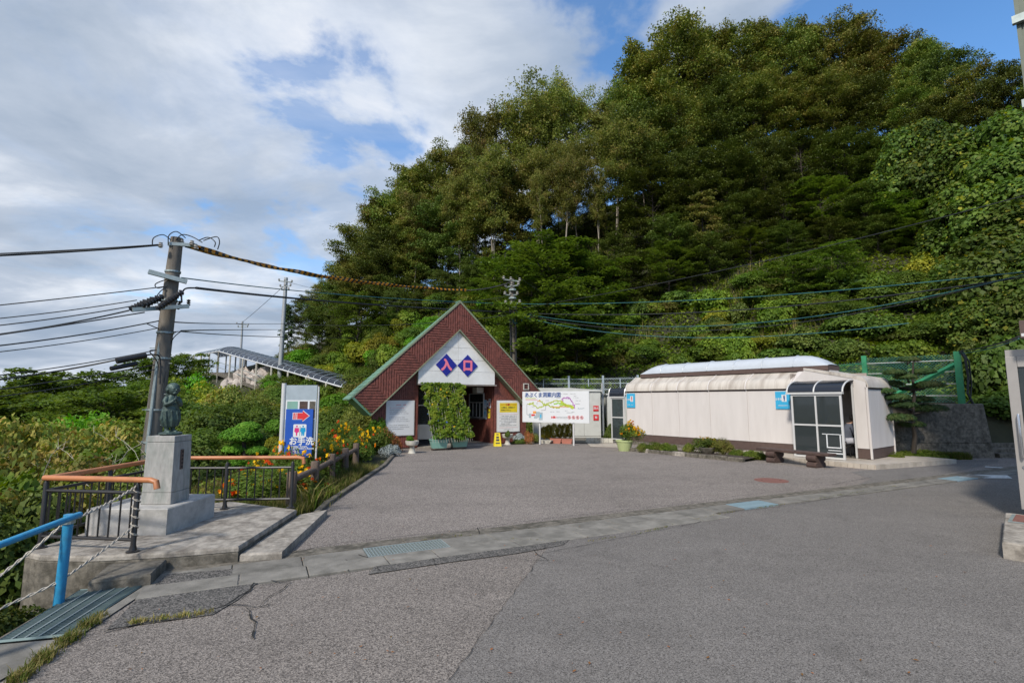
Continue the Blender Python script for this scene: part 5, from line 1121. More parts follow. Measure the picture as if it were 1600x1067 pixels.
wire((306, 450, 11.3), (540, 473, 18), (798, 488, 26.3), .030, m_wire, 'thick black cable between the two concrete poles')
wire((270, 503, 11), (330, 505.5, 20), (445, 506, 42), .016, m_wire, 'black cable from the pole towards the slim grey pole'); wire((283, 517, 11), (340, 515.5, 22), (440, 515, 42), .02, m_wire, 'second black cable towards the slim grey pole'); wire((283, 518, 11), (420, 526, 18), (560, 528, 27), .012, m_wire, 'thin low cable passing over the covered walkway')
wire((447, 440, 42), (600, 470, 36), (798, 462, 26.4), .012, m_wire, 'thin cable between the slim pole and the pole by the roof'); wire((440, 506, 42), (630, 507, 34), (798, 492, 26.4), .014, m_wire, 'thin black cable low across the entrance roof')
wire((451, 440, 42), (418, 470, 47), (379, 503, 60), .02, m_wire, 'thin cable from the slim grey pole to the distant pole')
wire((805, 475, 26.3), (1190, 463, 19), (1660, 418, 12), .015, m_teal, 'upper teal cable across the wooded slope'); wire((805, 489, 26.3), (1190, 482, 19), (1660, 424, 12), .021, m_wire, 'thick black cable across the wooded slope')
wire((805, 488, 26.3), (1150, 507, 19.5), (1660, 414, 12), .014, m_teal, 'lower teal cable sagging across the slope'); wire((805, 490, 26.3), (1150, 514, 19.5), (1660, 412, 12), .016, m_wire, 'lower black cable sagging beside the teal one')
wire((805, 492, 26.3), (1060, 527, 21), (1420, 505, 16.5), .014, m_teal, 'lowest thin teal cable over the toilet building'); wire((805, 483, 26.3), (1180, 411, 19), (1660, 290, 12), .014, m_wire, 'thin cable climbing diagonally across the trees'); wire((806, 430, 26.4), (900, 492, 27), (1010, 560, 27), .012, m_wire, 'thin stay running down to the right of the rear pole')
fp = wire((1502, 548, 15.9), (1545, 541, 11), (1592, 526, 7.3), .016, m_wire, 'black cable from the green fence to the sign box'); wire((1502, 552, 15.9), (1545, 545, 11), (1592, 529, 7.3), .010, m_teal, 'thin teal cable from the green fence to the sign box')
b = MB(); b.tube(L3((1500, 548, 15.8), (1508, 560, 15.75), (1513, 590, 15.75), (1512, 615, 15.75), (1522, 634, 15.75)), .035, 7); b.tube(L3((1503, 547, 15.8), (1514, 565, 15.75), (1518, 600, 15.75), (1516, 625, 15.75), (1508, 632, 15.75)), .022, 7); tag(b.build('hanging_cable_bundle', m_wire), 'black cable bundle hanging beside the last green fence post', 'cable')
def striped(a, m, c, r, label, ph=0.):
    A, Mm, C_ = P(*a), P(*m), P(*c); N_ = 110; L1 = (Mm - A).length; L2 = (C_ - Mm).length; tm = L1 / (L1 + L2); pts = []
    for i in range(N_ + 1):
        t = i / N_; pts.append(A * ((t - tm) * (t - 1) / tm) + Mm * (t * (t - 1) / (tm * (tm - 1))) + C_ * (t * (t - tm) / (1 - tm)) + Vector((0, 0, .018 * math.sin(i * .35 + ph))))
    b = MB()
    for i in range(0, N_): b.m = 1 if i % 2 else 0; b.tube(pts[i:i + 2], r, 7, cap=False)
    tag(b.build('striped_cable_cover', [m_wire, m_orb]), label, 'cable cover')
striped((300, 383, 11.1), (480, 428, 16.5), (728, 453, 26), .034, 'upper black and orange striped cable cover'); striped((290, 386, 11.0), (480, 426, 16.4), (728, 455, 26), .028, 'lower black and orange striped cable cover', 2.)
striped((312, 388, 11.15), (490, 431, 16.8), (735, 454, 26.3), .03, 'middle black and orange striped cable cover', 4.)
wire((728, 454, 26), (765, 450, 26.2), (798, 441, 26.3), .03, m_wire, 'black cable from the striped covers to the rear pole')

# ============================================================ COVERED WALKWAY ON THE LEFT SLOPE
wk = thing('covered_walkway', (-20, 43, 2.4), 0, 'covered walkway with an arched smoked roof climbing the left slope', 'walkway')
wA, wB, wC = P(545, 608, 34.5), P(342, 549, 50), P(303, 556, 60)
def arcsec(p, d, r=1.25, h=.52):
    nrm = Vector((-d.y, d.x, 0)).normalized(); 
    if nrm.y < 0: nrm = -nrm
    return [p + nrm * (r - r * math.cos(a)) + Vector((0, 0, h * math.sin(a))) for a in [math.pi * k / 8 for k in range(9)]]
def wing(a, c, n):
    d = (c - a); 
    for i in range(n):
        p, q = a + d * ((i + .04) / n), a + d * ((i + .96) / n); s0, s1 = arcsec(p, d), arcsec(q, d); vs = s0 + s1; k = len(s0)
        b = MB(); b.add(vs, [(j, j + 1, k + j + 1, k + j) for j in range(k - 1)]); b.build('roof_sheet', m_roofglass, wk, world=True, smooth=True)
    for i in range(n + 1):
        b = MB(); b.tube(arcsec(a + d * (i / n), d, 1.26, .535), .022, 5); b.build('roof_rib', m_fence, wk, world=True)
    nrm = Vector((-d.y, d.x, 0)).normalized(); nrm = nrm if nrm.y > 0 else -nrm
    for o_ in (0, 2.5): b = MB(); b.tube([a + nrm * o_, c + nrm * o_], .06, 6); b.build('eave_beam', m_alum, wk, world=True)
    for o_ in (0, 2.5):
        m = max(3, n // 3)
        for i in range(m + 1):
            p = a + d * (i / m) + nrm * o_; g = hz(p.x, p.y); b = MB(); b.tube([(p.x, p.y, min(g, p.z - 1.9) - .2), p], .075, 6); b.build('post', m_urn, wk, world=True)
    b = MB(); 
    f0, f1 = a - Vector((0, 0, 2.05)), c - Vector((0, 0, 2.05)); b.add([f0, f1, f1 + nrm * 2.5, f0 + nrm * 2.5, f0 - Vector((0, 0, .3)), f1 - Vector((0, 0, .3)), f1 + nrm * 2.5 - Vector((0, 0, .3)), f0 + nrm * 2.5 - Vector((0, 0, .3))], [(0, 1, 2, 3), (0, 4, 5, 1), (1, 5, 6, 2), (2, 6, 7, 3), (3, 7, 4, 0), (7, 6, 5, 4)]); b.build('ramp', m_conc_dark, wk, world=True)
    for hgt in (.5, 1.0): b = MB(); b.tube([a - Vector((0, 0, 2.05 - hgt)), c - Vector((0, 0, 2.05 - hgt))], .03, 5); b.build('side_rail', m_galv, wk, world=True)
wing(wA, wB, 24); wing(wB, wC, 8)
def rock(x, y, s, label, seed):
    rr = random.Random(seed); b = MB(); ball(b, (0, 0, s * .35), (s * .6, s * .5, s * .62), 10); b.v = [(a * rr.uniform(.75, 1.25), c * rr.uniform(.75, 1.25), d * rr.uniform(.8, 1.2)) for a, c, d in b.v]
    z = hz(x, y); b.v = [(a + x, c + y, d + z - s * .15) for a, c, d in b.v]; tag(b.build('rock', m_rock), label, 'rock', 'pale limestone rocks beside the covered walkway')
for i, (px, py, Y, s) in enumerate([(382, 588, 47.5, 1.5), (402, 590, 46, 1.6), (415, 592, 45, 1.9), (423, 594, 44.5, 1.3), (437, 600, 43, 1.0), (356, 585, 47, 1.1), (372, 590, 46.5, .8), (492, 600, 38.5, 1.5), (478, 604, 39, .9), (460, 610, 36, .8), (452, 616, 33, .9), (442, 622, 31, .9), (466, 618, 33, .7), (500, 618, 36, .8)]):
    p = P(px, py, Y); rock(p.x, Y, s, ['first pale rock under the upper walkway roof', 'second pale rock under the upper walkway roof', 'largest pale rock under the walkway', 'pale rock right of the largest one', 'pale rock behind the white sign post', 'small rock at the top bend of the walkway', 'smallest rock near the top bend', 'large pinkish rock above the toilet sign', 'pale rock left of the pinkish rock', 'small rock just above the toilet sign', 'rock among pale flowers beside the sign', 'lowest pale rock beside the sign', 'small pale rock behind the toilet sign board', 'small rock at the lower end of the walkway'][i], i)

# ============================================================ SMALL THINGS ROUND THE ENTRANCE
def planter(name, p, rz, w, d, h, mat, label, cat='planter', soil=True, casters=False, taper_=.82, group=None):
    t = thing(name, p, rz, label, cat, group); z0 = .07 if casters else 0; b = MB(); vs = []; th = .02
    def ring(k, z, s=0): return [(x * (w / 2 - s) * k, y * (d / 2 - s) * k, z) for x, y in ((-1, -1), (1, -1), (1, 1), (-1, 1))]
    vs = ring(taper_, z0) + ring(1, z0 + h - .03) + ring(1.06, z0 + h - .03) + ring(1.06, z0 + h) + ring(1, z0 + h, th) + ring(.97, z0 + h - .06, th)
    fs = [(3, 2, 1, 0)] + [(q * 4 + i, q * 4 + (i + 1) % 4, q * 4 + 4 + (i + 1) % 4, q * 4 + 4 + i) for q in range(5) for i in range(4)]
    b.add(vs, fs); b.build('box', mat, t)
    b = MB(); b.add(ring(.975, z0 + h - .05, th), [(0, 1, 2, 3)]); b.build('soil', m_soil, t)
    if casters:
        b = MB(); b.bx(-w * .45, w * .45, -d * .42, d * .42, z0 - .02, z0 - .002); b.build('caster_board', m_log, t)
        for x in (-.38, .38):
            for y in (-.32, .32): b = MB(); b.tube([(x * w - .012, y * d, .025), (x * w + .012, y * d, .025)], .025, 10); b.build('caster', m_brown, t)
    return t
planter('mint_planter', G(685.5, 703), R(22), .60, .30, .30, m_mint, 'left mint green planter under the vine curtain', casters=True)
planter('mint_planter', G(717, 701), R(22), .60, .30, .30, m_mint, 'right mint green planter under the vine curtain', casters=True)
def urn(p, label):
    t = thing('urn_planter', p, 0, label, 'planter'); b = MB(); b.lathe((0, 0, 0), [(.13, 0), (.12, .02), (.085, .10), (.075, .18), (.09, .22), (.19, .27), (.215, .34), (.22, .40), (.20, .405), (.18, .37), (.01, .365)], 24); b.build('bowl', m_urn, t, smooth=True); return t
urn(G(643.5, 708), 'cement urn planter left of the vine curtain'); urn(G(793, 694.5), 'cement urn planter below the right notice board')
ya = thing('floor_sign', G(777, 697), R(12), 'yellow folding floor sign beside the entrance', 'sign')
for s in (-1, 1):
    b = MB(); b.prism([(-.14, 0), (.14, 0), (.10, .5), (-.10, .5)], -.012, .012, 'y'); b.xf(Matrix.Translation((0, s * .10, 0)) @ Matrix.Rotation(-s * R(-11) * 1, 4, 'X')); fb = b.build('leaf', m_yellow, ya)
    if s < 0:
        for z0, z1, w in ((.30, .37, .05), (.2, .27, .06), (.10, .14, .08), (.42, .46, .04)):
            b = MB(); b.bx(-w, w, -.018, -.0135, z0, z1); b.xf(Matrix.Translation((0, -.10, 0)) @ Matrix.Rotation(R(-11), 4, 'X')); b.build('print', m_ink if z0 < .4 else m_brown, fb)
planter('pink_planter', G(869.5, 692.5), R(-25), .46, .22, .20, m_terra, 'left pink trough planter under the map board'); planter('pink_planter', G(886.5, 693), R(-25), .46, .22, .20, m_terra, 'right pink trough planter under the map board')
planter('stone_trough', G(848, 692.5), R(-25), .75, .2, .13, m_urn, 'low pale trough at the left foot of the map board')
fpt = thing('flower_pot', G(976, 704), 0, 'large pale green pot by the corner of the toilet building', 'flower pot')
b = MB(); b.lathe((0, 0, 0), [(.20, 0), (.23, .12), (.275, .30), (.295, .31), (.295, .355), (.27, .36), (.25, .33), (.01, .32)], 28); b.build('pot', m_lime, fpt, smooth=True); b = MB(); b.lathe((0, 0, 0), [(.25, .325), (.01, .34)], 20); b.build('soil', m_soil, fpt)
stb = thing('stone_bowl', G(1106, 709, .06), 0, 'round grey stone bowl in the bed before the toilet building', 'bowl'); b = MB(); b.lathe((0, 0, 0), [(.15, 0), (.24, .1), (.27, .19), (.24, .2), (.01, .18)], 20); b.build('bowl', m_conc_dark, stb, smooth=True)
# kerb and bed in front of the toilets
kb2 = thing('bed_kerb', (5.3, 16, 0), 0); tag(kb2, 'grey kerb stones edging the bed before the toilet building', kind='structure')
ka, kc = Vector(G(979, 704)), Vector(G(1163, 722)); d = kc - ka; n = 9
for i in range(n):
    p = ka + d * ((i + .5) / n); mb = MB(); hh = .115 + .01 * math.sin(i * 2.); mb.bev(-d.length / n / 2 + .006, d.length / n / 2 - .006, -.05, .05, -.05, hh, .012); mb.xf(Matrix.Translation(p) @ Matrix.Rotation(math.atan2(d.y, d.x), 4, 'Z')); mb.build('kerb_stone', m_conc if i in (1, 4) else m_conc_dark, kb2, world=True)
b = MB(); dn = d.normalized(); nn = Vector((-dn.y, dn.x, 0)); q0, q1 = ka + nn * .06, kc + nn * .06; b.add([(q0.x, q0.y, .07), (q1.x, q1.y, .07), (q1.x + nn.x * .62, q1.y + nn.y * .62, .09), (q0.x + nn.x * .9, q0.y + nn.y * .9, .09)], [(0, 1, 2, 3)]); structure(b.build('planting_bed', m_soil), 'soil bed between the kerb and the toilet building')
# bench
bn_ = thing('log_bench', (7.55, 13.95, 0), math.atan2(13.45 - 14.5, 7.84 - 7.30), 'dark wooden bench with a plank on two notched log ends', 'bench')
for s in (-1, 1):
    b = MB(); b.prism([(-.20, 0), (.20, 0), (.22, .06), (.20, .12), (.15, .145), (.21, .17), (.23, .23), (.21, .29), (.17, .31), (-.17, .31), (-.21, .29), (-.23, .23), (-.21, .17), (-.15, .145), (-.20, .12), (-.22, .06)], s * .58 - .13, s * .58 + .13, 'x'); b.build('log_end', m_wood_dark, bn_, bevel=.015)
b = MB(); b.bev(-1.02, 1.02, -.19, .17, .312, .375, .012); b.build('plank', m_wood_dark, bn_, bevel=.004)
m_jacket = pm('grey_jacket', (.09, .10, .13), .9, bump=.3); m_trouser = pm('pale_trousers', (.42, .42, .46), .9, bump=.2); m_skin = pm('skin', (.48, .28, .19), .55); m_hair = pm('dark_hair', (.02, .016, .014), .6)
# the person sitting inside the porch
ps = thing('person', tw_(7.58, .38, .12), TR_ + R(25), 'person in a dark jacket and pale trousers sitting inside the glazed porch', 'person')
b = MB(); b.tube([(0, 0, .42), (.02, 0, .55), (.08, 0, .72), (.16, 0, .86), (.20, 0, .93)], [.16, .155, .17, .15, .06], 14)
for s in (-1, 1):
    b.tube([(.15, s * .17, .85), (.20, s * .21, .70), (.24, s * .20, .58), (.42, s * .10, .56), (.48, s * .05, .57)], [.065, .058, .05, .042, .034], 10)
    b.tube([(0, s * .09, .43), (.22, s * .11, .45), (.44, s * .12, .44), (.45, s * .12, .25), (.44, s * .12, .07)], [.10, .09, .07, .058, .045], 12); ball(b, (.50, s * .12, .045), (.12, .045, .04))
    for k in range(5): b.tube([(.48, s * .05 + (k - 2) * .008, .57), (.53, s * .045 + (k - 2) * .014, .565 + (k % 2) * .005), (.55, s * .04 + (k - 2) * .012, .545)], [.011, .009, .007], 6)
b.tube([(.19, 0, .90), (.22, 0, .98)], .055, 10); ball(b, (.25, 0, 1.06), (.095, .078, .115)); ball(b, (.34, 0, 1.05), (.018, .014, .02)); ball(b, (.25, .078, 1.05), (.02, .01, .03)); ball(b, (.25, -.078, 1.05), (.02, .01, .03))
bd_ = organic('body', b, m_skin, ps, .014, 2); bd_.data.materials.clear()
for m_ in (m_skin, m_jacket, m_trouser, m_black): bd_.data.materials.append(m_)
for p in bd_.data.polygons:
    x, y, z = p.center
    p.material_index = 0 if (z > .93 or (x > .45 and .53 < z < .60 and abs(y) < .12)) else (3 if z < .085 else (2 if (z < .53 and not (x < -.02 and z > .47)) else 1))
b = MB(); ball(b, (.225, 0, 1.085), (.108, .09, .11)); b.v = [v for v in b.v]; hr = organic('hair', b, m_hair, ps, .014, 1)
sl_ = thing('stool', tw_(7.58, .38, .12), TR_, 'low dark stool inside the glazed porch', 'stool'); b = MB(); b.bev(-.18, .18, -.18, .18, .28, .33, .01); b.build('seat', m_black, sl_)
for x in (-.15, .15):
    for y in (-.15, .15): b = MB(); b.bx(x - .015, x + .015, y - .015, y + .015, 0, .28); b.build('leg', m_black, sl_)
# light decal frame printed on the porch glass
dk = tag(dc.build('white_decal', m_signw, T_), 'white bench-like outline printed on the lower right pane'); dk['kind'] = 'stuff'
# ============================================================ VEGETATION
def rotm(rng, n, up_bias):
    """random leaf frames: normal leaning upwards, tangent random"""
    nrm = rng.normal(size=(n, 3)) * (1 - up_bias) ; nrm[:, 2] += up_bias; nrm /= np.linalg.norm(nrm, axis=1, keepdims=True) + 1e-9
    t = rng.normal(size=(n, 3)); t -= nrm * (t * nrm).sum(1, keepdims=True); t /= np.linalg.norm(t, axis=1, keepdims=True) + 1e-9
    return nrm, t, np.cross(nrm, t)
def leaf_mesh(name, C, rng, size, mats, up=.5, asp=.55, outward=None, mi=None, jit=.35, three=False):
    n = len(C); nrm, t, s = rotm(rng, n, up)
    if outward is not None:
        nrm = nrm * .55 + outward * .8; nrm /= np.linalg.norm(nrm, axis=1, keepdims=True) + 1e-9
        t -= nrm * (t * nrm).sum(1, keepdims=True); t /= np.linalg.norm(t, axis=1, keepdims=True) + 1e-9; s = np.cross(nrm, t)
    L_ = (size * (1 + jit * rng.uniform(-1, 1, n)))[:, None]
    a = C - t * L_ * .5; c = C + t * L_ * .5 - nrm * L_ * .12; w = s * L_ * asp * .5; mid = C + nrm * L_ * .10 - t * L_ * .05
    V = np.stack([a, mid - w, c, mid + w], 1).reshape(-1, 3); F = np.arange(4 * n).reshape(n, 4)
    return arr_mesh(name, V, F, mats, mi=mi)
def blade_mesh(name, B, rng, h, w, mats, lean=.35, mi=None):
    n = len(B); a = rng.uniform(0, 2 * np.pi, n); hh = h * rng.uniform(.5, 1.2, n); d = np.stack([np.cos(a), np.sin(a), np.zeros(n)], 1); s = np.stack([-np.sin(a), np.cos(a), np.zeros(n)], 1) * (w / 2)
    ln = (lean * rng.uniform(.2, 1.3, n))[:, None]; up = np.array([0, 0, 1.])
    m = B + up * (hh * .6)[:, None] + d * ln * (hh * .3)[:, None]; tip = B + up * hh[:, None] * .95 + d * ln * hh[:, None]
    V = np.stack([B - s, B + s, m + s * .7, m - s * .7, tip], 1).reshape(-1, 3); i = np.arange(n)[:, None] * 5
    F = np.concatenate([i + np.array([[0, 1, 2, 3]]), i + np.array([[3, 2, 4, 4]])], 0)
    me = bpy.data.meshes.new(name); q = (i + np.array([[0, 1, 2, 3]])); tr = (i + np.array([[3, 2, 4]]))
    V = V.astype(np.float32); me.vertices.add(len(V)); me.vertices.foreach_set('co', V.ravel())
    lv = np.concatenate([np.concatenate([q, tr], 1).ravel()]).astype(np.int32); me.loops.add(len(lv)); me.loops.foreach_set('vertex_index', lv)
    ls = (np.arange(n)[:, None] * 7 + np.array([[0, 4]])).ravel().astype(np.int32); me.polygons.add(2 * n); me.polygons.foreach_set('loop_start', ls); me.polygons.foreach_set('loop_total', np.tile([4, 3], n).astype(np.int32))
    for mm in mats: me.materials.append(mm)
    if mi is not None: me.polygons.foreach_set('material_index', np.repeat(mi, 2).astype(np.int32))
    me.update(calc_edges=True); return me

def tree_parts(seed, H, Rc, base, nl, n_leaf, leaf, style='broad', stems=1, lean=.05, spray=.62, flat=.16, up=.55, droop=.10, r0=.16, top=.35):
    """skeleton of a tree: stems, limbs and twigs; leaves sit in flattened sprays round the twig ends"""
    rng = np.random.default_rng(seed); rr = random.Random(seed); wood = MB(); cl = []
    for st in range(stems):
        a0 = rr.uniform(0, 6.28); ln = lean * (1 if stems == 1 else 3.2); tp = []; off = Vector((math.cos(a0), math.sin(a0), 0))
        for i in range(9):
            t = i / 8; tp.append(Vector((0, 0, 0)) + off * (.15 * (stems > 1) + ln * H * t ** 1.3 * .5) + Vector((rr.uniform(-1, 1), rr.uniform(-1, 1), 0)) * .018 * H * t + Vector((0, 0, H * .94 * t)))
        rs = [r0 * (1 if stems == 1 else .7) * (1 - .82 * (i / 8) ** .8) for i in range(9)]; wood.tube(tp, rs, 7, cap=False)
        def tpt(t): q = t * 8; i = min(7, int(q)); return tp[i].lerp(tp[i + 1], q - i)
        n_ = nl // stems
        for i in range(n_):
            f = base + (1 - base) * ((i + rr.random()) / n_) ** .85; az = i * 2.4 + rr.uniform(-.5, .5) + a0
            g = (f - base) / (1 - base)
            if style == 'broad': env = math.sin(math.pi * min(1, (g * .80 + .16))) ** .6
            elif style == 'tall': env = (math.sin(math.pi * min(1, g * .86 + .10)) ** .7) * .8
            elif style == 'vase': env = .35 + .75 * g if g < .8 else 1.5 * (1.05 - g) + .35
            else: env = (1 - g) ** .75 * .95 + .12
            Ll = Rc * env * rr.uniform(.7, 1.15); el = {'broad': .55, 'tall': .6, 'vase': .85, 'cone': .12}[style] * rr.uniform(.6, 1.2) + .5 * g * (style != 'cone')
            p0 = tpt(min(f, .98)); d = Vector((math.cos(az) * math.cos(el), math.sin(az) * math.cos(el), math.sin(el))); pts = [p0]
            m = 5
            for j in range(1, m + 1):
                d = (d + Vector((rr.uniform(-.18, .18), rr.uniform(-.18, .18), -.10 + rr.uniform(-.06, .06)))).normalized(); pts.append(pts[-1] + d * Ll / m)
            wood.tube(pts, [max(.012, r0 * .36 * (1 - .8 * j / m) * (1 - .5 * f)) for j in range(m + 1)], 5, cap=False)
            nt_ = max(3, int(Ll / .55))
            for k in range(nt_):
                t = .28 + .72 * (k + rr.random()) / nt_; q = t * m; ii = min(m - 1, int(q)); p = pts[ii].lerp(pts[ii + 1], q - ii); side = az + rr.choice((-1, 1)) * rr.uniform(.4, 1.2); L2 = Ll * rr.uniform(.18, .38) * (1.25 - t * .5)
                e = p + Vector((math.cos(side) * L2, math.sin(side) * L2, L2 * rr.uniform(-.15, .35)))
                wood.tube([p, (p + e) / 2 + Vector((0, 0, .05 * L2)), e], [.014, .010, .006], 3, cap=False)
                cl.append((e, side)); cl.append(((p + e) / 2, side))
            cl.append((pts[-1], az))
    ncl = len(cl); per = max(6, int(n_leaf / ncl)); N_ = ncl * per
    cen = np.repeat(np.array([list(c[0]) for c in cl]), per, 0); az = np.repeat(np.array([c[1] for c in cl]), per)
    cs = np.repeat(rng.uniform(.6, 1.3, ncl), per) * spray
    rad = np.sqrt(rng.uniform(0, 1, N_)) * cs; th = rng.uniform(0, 2 * np.pi, N_)
    ox = np.cos(th) * rad * 1.25; oy = np.sin(th) * rad * .8
    P_ = cen + np.stack([ox * np.cos(az) - oy * np.sin(az), ox * np.sin(az) + oy * np.cos(az), rng.normal(size=N_) * flat * cs - droop * (rad / spray) ** 2 + .05], 1)
    return wood, P_, rng
def mb_mesh(b, name, mat):
    me = bpy.data.meshes.new(name); me.from_pydata(b.v, [], b.f); me.materials.append(mat); me.polygons.foreach_set('use_smooth', [True] * len(me.polygons)); me.update(); return me
TREES = {}
def tree_kind(key, lf, bark, leaf, up, **k):
    w, P_, rng = tree_parts(leaf=leaf, **k); TREES[key] = (mb_mesh(w, 'trunk', bark), leaf_mesh('crown', P_, rng, leaf, [lf], up, asp=.62), float(P_[:, 2].max()))
tree_kind('oak_a', lf_ridge, m_bark, .18, .6, seed=1, H=12, Rc=4.3, base=.22, nl=46, n_leaf=34000, style='broad', spray=.8, flat=.17, droop=.2)
tree_kind('oak_b', lf_ridge, m_bark, .18, .6, seed=2, H=13, Rc=4.0, base=.26, nl=46, n_leaf=34000, style='tall', spray=.85, flat=.18, droop=.2)
tree_kind('oak_c', lf_deep, m_bark_d, .18, .6, seed=3, H=11, Rc=4.4, base=.16, nl=46, n_leaf=34000, style='broad', spray=.85, flat=.15, droop=.22)
tree_kind('zelk', lf_olive, m_bark_p, .18, .4, seed=4, H=13, Rc=5.0, base=.48, nl=42, n_leaf=26000, style='vase', stems=3, spray=.75, flat=.3)
tree_kind('zelk_b', lf_olive, m_bark_p, .18, .4, seed=14, H=13, Rc=4.6, base=.50, nl=34, n_leaf=20000, style='vase', stems=2, spray=.7, flat=.3)
tree_kind('maple_a', lf_maple, m_bark_d, .19, .8, seed=5, H=8, Rc=3.8, base=.15, nl=34, n_leaf=20000, style='broad', spray=.68, flat=.07, droop=.22)
tree_kind('maple_b', lf_deep, m_bark_d, .19, .7, seed=6, H=9, Rc=4.0, base=.10, nl=44, n_leaf=26000, style='broad', spray=.72, flat=.12, droop=.26)
tree_kind('maple_c', lf_maple, m_bark_d, .15, .7, seed=7, H=5, Rc=2.8, base=.12, nl=26, n_leaf=14000, style='broad', spray=.5, flat=.09, droop=.18, r0=.09)
tree_kind('decid', lf_olive, m_bark_d, .2, .55, seed=8, H=9, Rc=3.4, base=.2, nl=26, n_leaf=9000, style='cone', spray=.6, flat=.10)
tree_kind('conif', lf_pine, m_bark_d, .17, .3, seed=9, H=9, Rc=2.2, base=.12, nl=44, n_leaf=14000, style='cone', spray=.45, flat=.16)
NTREE = [0]
def region(px):
    for lim, t in ((440, 'left of the slim grey pole'), (470, 'behind the slim grey pole'), (500, 'just right of the slim grey pole'), (540, 'above the lower end of the covered walkway'), (575, 'above the left tip of the entrance roof'), (610, 'above the left slope of the entrance roof'), (645, 'above the middle of the left roof slope'), (680, 'above the striped cable covers'), (715, 'directly above entrance ridge'), (750, 'just right of the entrance ridge'), (785, 'between the entrance ridge and the rear pole'), (815, 'directly above rear concrete pole'), (860, 'above the left half of the map board'), (910, 'above the right half of the map board'), (950, 'above the red signs on the shed'), (990, 'above the left corner of the toilet building'), (1030, 'above the start of the arched skylight'), (1075, 'above the second skylight bay'), (1120, 'above the third skylight bay'), (1165, 'above the middle of the skylight'), (1210, 'above the porch side sign of the toilets'), (1255, 'above the glazed porch'), (1300, 'above the end of the skylight'), (1345, 'above the porch doorway'), (1390, 'above the end wall of the toilet building'), (1440, 'above the garden pine'), (1490, 'above the green fence brace'), (1530, 'above the last green fence post'), (1575, 'above the low side steps'), (1640, 'above the glass door'), (9999, 'beyond the right edge')):
        if px < lim: return t
def tree_at(key, px, Y, top, label, group, wide=1., cat='tree', name='broadleaf_tree', sink=.3, x=None):
    X = (px - 800) / 800 * Y * 1.0 if x is None else x
    X = P(px, (top + 520) / 2, Y).x if x is None else x
    g = hz(X, Y) - sink; zt = P(px, top, Y).z; s = (zt - g) / TREES[key][2]
    tm, cm, _ = TREES[key]; rz = (NTREE[0] * 2.13) % 6.28; NTREE[0] += 1
    o = bpy.data.objects.new(name, None); col.objects.link(o); o.location = (X, Y, g); o.rotation_euler = (0, 0, rz); o.scale = (s * wide, s * wide, s)
    tag(o, label, cat, group)
    for nm, me in (('trunk', tm), ('crown', cm)): c = bpy.data.objects.new(nm, me); col.objects.link(c); c.parent = o
    return o
GR = 'broadleaf trees along the skyline of the wood'; GM = 'trees on the middle of the wooded slope'; GF = 'trees at the foot of the wooded slope'
back = [(452, 50, 478, 'conif', 0.79), (480, 55, 460, 'oak_c', 0.88), (505, 52, 440, 'oak_a', 0.88), (535, 50, 407, 'oak_b', 0.88), (560, 50, 352, 'oak_a', 0.88), (590, 50, 304, 'oak_b', 0.92), (622, 50, 277, 'oak_a', 0.88), (655, 49, 254, 'oak_b', 0.88), (692, 49, 228, 'oak_a', 0.88), (728, 48, 210, 'oak_b', 0.88), (762, 47, 172, 'zelk_b', 0.88), (805, 47, 150, 'zelk', 0.88), (850, 46, 132, 'zelk_b', 0.84), (895, 46, 130, 'zelk', 0.84), (935, 46, 147, 'zelk_b', 0.88), (978, 46, 124, 'oak_a', 0.88), (1020, 46, 66, 'oak_b', 0.88), (1062, 46, 40, 'oak_a', 0.88), (1105, 46, 34, 'oak_b', 0.88), (1150, 46, 52, 'oak_a', 0.88), (1195, 46, 30, 'oak_b', 0.88), (1235, 46, 28, 'oak_a', 0.88), (1280, 46, 44, 'oak_b', 0.88), (1325, 46, 24, 'oak_a', 0.88), (1370, 44, 40, 'oak_b', 0.88), (1412, 43, 44, 'oak_a', 0.88), (1455, 40, 52, 'oak_b', 0.88), (1495, 37, 80, 'oak_c', 0.97), (1540, 33, 94, 'oak_a', 0.88), (1600, 31, 84, 'oak_c', 0.88), (1680, 30, 90, 'oak_a', 0.88), (1780, 29, 90, 'oak_c', 0.88), (1900, 29, 100, 'oak_a', 0.88)]
names = {'oak_a': 'rounded olive green skyline tree', 'oak_b': 'tall narrow skyline tree', 'oak_c': 'dense deep green skyline tree', 'zelk': 'many stemmed olive skyline tree', 'zelk_b': 'two stemmed olive skyline tree', 'conif': 'dark conifer'}
rb = random.Random(31)
for px, Y, top, k, w in back: tree_at(k, px, Y, top + rb.uniform(-10, 16) * (px > 490), names[k] + ' ' + region(px), GR, w * rb.uniform(.78, 1.12))
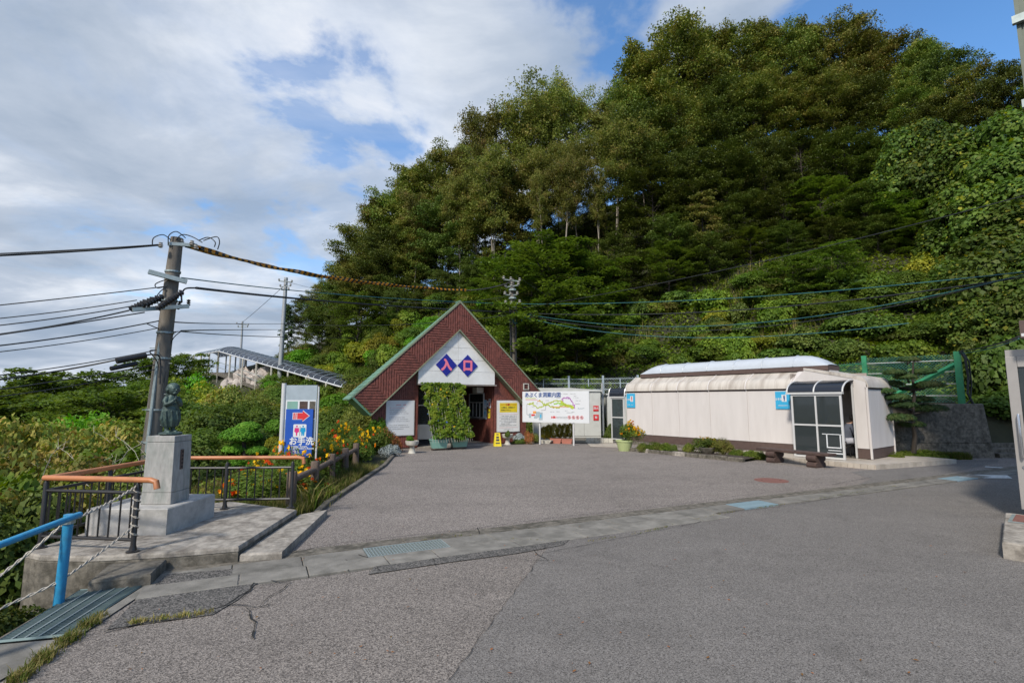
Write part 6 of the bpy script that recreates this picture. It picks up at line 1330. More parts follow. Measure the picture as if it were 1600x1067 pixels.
mid = [(875, 43.5, 300, 'oak_c', 1.), (930, 43.5, 300, 'oak_c', 1.), (815, 44, 300, 'oak_c', 1.), (720, 42, 270, 'zelk_b', .7), (770, 41.5, 235, 'zelk', .8), (645, 44, 300, 'zelk_b', .7), (1150, 43.5, 150, 'oak_c', 1.1), (1205, 43.5, 140, 'oak_c', 1.1), (1262, 43, 140, 'oak_c', 1.1), (1320, 42.5, 140, 'oak_c', 1.1), (590, 47, 385, 'oak_c', .9), (640, 46.5, 372, 'oak_c', .9), (690, 45.5, 350, 'oak_c', .9), (520, 47, 440, 'oak_c', 1.), (565, 46, 400, 'oak_a', 1.), (610, 46, 352, 'oak_c', 1.), (650, 45, 330, 'oak_b', 1.), (700, 44, 300, 'oak_c', .9), (745, 43, 285, 'oak_a', 1.), (790, 42, 250, 'oak_b', .9), (840, 42, 225, 'zelk', .95), (905, 41, 215, 'zelk_b', .95), (960, 40, 190, 'zelk', 1.), (1015, 41, 160, 'oak_c', 1.), (1070, 41, 145, 'oak_a', 1.), (1125, 41, 130, 'oak_c', 1.), (1185, 41, 118, 'oak_a', 1.1), (1250, 41, 115, 'oak_b', 1.1), (1310, 40, 112, 'oak_a', 1.1), (1370, 39, 120, 'oak_c', 1.1), (1430, 37, 128, 'oak_a', 1.1), (1480, 34, 150, 'oak_c', 1.1)]
mid2 = [(600, 44, 430, 'maple_b', .8), (650, 42, 440, 'maple_b', .7), (740, 40, 400, 'maple_b', .8), (960, 36, 365, 'maple_b', .9), (1012, 40, 205, 'zelk_b', .9), (880, 39.5, 240, 'zelk', .8), (935, 39, 262, 'zelk_b', .7), (850, 40.5, 262, 'zelk_b', .6), (1085, 39.5, 250, 'zelk', .8), (1020, 37, 255, 'maple_b', 1.), (1080, 37, 235, 'oak_c', 1.), (1140, 36, 225, 'maple_b', 1.), (1200, 36, 215, 'oak_c', 1.), (1260, 36, 205, 'maple_b', 1.1), (1330, 34, 205, 'maple_b', 1.1), (1400, 32, 212, 'maple_b', 1.1), (1460, 30, 225, 'oak_c', 1.1), (1520, 29, 230, 'maple_b', 1.1), (1590, 28, 200, 'oak_c', 1.1),
        (1100, 33.5, 300, 'decid', .9), (1050, 34, 335, 'maple_b', .9), (1165, 33, 300, 'maple_b', 1.), (1230, 32, 285, 'maple_b', 1.1), (1290, 31, 280, 'maple_a', 1.2), (1360, 29.5, 285, 'maple_b', 1.2), (1430, 28, 290, 'maple_a', 1.2), (1495, 27, 300, 'maple_b', 1.2)]
mid2 += [(985, 32.5, 392, 'maple_b', 1.), (1045, 32.2, 378, 'maple_a', 1.), (1110, 32, 366, 'maple_b', 1.1), (1175, 31.5, 356, 'maple_a', 1.1), (1235, 30.6, 345, 'maple_b', 1.2), (1300, 29.6, 340, 'maple_b', 1.2), (1375, 28.2, 335, 'maple_b', 1.1), (1440, 26.8, 335, 'maple_a', 1.), (1490, 26.5, 345, 'maple_b', 1.), (940, 33, 400, 'maple_b', 1.), (560, 41, 455, 'maple_a', .8), (620, 42, 445, 'oak_c', .7), (690, 42, 420, 'oak_c', .8), (735, 40, 412, 'oak_c', .8), (780, 38, 400, 'oak_c', .8), (830, 37, 392, 'maple_b', .9), (890, 36.5, 385, 'oak_c', .8), (500, 46, 480, 'maple_b', .8), (535, 44, 470, 'oak_c', .7)]
for px, Y, top, k, w in mid: tree_at(k, px, Y, top, {'zelk': 'many stemmed olive tree halfway up', 'zelk_b': 'pale stemmed olive tree halfway up'}.get(k, 'broadleaf tree halfway up the slope') + ' ' + region(px), GM, w)
for px, Y, top, k, w in mid2: tree_at(k, px, Y, top, 'brown tinged sparse tree in the dark middle of the slope' if k == 'decid' else ('layered dark green tree ' if k == 'maple_b' else ('small layered green tree ' if k == 'maple_a' else 'dense low tree ')) + ('far up the slope ' if Y > 34 else 'low on the slope ') + region(px), GM if k != 'decid' else None, w)
tree_at('maple_a', 862, 30, 372, 'bright layered tree just right of the pole behind the entrance', None, 1.15); tree_at('maple_a', 905, 31, 392, 'second bright layered tree left of the toilet roof', None, .9); tree_at('maple_c', 838, 28.2, 465, 'light green layered tree close behind the entrance roof', None, 1.4); tree_at('maple_c', 900, 28, 480, 'light green layered bushy tree above pale sheds', None, 1.3)
tree_at('maple_a', 1312, 25.5, 375, 'rounded light green tree rising from the slope above toilet roof', None, .8); tree_at('maple_a', 780, 34, 400, 'layered tree behind the ridge of the entrance roof', None, .9); tree_at('maple_c', 1240, 27, 398, 'small layered tree beside the rounded light green one', None, 1.3)

# ---- shrubs
def clumps(rng, n, R_, H, ncl, inner=.55):
    c = rng.normal(size=(ncl, 3)); c /= np.linalg.norm(c, axis=1, keepdims=True); c[:, 2] = np.abs(c[:, 2]); c = c * np.array([R_ * .62, R_ * .62, H * .55]) * rng.uniform(.4, 1.05, (ncl, 1)); c[:, 2] += H * .22
    r = rng.uniform(.25, .5, ncl) * R_; k = rng.integers(0, ncl, n); d = rng.normal(size=(n, 3)); d /= np.linalg.norm(d, axis=1, keepdims=True); d[:, 2] = np.where(rng.random(n) < .7, np.abs(d[:, 2]), d[:, 2])
    rad = rng.uniform(inner, 1.08, n) ** .6; P_ = c[k] + d * (r[k] * rad)[:, None] * np.array([1, 1, min(1., .9 * H / R_ + .15)]); P_[:, 2] = np.maximum(P_[:, 2], .03)
    return P_, d, c, r
SHR = {}
def shrub_kind(key, lf, seed, R_, H, n, leaf, ncl=16, asp=.6, up=.35, extra=None, mats=None, stems=8):
    rng = np.random.default_rng(seed); P_, d, c, r = clumps(rng, n, R_, H, ncl); mi = None; ms = [lf]
    if extra: ms = [lf] + extra[0]; mi = np.where((rng.random(n) < extra[1]) & (P_[:, 2] > H * extra[2]), rng.integers(1, len(ms), n), 0)
    me = leaf_mesh('foliage', P_, rng, leaf, ms, up, asp, outward=d, mi=mi, jit=.35 if 'vine' not in key else .65); w = MB(); rr = random.Random(seed)
    for i in range(stems): q = c[i % ncl]; w.tube([(rr.uniform(-.06, .06) * R_, rr.uniform(-.06, .06) * R_, -.1), (q[0] * .4, q[1] * .4, q[2] * .55), tuple(q)], [.03 * R_, .02 * R_, .008 * R_], 4, cap=False)
    SHR[key] = (me, mb_mesh(w, 'stem', m_bark_d), R_, H)
shrub_kind('maple', lf_maple, 21, 1.6, 1.9, 9000, .11, 22, up=.6)
shrub_kind('vine', lf_vine, 22, 1.8, 1.5, 6500, .19, 20, asp=.85, up=.5)
shrub_kind('vine2', lf_cover, 23, 1.6, 1.2, 7000, .14, 20, asp=.75, up=.5)
shrub_kind('yellow', lf_yellow, 24, 1.2, 1.1, 5000, .11, 16)
shrub_kind('autumn', lf_autumn, 25, 1.4, 1.1, 7000, .105, 20, asp=.7)
shrub_kind('autumn2', lf_autumn, 35, 1.6, 1.3, 8000, .095, 24, asp=.75)
shrub_kind('olive', lf_olive, 26, 1.4, 1.5, 8000, .09, 20)
shrub_kind('deep', lf_deep, 27, 1.2, 1.1, 6000, .12, 16)
shrub_kind('fine', lf_bright, 28, 1.0, 1.1, 6000, .08, 14)
shrub_kind('white', lf_maple, 29, 1.3, 1.2, 6000, .09, 16, extra=([lf_white], .28, .4))
shrub_kind('vine_big', lf_vine, 61, 2.6, 7.5, 34000, .165, 60, asp=.85, up=.45, extra=([lf_deep, lf_deep, lf_yellow], .18, 0))
shrub_kind('vine_mid', lf_vine, 62, 2.2, 3.6, 22000, .15, 40, asp=.85, up=.45, extra=([lf_deep, lf_deep, lf_yellow], .18, 0))
NS = [0]
def shrub_at(key, px, py, Y, w, label, group=None, hs=1., name='shrub', cat='shrub', ground=None, z=None, x=None):
    """shrub whose top shows at (px,py) at distance Y, w metres wide"""
    p = P(px, py, Y); X = p.x if x is None else x; g = hz(X, Y) if ground is None else ground; me, st, R_, H = SHR[key]
    zt = p.z if z is None else z; sh = max(.25, (zt - g + .05)) / (H * 1.12); sw = w / (2 * R_ * .95); NS[0] += 1
    o = bpy.data.objects.new(name, None); col.objects.link(o); o.location = (X, Y, g - .05); o.rotation_euler = (0, 0, (NS[0] * 1.7) % 6.28); o.scale = (sw, sw, sh * hs); tag(o, label, cat, group)
    for nm, m_ in (('stem', st), ('foliage', me)): c = bpy.data.objects.new(nm, m_); col.objects.link(c); c.parent = o
    return o
rs = random.Random(77)
# slope between fence and wood: mounds of broad leaved vines and low bushes
GV = 'vine mounds and bushes covering the slope'
for i in range(120):
    px = rs.uniform(780, 1640); t = rs.random() ** .8; Y = {0: 0}.get(1) or None
    yb = 27 - max(0, (px - 900)) * .0135; Y = yb + t * (6.5 if px < 1300 else 6.0)
    X = (px - 800) / 795 * Y; g = hz(X, Y); h = rs.uniform(.5, 1.25) * (1.3 if t > .7 else 1); k = rs.choice(['vine2', 'vine2', 'vine', 'maple', 'yellow' if rs.random() < .25 else 'vine2', 'olive', 'deep'])
    lab = {'vine2': 'low green vine mound on the slope', 'vine': 'broad leaved vine mound on the slope', 'maple': 'feathery light green bush on the slope', 'yellow': 'yellowish bush on the slope', 'olive': 'olive bush on the slope', 'deep': 'dark green bush on the slope'}[k]
    shrub_at(k, 0, 0, Y, rs.uniform(1.4, 2.8), lab.replace(' on the slope', '') + ' on the slope ' + region(px).replace('above', 'behind'), GV, z=g + h, x=X)
for i in range(105):                       # bank left of and behind the entrance building
    px = rs.uniform(425, 790); Y = rs.uniform(29, 46) if px > 560 else rs.uniform(35, 50); X = (px - 800) / 795 * Y; g = hz(X, Y); k = rs.choice(['vine2', 'maple', 'olive', 'maple', 'fine', 'yellow', 'vine2'])
    shrub_at(k, 0, 0, Y, rs.uniform(1.8, 3.6), {'vine2': 'low green mound', 'maple': 'feathery green bush', 'olive': 'olive bush', 'fine': 'fresh green bush', 'yellow': 'yellowish bush'}[k] + ' on the bank ' + region(px).replace('above', 'behind'), 'bushes on the bank left of the entrance', z=g + rs.uniform(.7, 1.9), x=X)
# right hand vine wall
for i, (px, py, Y, w) in enumerate([(1560, 110, 24.5, 5), (1500, 150, 26, 4.5), (1440, 130, 27.5, 4), (1620, 120, 23.5, 5), (1540, 190, 23.5, 4.5), (1600, 200, 22.5, 4.5), (1500, 240, 24.5, 4), (1570, 270, 22, 4.5), (1630, 280, 21, 4.5), (1400, 150, 28.5, 3.5), (1550, 360, 20.5, 4), (1610, 370, 19.5, 4), (1500, 390, 22, 3), (1580, 440, 18.6, 3), (1640, 450, 18.3, 3), (1530, 450, 19.5, 2.6), (1570, 520, 17.6, 2.6), (1620, 530, 17.4, 2.6), (1535, 540, 17.8, 2), (1580, 600, 17.0, 2.2), (1545, 610, 17.0, 1.7), (1630, 610, 16.8, 2.2)]):
    shrub_at('vine_big' if py < 300 else ('vine_mid' if py < 480 else 'vine'), px, py, Y, w * 1.15, ('vine smothered tree ' if py < 200 else ('hanging mass of broad vines ' if py < 300 else ('heap of broad leaved vines ' if py < 480 else 'low vine mound '))) + region(px), 'vine covered growth at the right edge', name='vine_thicket', cat='vines')
# niwaki, topiary, garden shrubs on the left
def needle_pad(name, c, rx, rz_, n, parent, lf, leaf, seed, asp=.16):
    rng = np.random.default_rng(seed); d = rng.normal(size=(n, 3)); d /= np.linalg.norm(d, axis=1, keepdims=True); d[:, 2] = np.where(rng.random(n) < .8, np.abs(d[:, 2]), d[:, 2] * .4)
    q = np.array(c) + d * np.array([rx, rx * .85, rz_]) * rng.uniform(.75, 1.08, (n, 1)); me = leaf_mesh(name, q, rng, leaf, [lf], .3, asp, outward=d); return link(name, me, parent)
pn = thing('garden_pine', (P(1428, 640, 15.1).x, 15.1, -.05), 0, 'clipped garden pine with layered pads beside the toilet building', 'tree')
ox = mw(pn).translation
b = MB(); pts = [P(1427, y, 15.1) + Vector((dx, 0, 0)) - ox for y, dx in ((712, 0), (680, .05), (650, -.04), (620, .03), (590, -.02), (562, 0))]; b.tube(pts, [.07, .06, .05, .042, .03, .015], 8, cap=False); b.build('trunk', m_bark_d, pn, smooth=True)
for i, (px, py, r) in enumerate([(1420, 563, .30), (1398, 583, .30), (1442, 582, .34), (1415, 590, .3), (1392, 601, .34), (1452, 603, .40), (1425, 608, .3), (1400, 622, .36), (1452, 640, .48), (1412, 634, .36), (1438, 625, .34), (1405, 654, .42), (1425, 664, .34), (1380, 612, .3)]):
    p = P(px, py, 15.1 + (-.25 if i % 2 else .2)) - ox; needle_pad('needle_pad', (p.x, p.y, p.z), r, r * .36, 1500, pn, lf_pine, .10, 100 + i)
    b = MB(); b.tube([(pts[2].x, 0, p.z - .12), (p.x * .6, p.y * .6, p.z - .08), (p.x, p.y, p.z - .03)], [.03, .022, .012], 5, cap=False); b.build('branch', m_bark_d, pn)
tp_ = thing('clipped_bush', (P(380, 720, 14).x, 14, hz(P(380, 720, 14).x, 14) - .1), 0, 'cloud clipped bright green bush with stacked round pads behind the railing', 'shrub'); ox = mw(tp_).translation
b = MB(); b.tube([(0, 0, -.3), (.05, 0, .4), (-.03, 0, 1.0), (.03, 0, P(380, 675, 14).z - ox.z)], [.07, .06, .05, .03], 8, cap=False); b.build('trunk', m_bark_d, tp_)
for i, (px, py, rx, rz_) in enumerate([(376, 683, .52, .27), (366, 704, .34, .17), (402, 706, .26, .15), (385, 668, .3, .14), (362, 725, .42, .22), (400, 728, .32, .2)]):
    p = P(px, py, 14) - ox; needle_pad('needle_pad', (p.x, p.y + (i % 2) * .1, p.z), rx, rz_, 2600, tp_, lf_niwaki, .085, 120 + i, .3)
tp2 = thing('clipped_bush', (P(432, 720, 12.6).x, 12.6, hz(P(432, 720, 12.6).x, 12.6) - .1), 0, 'small yellow green clipped bush beside the white sign post', 'shrub'); ox = mw(tp2).translation
for i, (px, py, rx, rz_) in enumerate([(430, 670, .24, .22), (431, 695, .24, .2), (436, 718, .26, .2)]):
    p = P(px, py, 12.6) - ox; needle_pad('needle_pad', tuple(p), rx, rz_, 1500, tp2, lf_yellow if i else lf_niwaki, .07, 130 + i, .4)
b = MB(); b.tube([(0, 0, -.2), (0, 0, 1.2)], [.04, .02], 6); b.build('trunk', m_bark_d, tp2)
left = [  # px, top py, Y, width, kind, label
 (300, 600, 17, 3.4, 'maple', 'broad feathery maple behind the statue'), (350, 612, 16.5, 3.2, 'maple', 'feathery maple between the statue and the sign'), (400, 618, 17.5, 3.0, 'maple', 'feathery maple left of the toilet sign'), (325, 650, 14.5, 2.6, 'maple', 'low feathery maple right of the pedestal'), (290, 690, 12.5, 2.0, 'deep', 'dark low shrub right of the pedestal'), (415, 655, 15.0, 2.2, 'maple', 'feathery bush behind the clipped bush'), (420, 632, 19, 2.6, 'white', 'bush speckled with pale flowers near the sign'), (468, 640, 22, 2.4, 'white', 'pale flowering bush above toilet sign'),
 (358, 606, 24, 3.2, 'olive', 'reddish olive bush on the left slope'), (330, 592, 30, 3.6, 'yellow', 'yellowish rounded bush below the walkway'), (296, 580, 33, 3.4, 'fine', 'fresh green rounded bush at the walkway end'), (400, 612, 24, 3.4, 'olive', 'olive grassy bush below the walkway'), (430, 630, 23, 3, 'yellow', 'pale green bush below the walkway'), (375, 608, 21, 3, 'maple', 'green bush in the middle of the left slope'), (280, 588, 30, 3, 'yellow', 'small golden bush on the left slope'), (340, 604, 24, 2.8, 'autumn', 'russet bush on the left slope'),
 (528, 622, 21, 2.6, 'maple', 'light green bush left of the entrance eave'), (552, 612, 23, 2.8, 'maple', 'feathery bush behind the entrance eave'), (560, 630, 20, 2.2, 'olive', 'olive bush at the left foot of the entrance'), (515, 650, 17.5, 2.4, 'maple', 'low feathery bush above marigolds'), (548, 655, 18.5, 2.2, 'olive', 'low olive bush above marigolds'), (575, 660, 18.2, 1.6, 'deep', 'dark shrub against the entrance wall'), (590, 650, 17.9, 1.0, 'fine', 'young green shrub left of the notice board'), (505, 634, 25, 2.6, 'yellow', 'yellow green bush below the walkway roof'),
 (455, 622, 30, 3, 'maple', 'green bush at the foot of the rocks'), (480, 628, 28, 2.6, 'olive', 'olive bush at the foot of the rocks'), (530, 612, 29, 3, 'fine', 'fresh green bush at the walkway foot')]
for px, py, Y, w, k, lab in left: shrub_at(k, px, py, Y, w, lab)
# left foreground thicket dropping away below the platform
for i, (px, py, Y, w, k) in enumerate([(20, 648, 14, 3.2, 'autumn2'), (60, 655, 13, 3, 'autumn'), (110, 648, 14, 3.2, 'autumn2'), (160, 655, 13.5, 3, 'olive'), (205, 660, 13, 2.6, 'autumn'), (-30, 660, 12, 3, 'autumn'), (40, 690, 10.5, 2.6, 'autumn2'), (95, 680, 11, 2.6, 'autumn'), (150, 680, 11, 2.4, 'autumn2'), (200, 690, 11, 2.2, 'vine2'), (-10, 710, 9.5, 2.4, 'autumn'), (30, 730, 8.8, 2.2, 'vine2'), (85, 715, 9.2, 2.2, 'autumn2'), (135, 715, 9.6, 2.2, 'autumn'), (185, 730, 9.4, 2.0, 'olive'), (0, 760, 7.8, 1.9, 'autumn2'), (50, 765, 7.6, 1.8, 'deep'), (100, 755, 8.2, 1.8, 'autumn'), (-40, 780, 7.0, 1.8, 'autumn'), (15, 800, 6.8, 1.6, 'deep')]):
    shrub_at(k, px, py, Y, w, {'autumn': 'leafy bush turning russet', 'autumn2': 'tangled brown green vine bush', 'olive': 'olive bush', 'vine2': 'green vine mound', 'deep': 'dark shaded bush'}[k] + ' ' + ('far back in the thicket ' if Y > 12.4 else ('in the middle of the thicket ' if Y > 10 else ('just beyond the left railing ' if Y > 8 else 'beside the platform end '))) + ('at the picture edge' if px < 30 else ('left of the railing corner' if px < 80 else ('behind the front handrail' if px < 140 else 'towards the pedestal'))), 'bushes in the thicket below the left railing')
shrub_at('fine', 90, 645, 17, 3.0, 'feathery bright green bush in the left thicket'); shrub_at('fine', 130, 640, 18, 3.4, 'second feathery bright green bush in the left thicket')
for i, (px, top, Y, k, w) in enumerate([(45, 592, 34, 'conif', 1.), (15, 612, 30, 'maple_a', 1.1), (100, 590, 27, 'maple_a', 1.2), (150, 577, 26, 'maple_c', 1.5), (195, 598, 25, 'maple_a', 1.2), (225, 600, 24, 'maple_c', 1.3), (70, 612, 23, 'maple_c', 1.5), (175, 605, 21, 'maple_c', 1.5), (130, 612, 22, 'maple_a', 1.), (262, 556, 33, 'maple_c', .9), (280, 550, 36, 'maple_c', .8), (250, 590, 25, 'maple_a', 1.), (-20, 600, 26, 'maple_a', 1.2), (-80, 590, 24, 'maple_a', 1.2)]):
    tree_at(k, px, Y, top, ['dark pointed conifer at the far left', 'low tree at the far left edge', 'wide layered tree left of the pole', 'feathery topped tree standing above left thicket', 'layered tree just left of the utility pole', 'small tree touching the utility pole', 'small tree in front of the dark conifer', 'low bright tree left of the pole', 'mid green tree in the left group', 'small tree right of the utility pole', 'tree at the top end of the covered walkway', 'tree behind the statue head', 'tree just outside the left edge', 'tree beyond the left edge'][i], None, w, name='small_tree')
# dark bush at the lower left corner, beside the grating
for i, (px, py, Y, w) in enumerate([(25, 945, 4.25, .8), (-20, 950, 4.1, .8), (60, 955, 4.35, .45)]): shrub_at('deep', px, py, Y, w, ['dark glossy bush left of the side grating', 'dark bush at the lower left corner of the view', 'small dark tuft touching the side grating'][i], ground=-.5)
# ============================================================ FLOWERS, VINES AND POT PLANTS
def flower_plant(key, seed, R_, H, n, leaf, nf, fm, fl=.05):
    nf = int(nf * .45) if key != 'pot' else nf; rng = np.random.default_rng(seed); P_, d, c, r = clumps(rng, n, R_, H, 12, .3); fol = leaf_mesh('foliage', P_, rng, leaf, [lf_maple], .4, .3, outward=d)
    q, d2, _, _ = clumps(rng, nf * 3, R_, H, 12, .98); q = q[q[:, 2] > H * .35][:nf]; m = len(q); C = np.repeat(q, 7, 0) + rng.normal(size=(m * 7, 3)) * fl * .28 + np.array([0, 0, fl * .4]); me = leaf_mesh('blossom', C, rng, fl, fm, .5, .8, mi=np.repeat(rng.integers(0, len(fm), m), 7))
    SHR[key] = (fol, me, R_, H)
flower_plant('mari', 41, .55, .7, 3200, .07, 60, [lf_org, lf_org, lf_yel, lf_redp], .055)
flower_plant('mari_y', 42, .5, .65, 3000, .07, 60, [lf_yel, lf_yel, lf_org], .05)
flower_plant('mari_r', 43, .45, .6, 2800, .07, 42, [lf_redp, lf_org], .06)
flower_plant('pot', 44, .42, .62, 3600, .06, 90, [lf_org, lf_yel], .05)
def fl_at(key, px, py, Y, w, label, group=None, ground=None, name='marigold', cat='flowers'):
    o = shrub_at(key, px, py, Y, w, label, group, name=name, cat=cat, ground=ground)
    for c in o.children:
        c.name = {'stem': 'foliage', 'foliage': 'blossom'}.get(c.name.split('.')[0], c.name)
    return o
# in SHR the first mesh is linked as 'foliage', the second as 'stem': swap names for flowers
for k in ('mari', 'mari_y', 'mari_r', 'pot'): f, bl2, a, c = SHR[k]; SHR[k] = (bl2, f, a, c)
rf = random.Random(9)
for i in range(84):
    t = rf.random(); Y = 8.8 + 8.2 * t; xk = -3.15 - .04 * Y; X = xk - rf.uniform(.35, 1.9) - (.1 if Y > 12 else 0)
    if Y < 10: X = xk - rf.uniform(.25, 1.2)
    g = hz(X, Y); k = rf.choice(['mari', 'mari', 'mari_y', 'mari_r']); h = rf.uniform(.55, 1.0) * (.75 if Y < 10 else 1.15); me, st, R_, H = SHR[k]
    w = rf.uniform(.8, 1.25); o = bpy.data.objects.new('marigold', None); col.objects.link(o); o.location = (X, Y, g - .04); o.rotation_euler = (0, 0, rf.uniform(0, 6)); s = w / (2 * R_); o.scale = (s, s, h / (H * 1.1))
    tag(o, {'mari': 'orange marigold clump', 'mari_y': 'yellow marigold clump', 'mari_r': 'red orange marigold clump'}[k] + ' ' + ('behind the first log post' if Y < 10 else ('behind the second log post' if Y < 11.5 else ('halfway along the kerb bed' if Y < 13.5 else ('far along the kerb bed' if Y < 15.5 else 'beside the left notice board')))) + (', by the kerb' if X > xk - .8 else (', mid bed' if X > xk - 1.3 else ', back of the bed')), 'flowers', 'marigolds in the long flower bed')
    for nm, m_ in (('foliage', st), ('blossom', me)): c = bpy.data.objects.new(nm, m_); col.objects.link(c); c.parent = o
for px, py, Y in ((400, 742, 9.2), (418, 733, 9.6), (440, 735, 9.4)): fl_at('mari', px, py - 6, Y, .34, {400: 'red orange flowers behind the middle of the railing', 418: 'taller orange flowers behind the railing', 440: 'orange flowers behind the railing end post'}[px])
p = G(977, 704); fl_at('pot', 986, 652, p.y, .95, 'orange and yellow flowers growing in the pale green pot', ground=.30)
# climbing vine curtain in front of the entrance
def curtain(name, s0, s1, label, seed, root_x):
    t = thing(name, mw(E_) @ Vector(((s0 + s1) / 2, -1.2, .3)), R(30), label, 'vines'); rng = np.random.default_rng(seed); n = 5200; w = s1 - s0
    u = rng.uniform(0, 1, n); v = rng.uniform(0, 1, n) ** .9; x = -w / 2 + u * w + .05 * np.sin(v * 17 + seed) * np.where(u < .5, 1, -1) + .04 * np.sin(v * 41); z = .13 + v * 1.9
    dep = 1.05 * (z / 2.0) + .10 * np.sin(x * 9 + seed) * np.cos(z * 7) + rng.normal(size=n) * .055
    keep = ~((np.sin(x * 19 + seed + 2 * np.sin(z * 5)) * np.sin(z * 15 + seed + x * 3) > .62)) & (rng.random(n) < 1 - .35 * (np.abs(u - .5) > .46)); x, z, dep, u = x[keep], z[keep], dep[keep], u[keep]
    C = np.stack([x + (.10 if s0 < -1 else .02) * (1 - z / 2), dep, z], 1); n = len(C); out_ = np.tile([[-.3, -.85, .25]], (n, 1)); mi = np.where(rng.random(n) < .012, rng.integers(1, 3, n), 0)
    link('foliage', leaf_mesh('foliage', C, rng, .085, [lf_curtain, lf_yel, m_inkb], .35, .85, outward=out_, mi=mi), t)
    b = MB()
    for i in range(9): xx = -w / 2 + w * (i + .5) / 9; b.tube([(xx, -.02, -.02), (xx + .02, .5, 1.0), (xx, 1.08, 2.04)], .005, 4, cap=False)
    o = b.build('climbing_string', m_rope, t); o['kind'] = 'stuff'
curtain('vine_curtain', -1.50, -.62, 'left vine curtain climbing from its mint green planter', 1, 0); curtain('vine_curtain', -.68, .06, 'right vine curtain climbing from its mint green planter', 2, 0)
for px, lab in ((685.5, 'leafy tangle spilling over the left mint green planter'), (717, 'leafy tangle spilling over the right mint green planter')):
    q = G(px, 702); shrub_at('fine', px, 680, q.y, .55, lab, ground=.32, name='potted_plant', cat='plant')
# pot plants, kochias, silver bushes
SHR_k = {}
def kochia(px, py, w, h, base, label):
    p = P(px, py, 20.9); t = thing('kochia_bush', (p.x, 20.9, base), 0, label, 'plant'); rng = np.random.default_rng(int(px * 7)); n = 1400
    d = rng.normal(size=(n, 3)); d /= np.linalg.norm(d, axis=1, keepdims=True); C = np.array([0, 0, h / 2]) + d * np.array([w / 2, w / 2, h / 2]) * rng.uniform(.7, 1.05, (n, 1)); out_ = d * .4 + np.array([0, 0, .0])
    link('foliage', leaf_mesh('foliage', C, rng, .09, [lf_kochia], .1, .16, outward=out_), t)
for px, w, h, base, lab in ((851, .36, .50, .16, 'yellow green kochia bush in the stone trough'), (857.5, .26, .58, .16, 'narrow kochia bush behind the left post of the map board'), (866, .34, .60, .19, 'first kochia bush in the left pink planter'), (874.5, .30, .56, .19, 'kochia bush between the pink planters'), (883, .34, .58, .19, 'kochia bush in the right pink planter'), (891, .34, .60, .19, 'reddish kochia bush behind the right post of the map board')):
    kochia(px, 690, w, h, base, lab)
shrub_kind('silver', lf_silver, 51, .5, .5, 2600, .06, 12, asp=.4); shrub_kind('rust', lf_rust, 52, .6, .6, 3200, .06, 14, asp=.5); shrub_kind('grassy', lf_grass, 53, .5, .35, 2400, .10, 12, asp=.2)
shrub_at('silver', 812, 674, 20.6, .62, 'silver leaved bush right of the notice board', ground=.1); shrub_at('silver', 613, 690, 16.0, .75, 'silver leaved bush at the edge of the flower bed', ground=0); shrub_at('rust', 607, 667, 17.0, 1.0, 'rusty red azalea left of the white notice board', ground=.0); shrub_at('fine', 640, 684, 16.9, .3, 'small pine like plant in the left urn', ground=.38, name='potted_plant', cat='plant'); shrub_at('deep', 793, 680, 19.9, .26, 'low plant in the right urn', ground=.36, name='potted_plant', cat='plant')
shrub_at('rust', 826, 672, 20.4, .5, 'brownish plant left of the stone trough', ground=.05); shrub_at('olive', 836, 676, 20.6, .5, 'thin weedy plant in the stone trough', ground=.1); shrub_at('deep', 812, 685, 20.5, .7, 'dark low plant under the silver bush', ground=.0); shrub_at('deep', 953, 662, 22.3, .6, 'small dark clipped bush by the left porch', ground=.0)
shrub_at('mari_y', 1102, 675, 16.35, 1.0, 'yellow flowered bush in the bed before the toilet building', ground=.08); shrub_at('olive', 1130, 684, 15.9, .9, 'brownish bush beside the yellow flowered one', ground=.08)
for i, (px, py, Y, w, k) in enumerate([(1005, 692, 17.2, .5, 'grassy'), (1022, 690, 17.1, .6, 'grassy'), (1040, 692, 16.9, .6, 'grassy'), (1052, 694, 16.8, .4, 'deep'), (1076, 692, 16.6, .5, 'grassy'), (1150, 706, 15.6, .5, 'grassy'), (1175, 710, 15.2, .7, 'grassy'), (1188, 712, 15.0, .4, 'grassy'), (1400, 706, 14.7, .5, 'grassy'), (1440, 702, 15.1, .9, 'grassy'), (1460, 704, 15.2, .7, 'grassy'), (1415, 704, 15.2, .8, 'grassy')]):
    shrub_at(k, px, py, Y, w, 'low grassy weeds in the bed by the kerb' if px < 1300 else 'grassy weeds at the foot of the garden pine', 'weeds beside the toilet building', ground=.05 if px < 1300 else -.02, name='weeds', cat='weeds')
fl_at('mari_y', 1348, 570, 17.2, .55, 'yellow leaved climber on the green fence'); fl_at('mari_y', 1352, 590, 16.9, .4, 'lower yellow leaved climber on the green fence')
b = None
# iris like leaves in front of the log fence
for i, (x, y, h) in enumerate([(-3.2, 8.35, .42), (-3.3, 8.8, .38), (-3.22, 9.2, .3), (-3.55, 8.6, .4)]):
    rng = np.random.default_rng(60 + i); B = np.stack([rng.normal(size=26) * .06, rng.normal(size=26) * .06, np.zeros(26)], 1); t = thing('iris_clump', (x, y, -.02), 0, ['arching iris leaves beside the first log post', 'arching iris leaves beyond the first log post', 'short iris leaves near the kerb', 'iris leaves behind the log rail'][i], 'plant'); link('foliage', blade_mesh('foliage', B, rng, h, .028, [lf_grass, lf_dry], 1.0, mi=(rng.random(26) < .3).astype(int)), t)

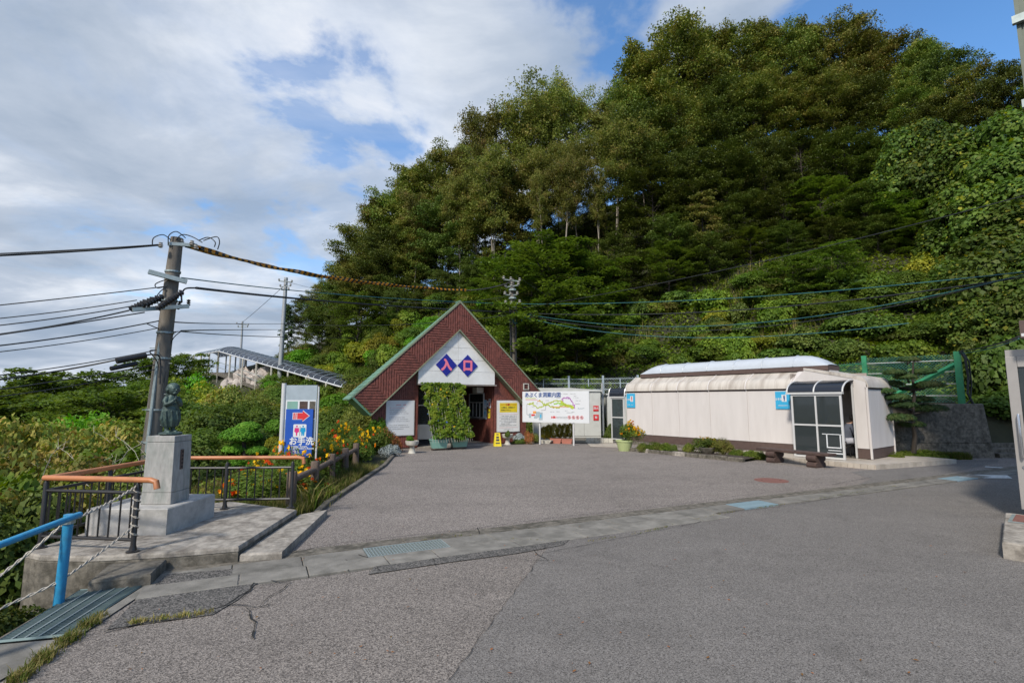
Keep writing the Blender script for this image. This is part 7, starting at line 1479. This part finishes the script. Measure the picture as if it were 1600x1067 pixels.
# ============================================================ GROUND COVER (nobody could count it)
def scatter(n, x0, x1, y0, y1, rng, cond): 
    X = rng.uniform(x0, x1, n); Y = rng.uniform(y0, y1, n); d = lotdist(X, Y); k = cond(X, Y, d); return X[k], Y[k]
rng = np.random.default_rng(5)
def vis(X, Y, m=1.12): return np.abs(X / Y) < m
# broad leaves over the slope, denser near
X, Y = scatter(190000, -22, 34, 17, 47, rng, lambda X, Y, d: (d > .35) & vis(X, Y) & (Y > 24 - np.maximum(0, X) * .62) & (Y < 47) & (X > -Y * .52))
keep = rng.random(len(X)) < np.clip(30 / Y, .35, 1) ** 1.2; X, Y = X[keep][:105000], Y[keep][:105000]
Z = height(X, Y) + np.abs(wob(X, Y, 2.2)) * .22 + rng.uniform(0, .18, len(X)); me = leaf_mesh('leaf_carpet', np.stack([X, Y, Z], 1), rng, .17, [lf_cover], .7, .75)
tag(link('leaf_carpet', me), 'carpet of low broad leaved plants over the slope', kind='stuff')
X, Y = scatter(60000, -22, 34, 17, 46, rng, lambda X, Y, d: (d > .35) & vis(X, Y) & (Y > 24 - np.maximum(0, X) * .62) & (wob(X, Y, .45) > .12)); X, Y = X[:16000], Y[:16000]
tag(link('slope_grass', blade_mesh('slope_grass', np.stack([X, Y, height(X, Y)], 1), rng, .75, .035, [lf_grass, lf_dry], .6, mi=(rng.random(len(X)) < .45).astype(int))), 'tall grass tufts between the bushes on the slope', kind='stuff')
# left side: cover and grass
X, Y = scatter(120000, -30, -3, 3.5, 46, rng, lambda X, Y, d: (d > .08) & vis(X, Y, 1.15) & (X < -3) & (Y > 9) & (X < -5.5 - .02 * Y) & (np.hypot(X + 12, Y - 36) > 0)); keep = rng.random(len(X)) < np.clip(14 / Y, .12, 1); X, Y = X[keep][:32000], Y[keep][:32000]
me = leaf_mesh('left_leaf_cover', np.stack([X, Y, height(X, Y) + rng.uniform(0, .22, len(X))], 1), rng, .12, [lf_autumn, lf_cover], .6, .6, mi=(rng.random(len(X)) < .55).astype(int)); tag(link('left_leaf_cover', me), 'low leafy cover on the left slope', kind='stuff')
def grass(name, n, x0, x1, y0, y1, h, w, cond, label, dry=.35, lean=.5, zf=None):
    X, Y = scatter(n, x0, x1, y0, y1, rng, cond); Z = height(X, Y) if zf is None else np.full(len(X), zf)
    tag(link(name, blade_mesh(name, np.stack([X, Y, Z - .01], 1), rng, h, w, [lf_grass, lf_dry], lean, mi=(rng.random(len(X)) < dry).astype(int))), label, kind='stuff')
grass('garden_grass', 42000, -7.5, -3.05, 7.4, 13, .24, .012, lambda X, Y, d: (d > .03) & (Y > 7.7 - (X + 3) * -.0) & vis(X, Y), 'pale uncut grass behind the railing', .5)
grass('verge_grass', 20000, -6.5, -3.2, 2.8, 7.6, .11, .010, lambda X, Y, d: (d > .02) & (X < -3.55 - .0 * Y) & ~((X > -3.95) & (Y > 3.8)), 'rough grass on the verge at the lower left', .5)
grass('wall_foot_grass', 6000, 11.2, 13.4, 15.05, 15.5, .22, .012, lambda X, Y, d: (X < 13.3), 'grass at the foot of the retaining wall', .25, zf=.0)
def line_weeds(name, pts, n, h, spread, label, dry):
    C = []; Q = [Vector(G(*p)) for p in pts]; Ls = [(Q[i + 1] - Q[i]).length for i in range(len(Q) - 1)]
    for i in range(len(Q) - 1):
        m = int(n * Ls[i] / sum(Ls)); t = rng.random(m); t = t[np.sin(t * 9 + i * 2.1) + rng.random(len(t)) * 1.2 > .35] if len(t) else t
        for u in t: p = Q[i].lerp(Q[i + 1], u); C.append((p.x + rng.normal() * spread, p.y + rng.normal() * spread, .008))
    tag(link(name, blade_mesh(name, np.array(C), rng, h, .007, [lf_grass, lf_dry], .9, mi=(rng.random(len(C)) < dry).astype(int))), label, kind='stuff')
line_weeds('edge_weeds', [(20, 1070), (70, 1030), (125, 990), (158, 965)], 2200, .06, .028, 'weeds and dry grass along the left edge of the asphalt', .65)
line_weeds('crack_weeds', [(205, 975), (260, 968), (300, 963), (330, 958)], 500, .04, .02, 'dry weeds in the crack of the dark patch', .8)
line_weeds('gutter_weeds', [(655, 845), (720, 838), (900, 850), (1000, 834), (1130, 803), (1240, 786), (1400, 760)], 900, .022, .015, 'small weeds along the gutter edges', .6)
line_weeds('kerb_weeds', [(505, 795), (530, 770), (565, 745), (600, 722)], 900, .09, .05, 'weeds along the flower bed kerb', .4)
# fallen twigs and pebbles on the asphalt
b = MB(); rr = random.Random(8)
for i in range(170):
    px, py = rr.uniform(60, 1590), rr.uniform(740, 1060); p = G(px, py); 
    if p.x < -2.9: continue
    a = rr.uniform(0, 6.28); s = rr.uniform(.006, .02); b.add([(p.x + s * math.cos(a + k * 1.57) * (1 if k % 2 else .45), p.y + s * math.sin(a + k * 1.57) * (1 if k % 2 else .45), .018 + rr.uniform(0, .004)) for k in range(4)], [(0, 1, 2, 3)])
tag(b.build('fallen_leaves', lf_rust), 'scattered tiny fallen leaves on the asphalt', kind='stuff')

# dry stalks standing out of the left thicket
b = MB(); rr = random.Random(21)
for i in range(20):
    px, py, Y = rr.uniform(-20, 230), rr.uniform(690, 780), rr.uniform(8.5, 12.5); p = P(px, py, Y); a = rr.choice((-1, 1)) * rr.uniform(.5, 1.1); l = rr.uniform(.35, .7)
    q = p + Vector((a * l, rr.uniform(-.2, .2), l * .5)); b.tube([p - Vector((a * .3, 0, .5)), p, (p + q) / 2 + Vector((0, 0, .03)), q], [.006, .005, .004, .002], 4, cap=False)
    for k in range(3): t = rr.random(); s_ = p.lerp(q, t); b.tube([s_, s_ + Vector((rr.uniform(-.15, .15), 0, rr.uniform(.05, .2)))], [.005, .002], 3, cap=False)
tag(b.build('dry_stalks', m_rope), 'pale dry stalks standing out of the left thicket', kind='stuff')
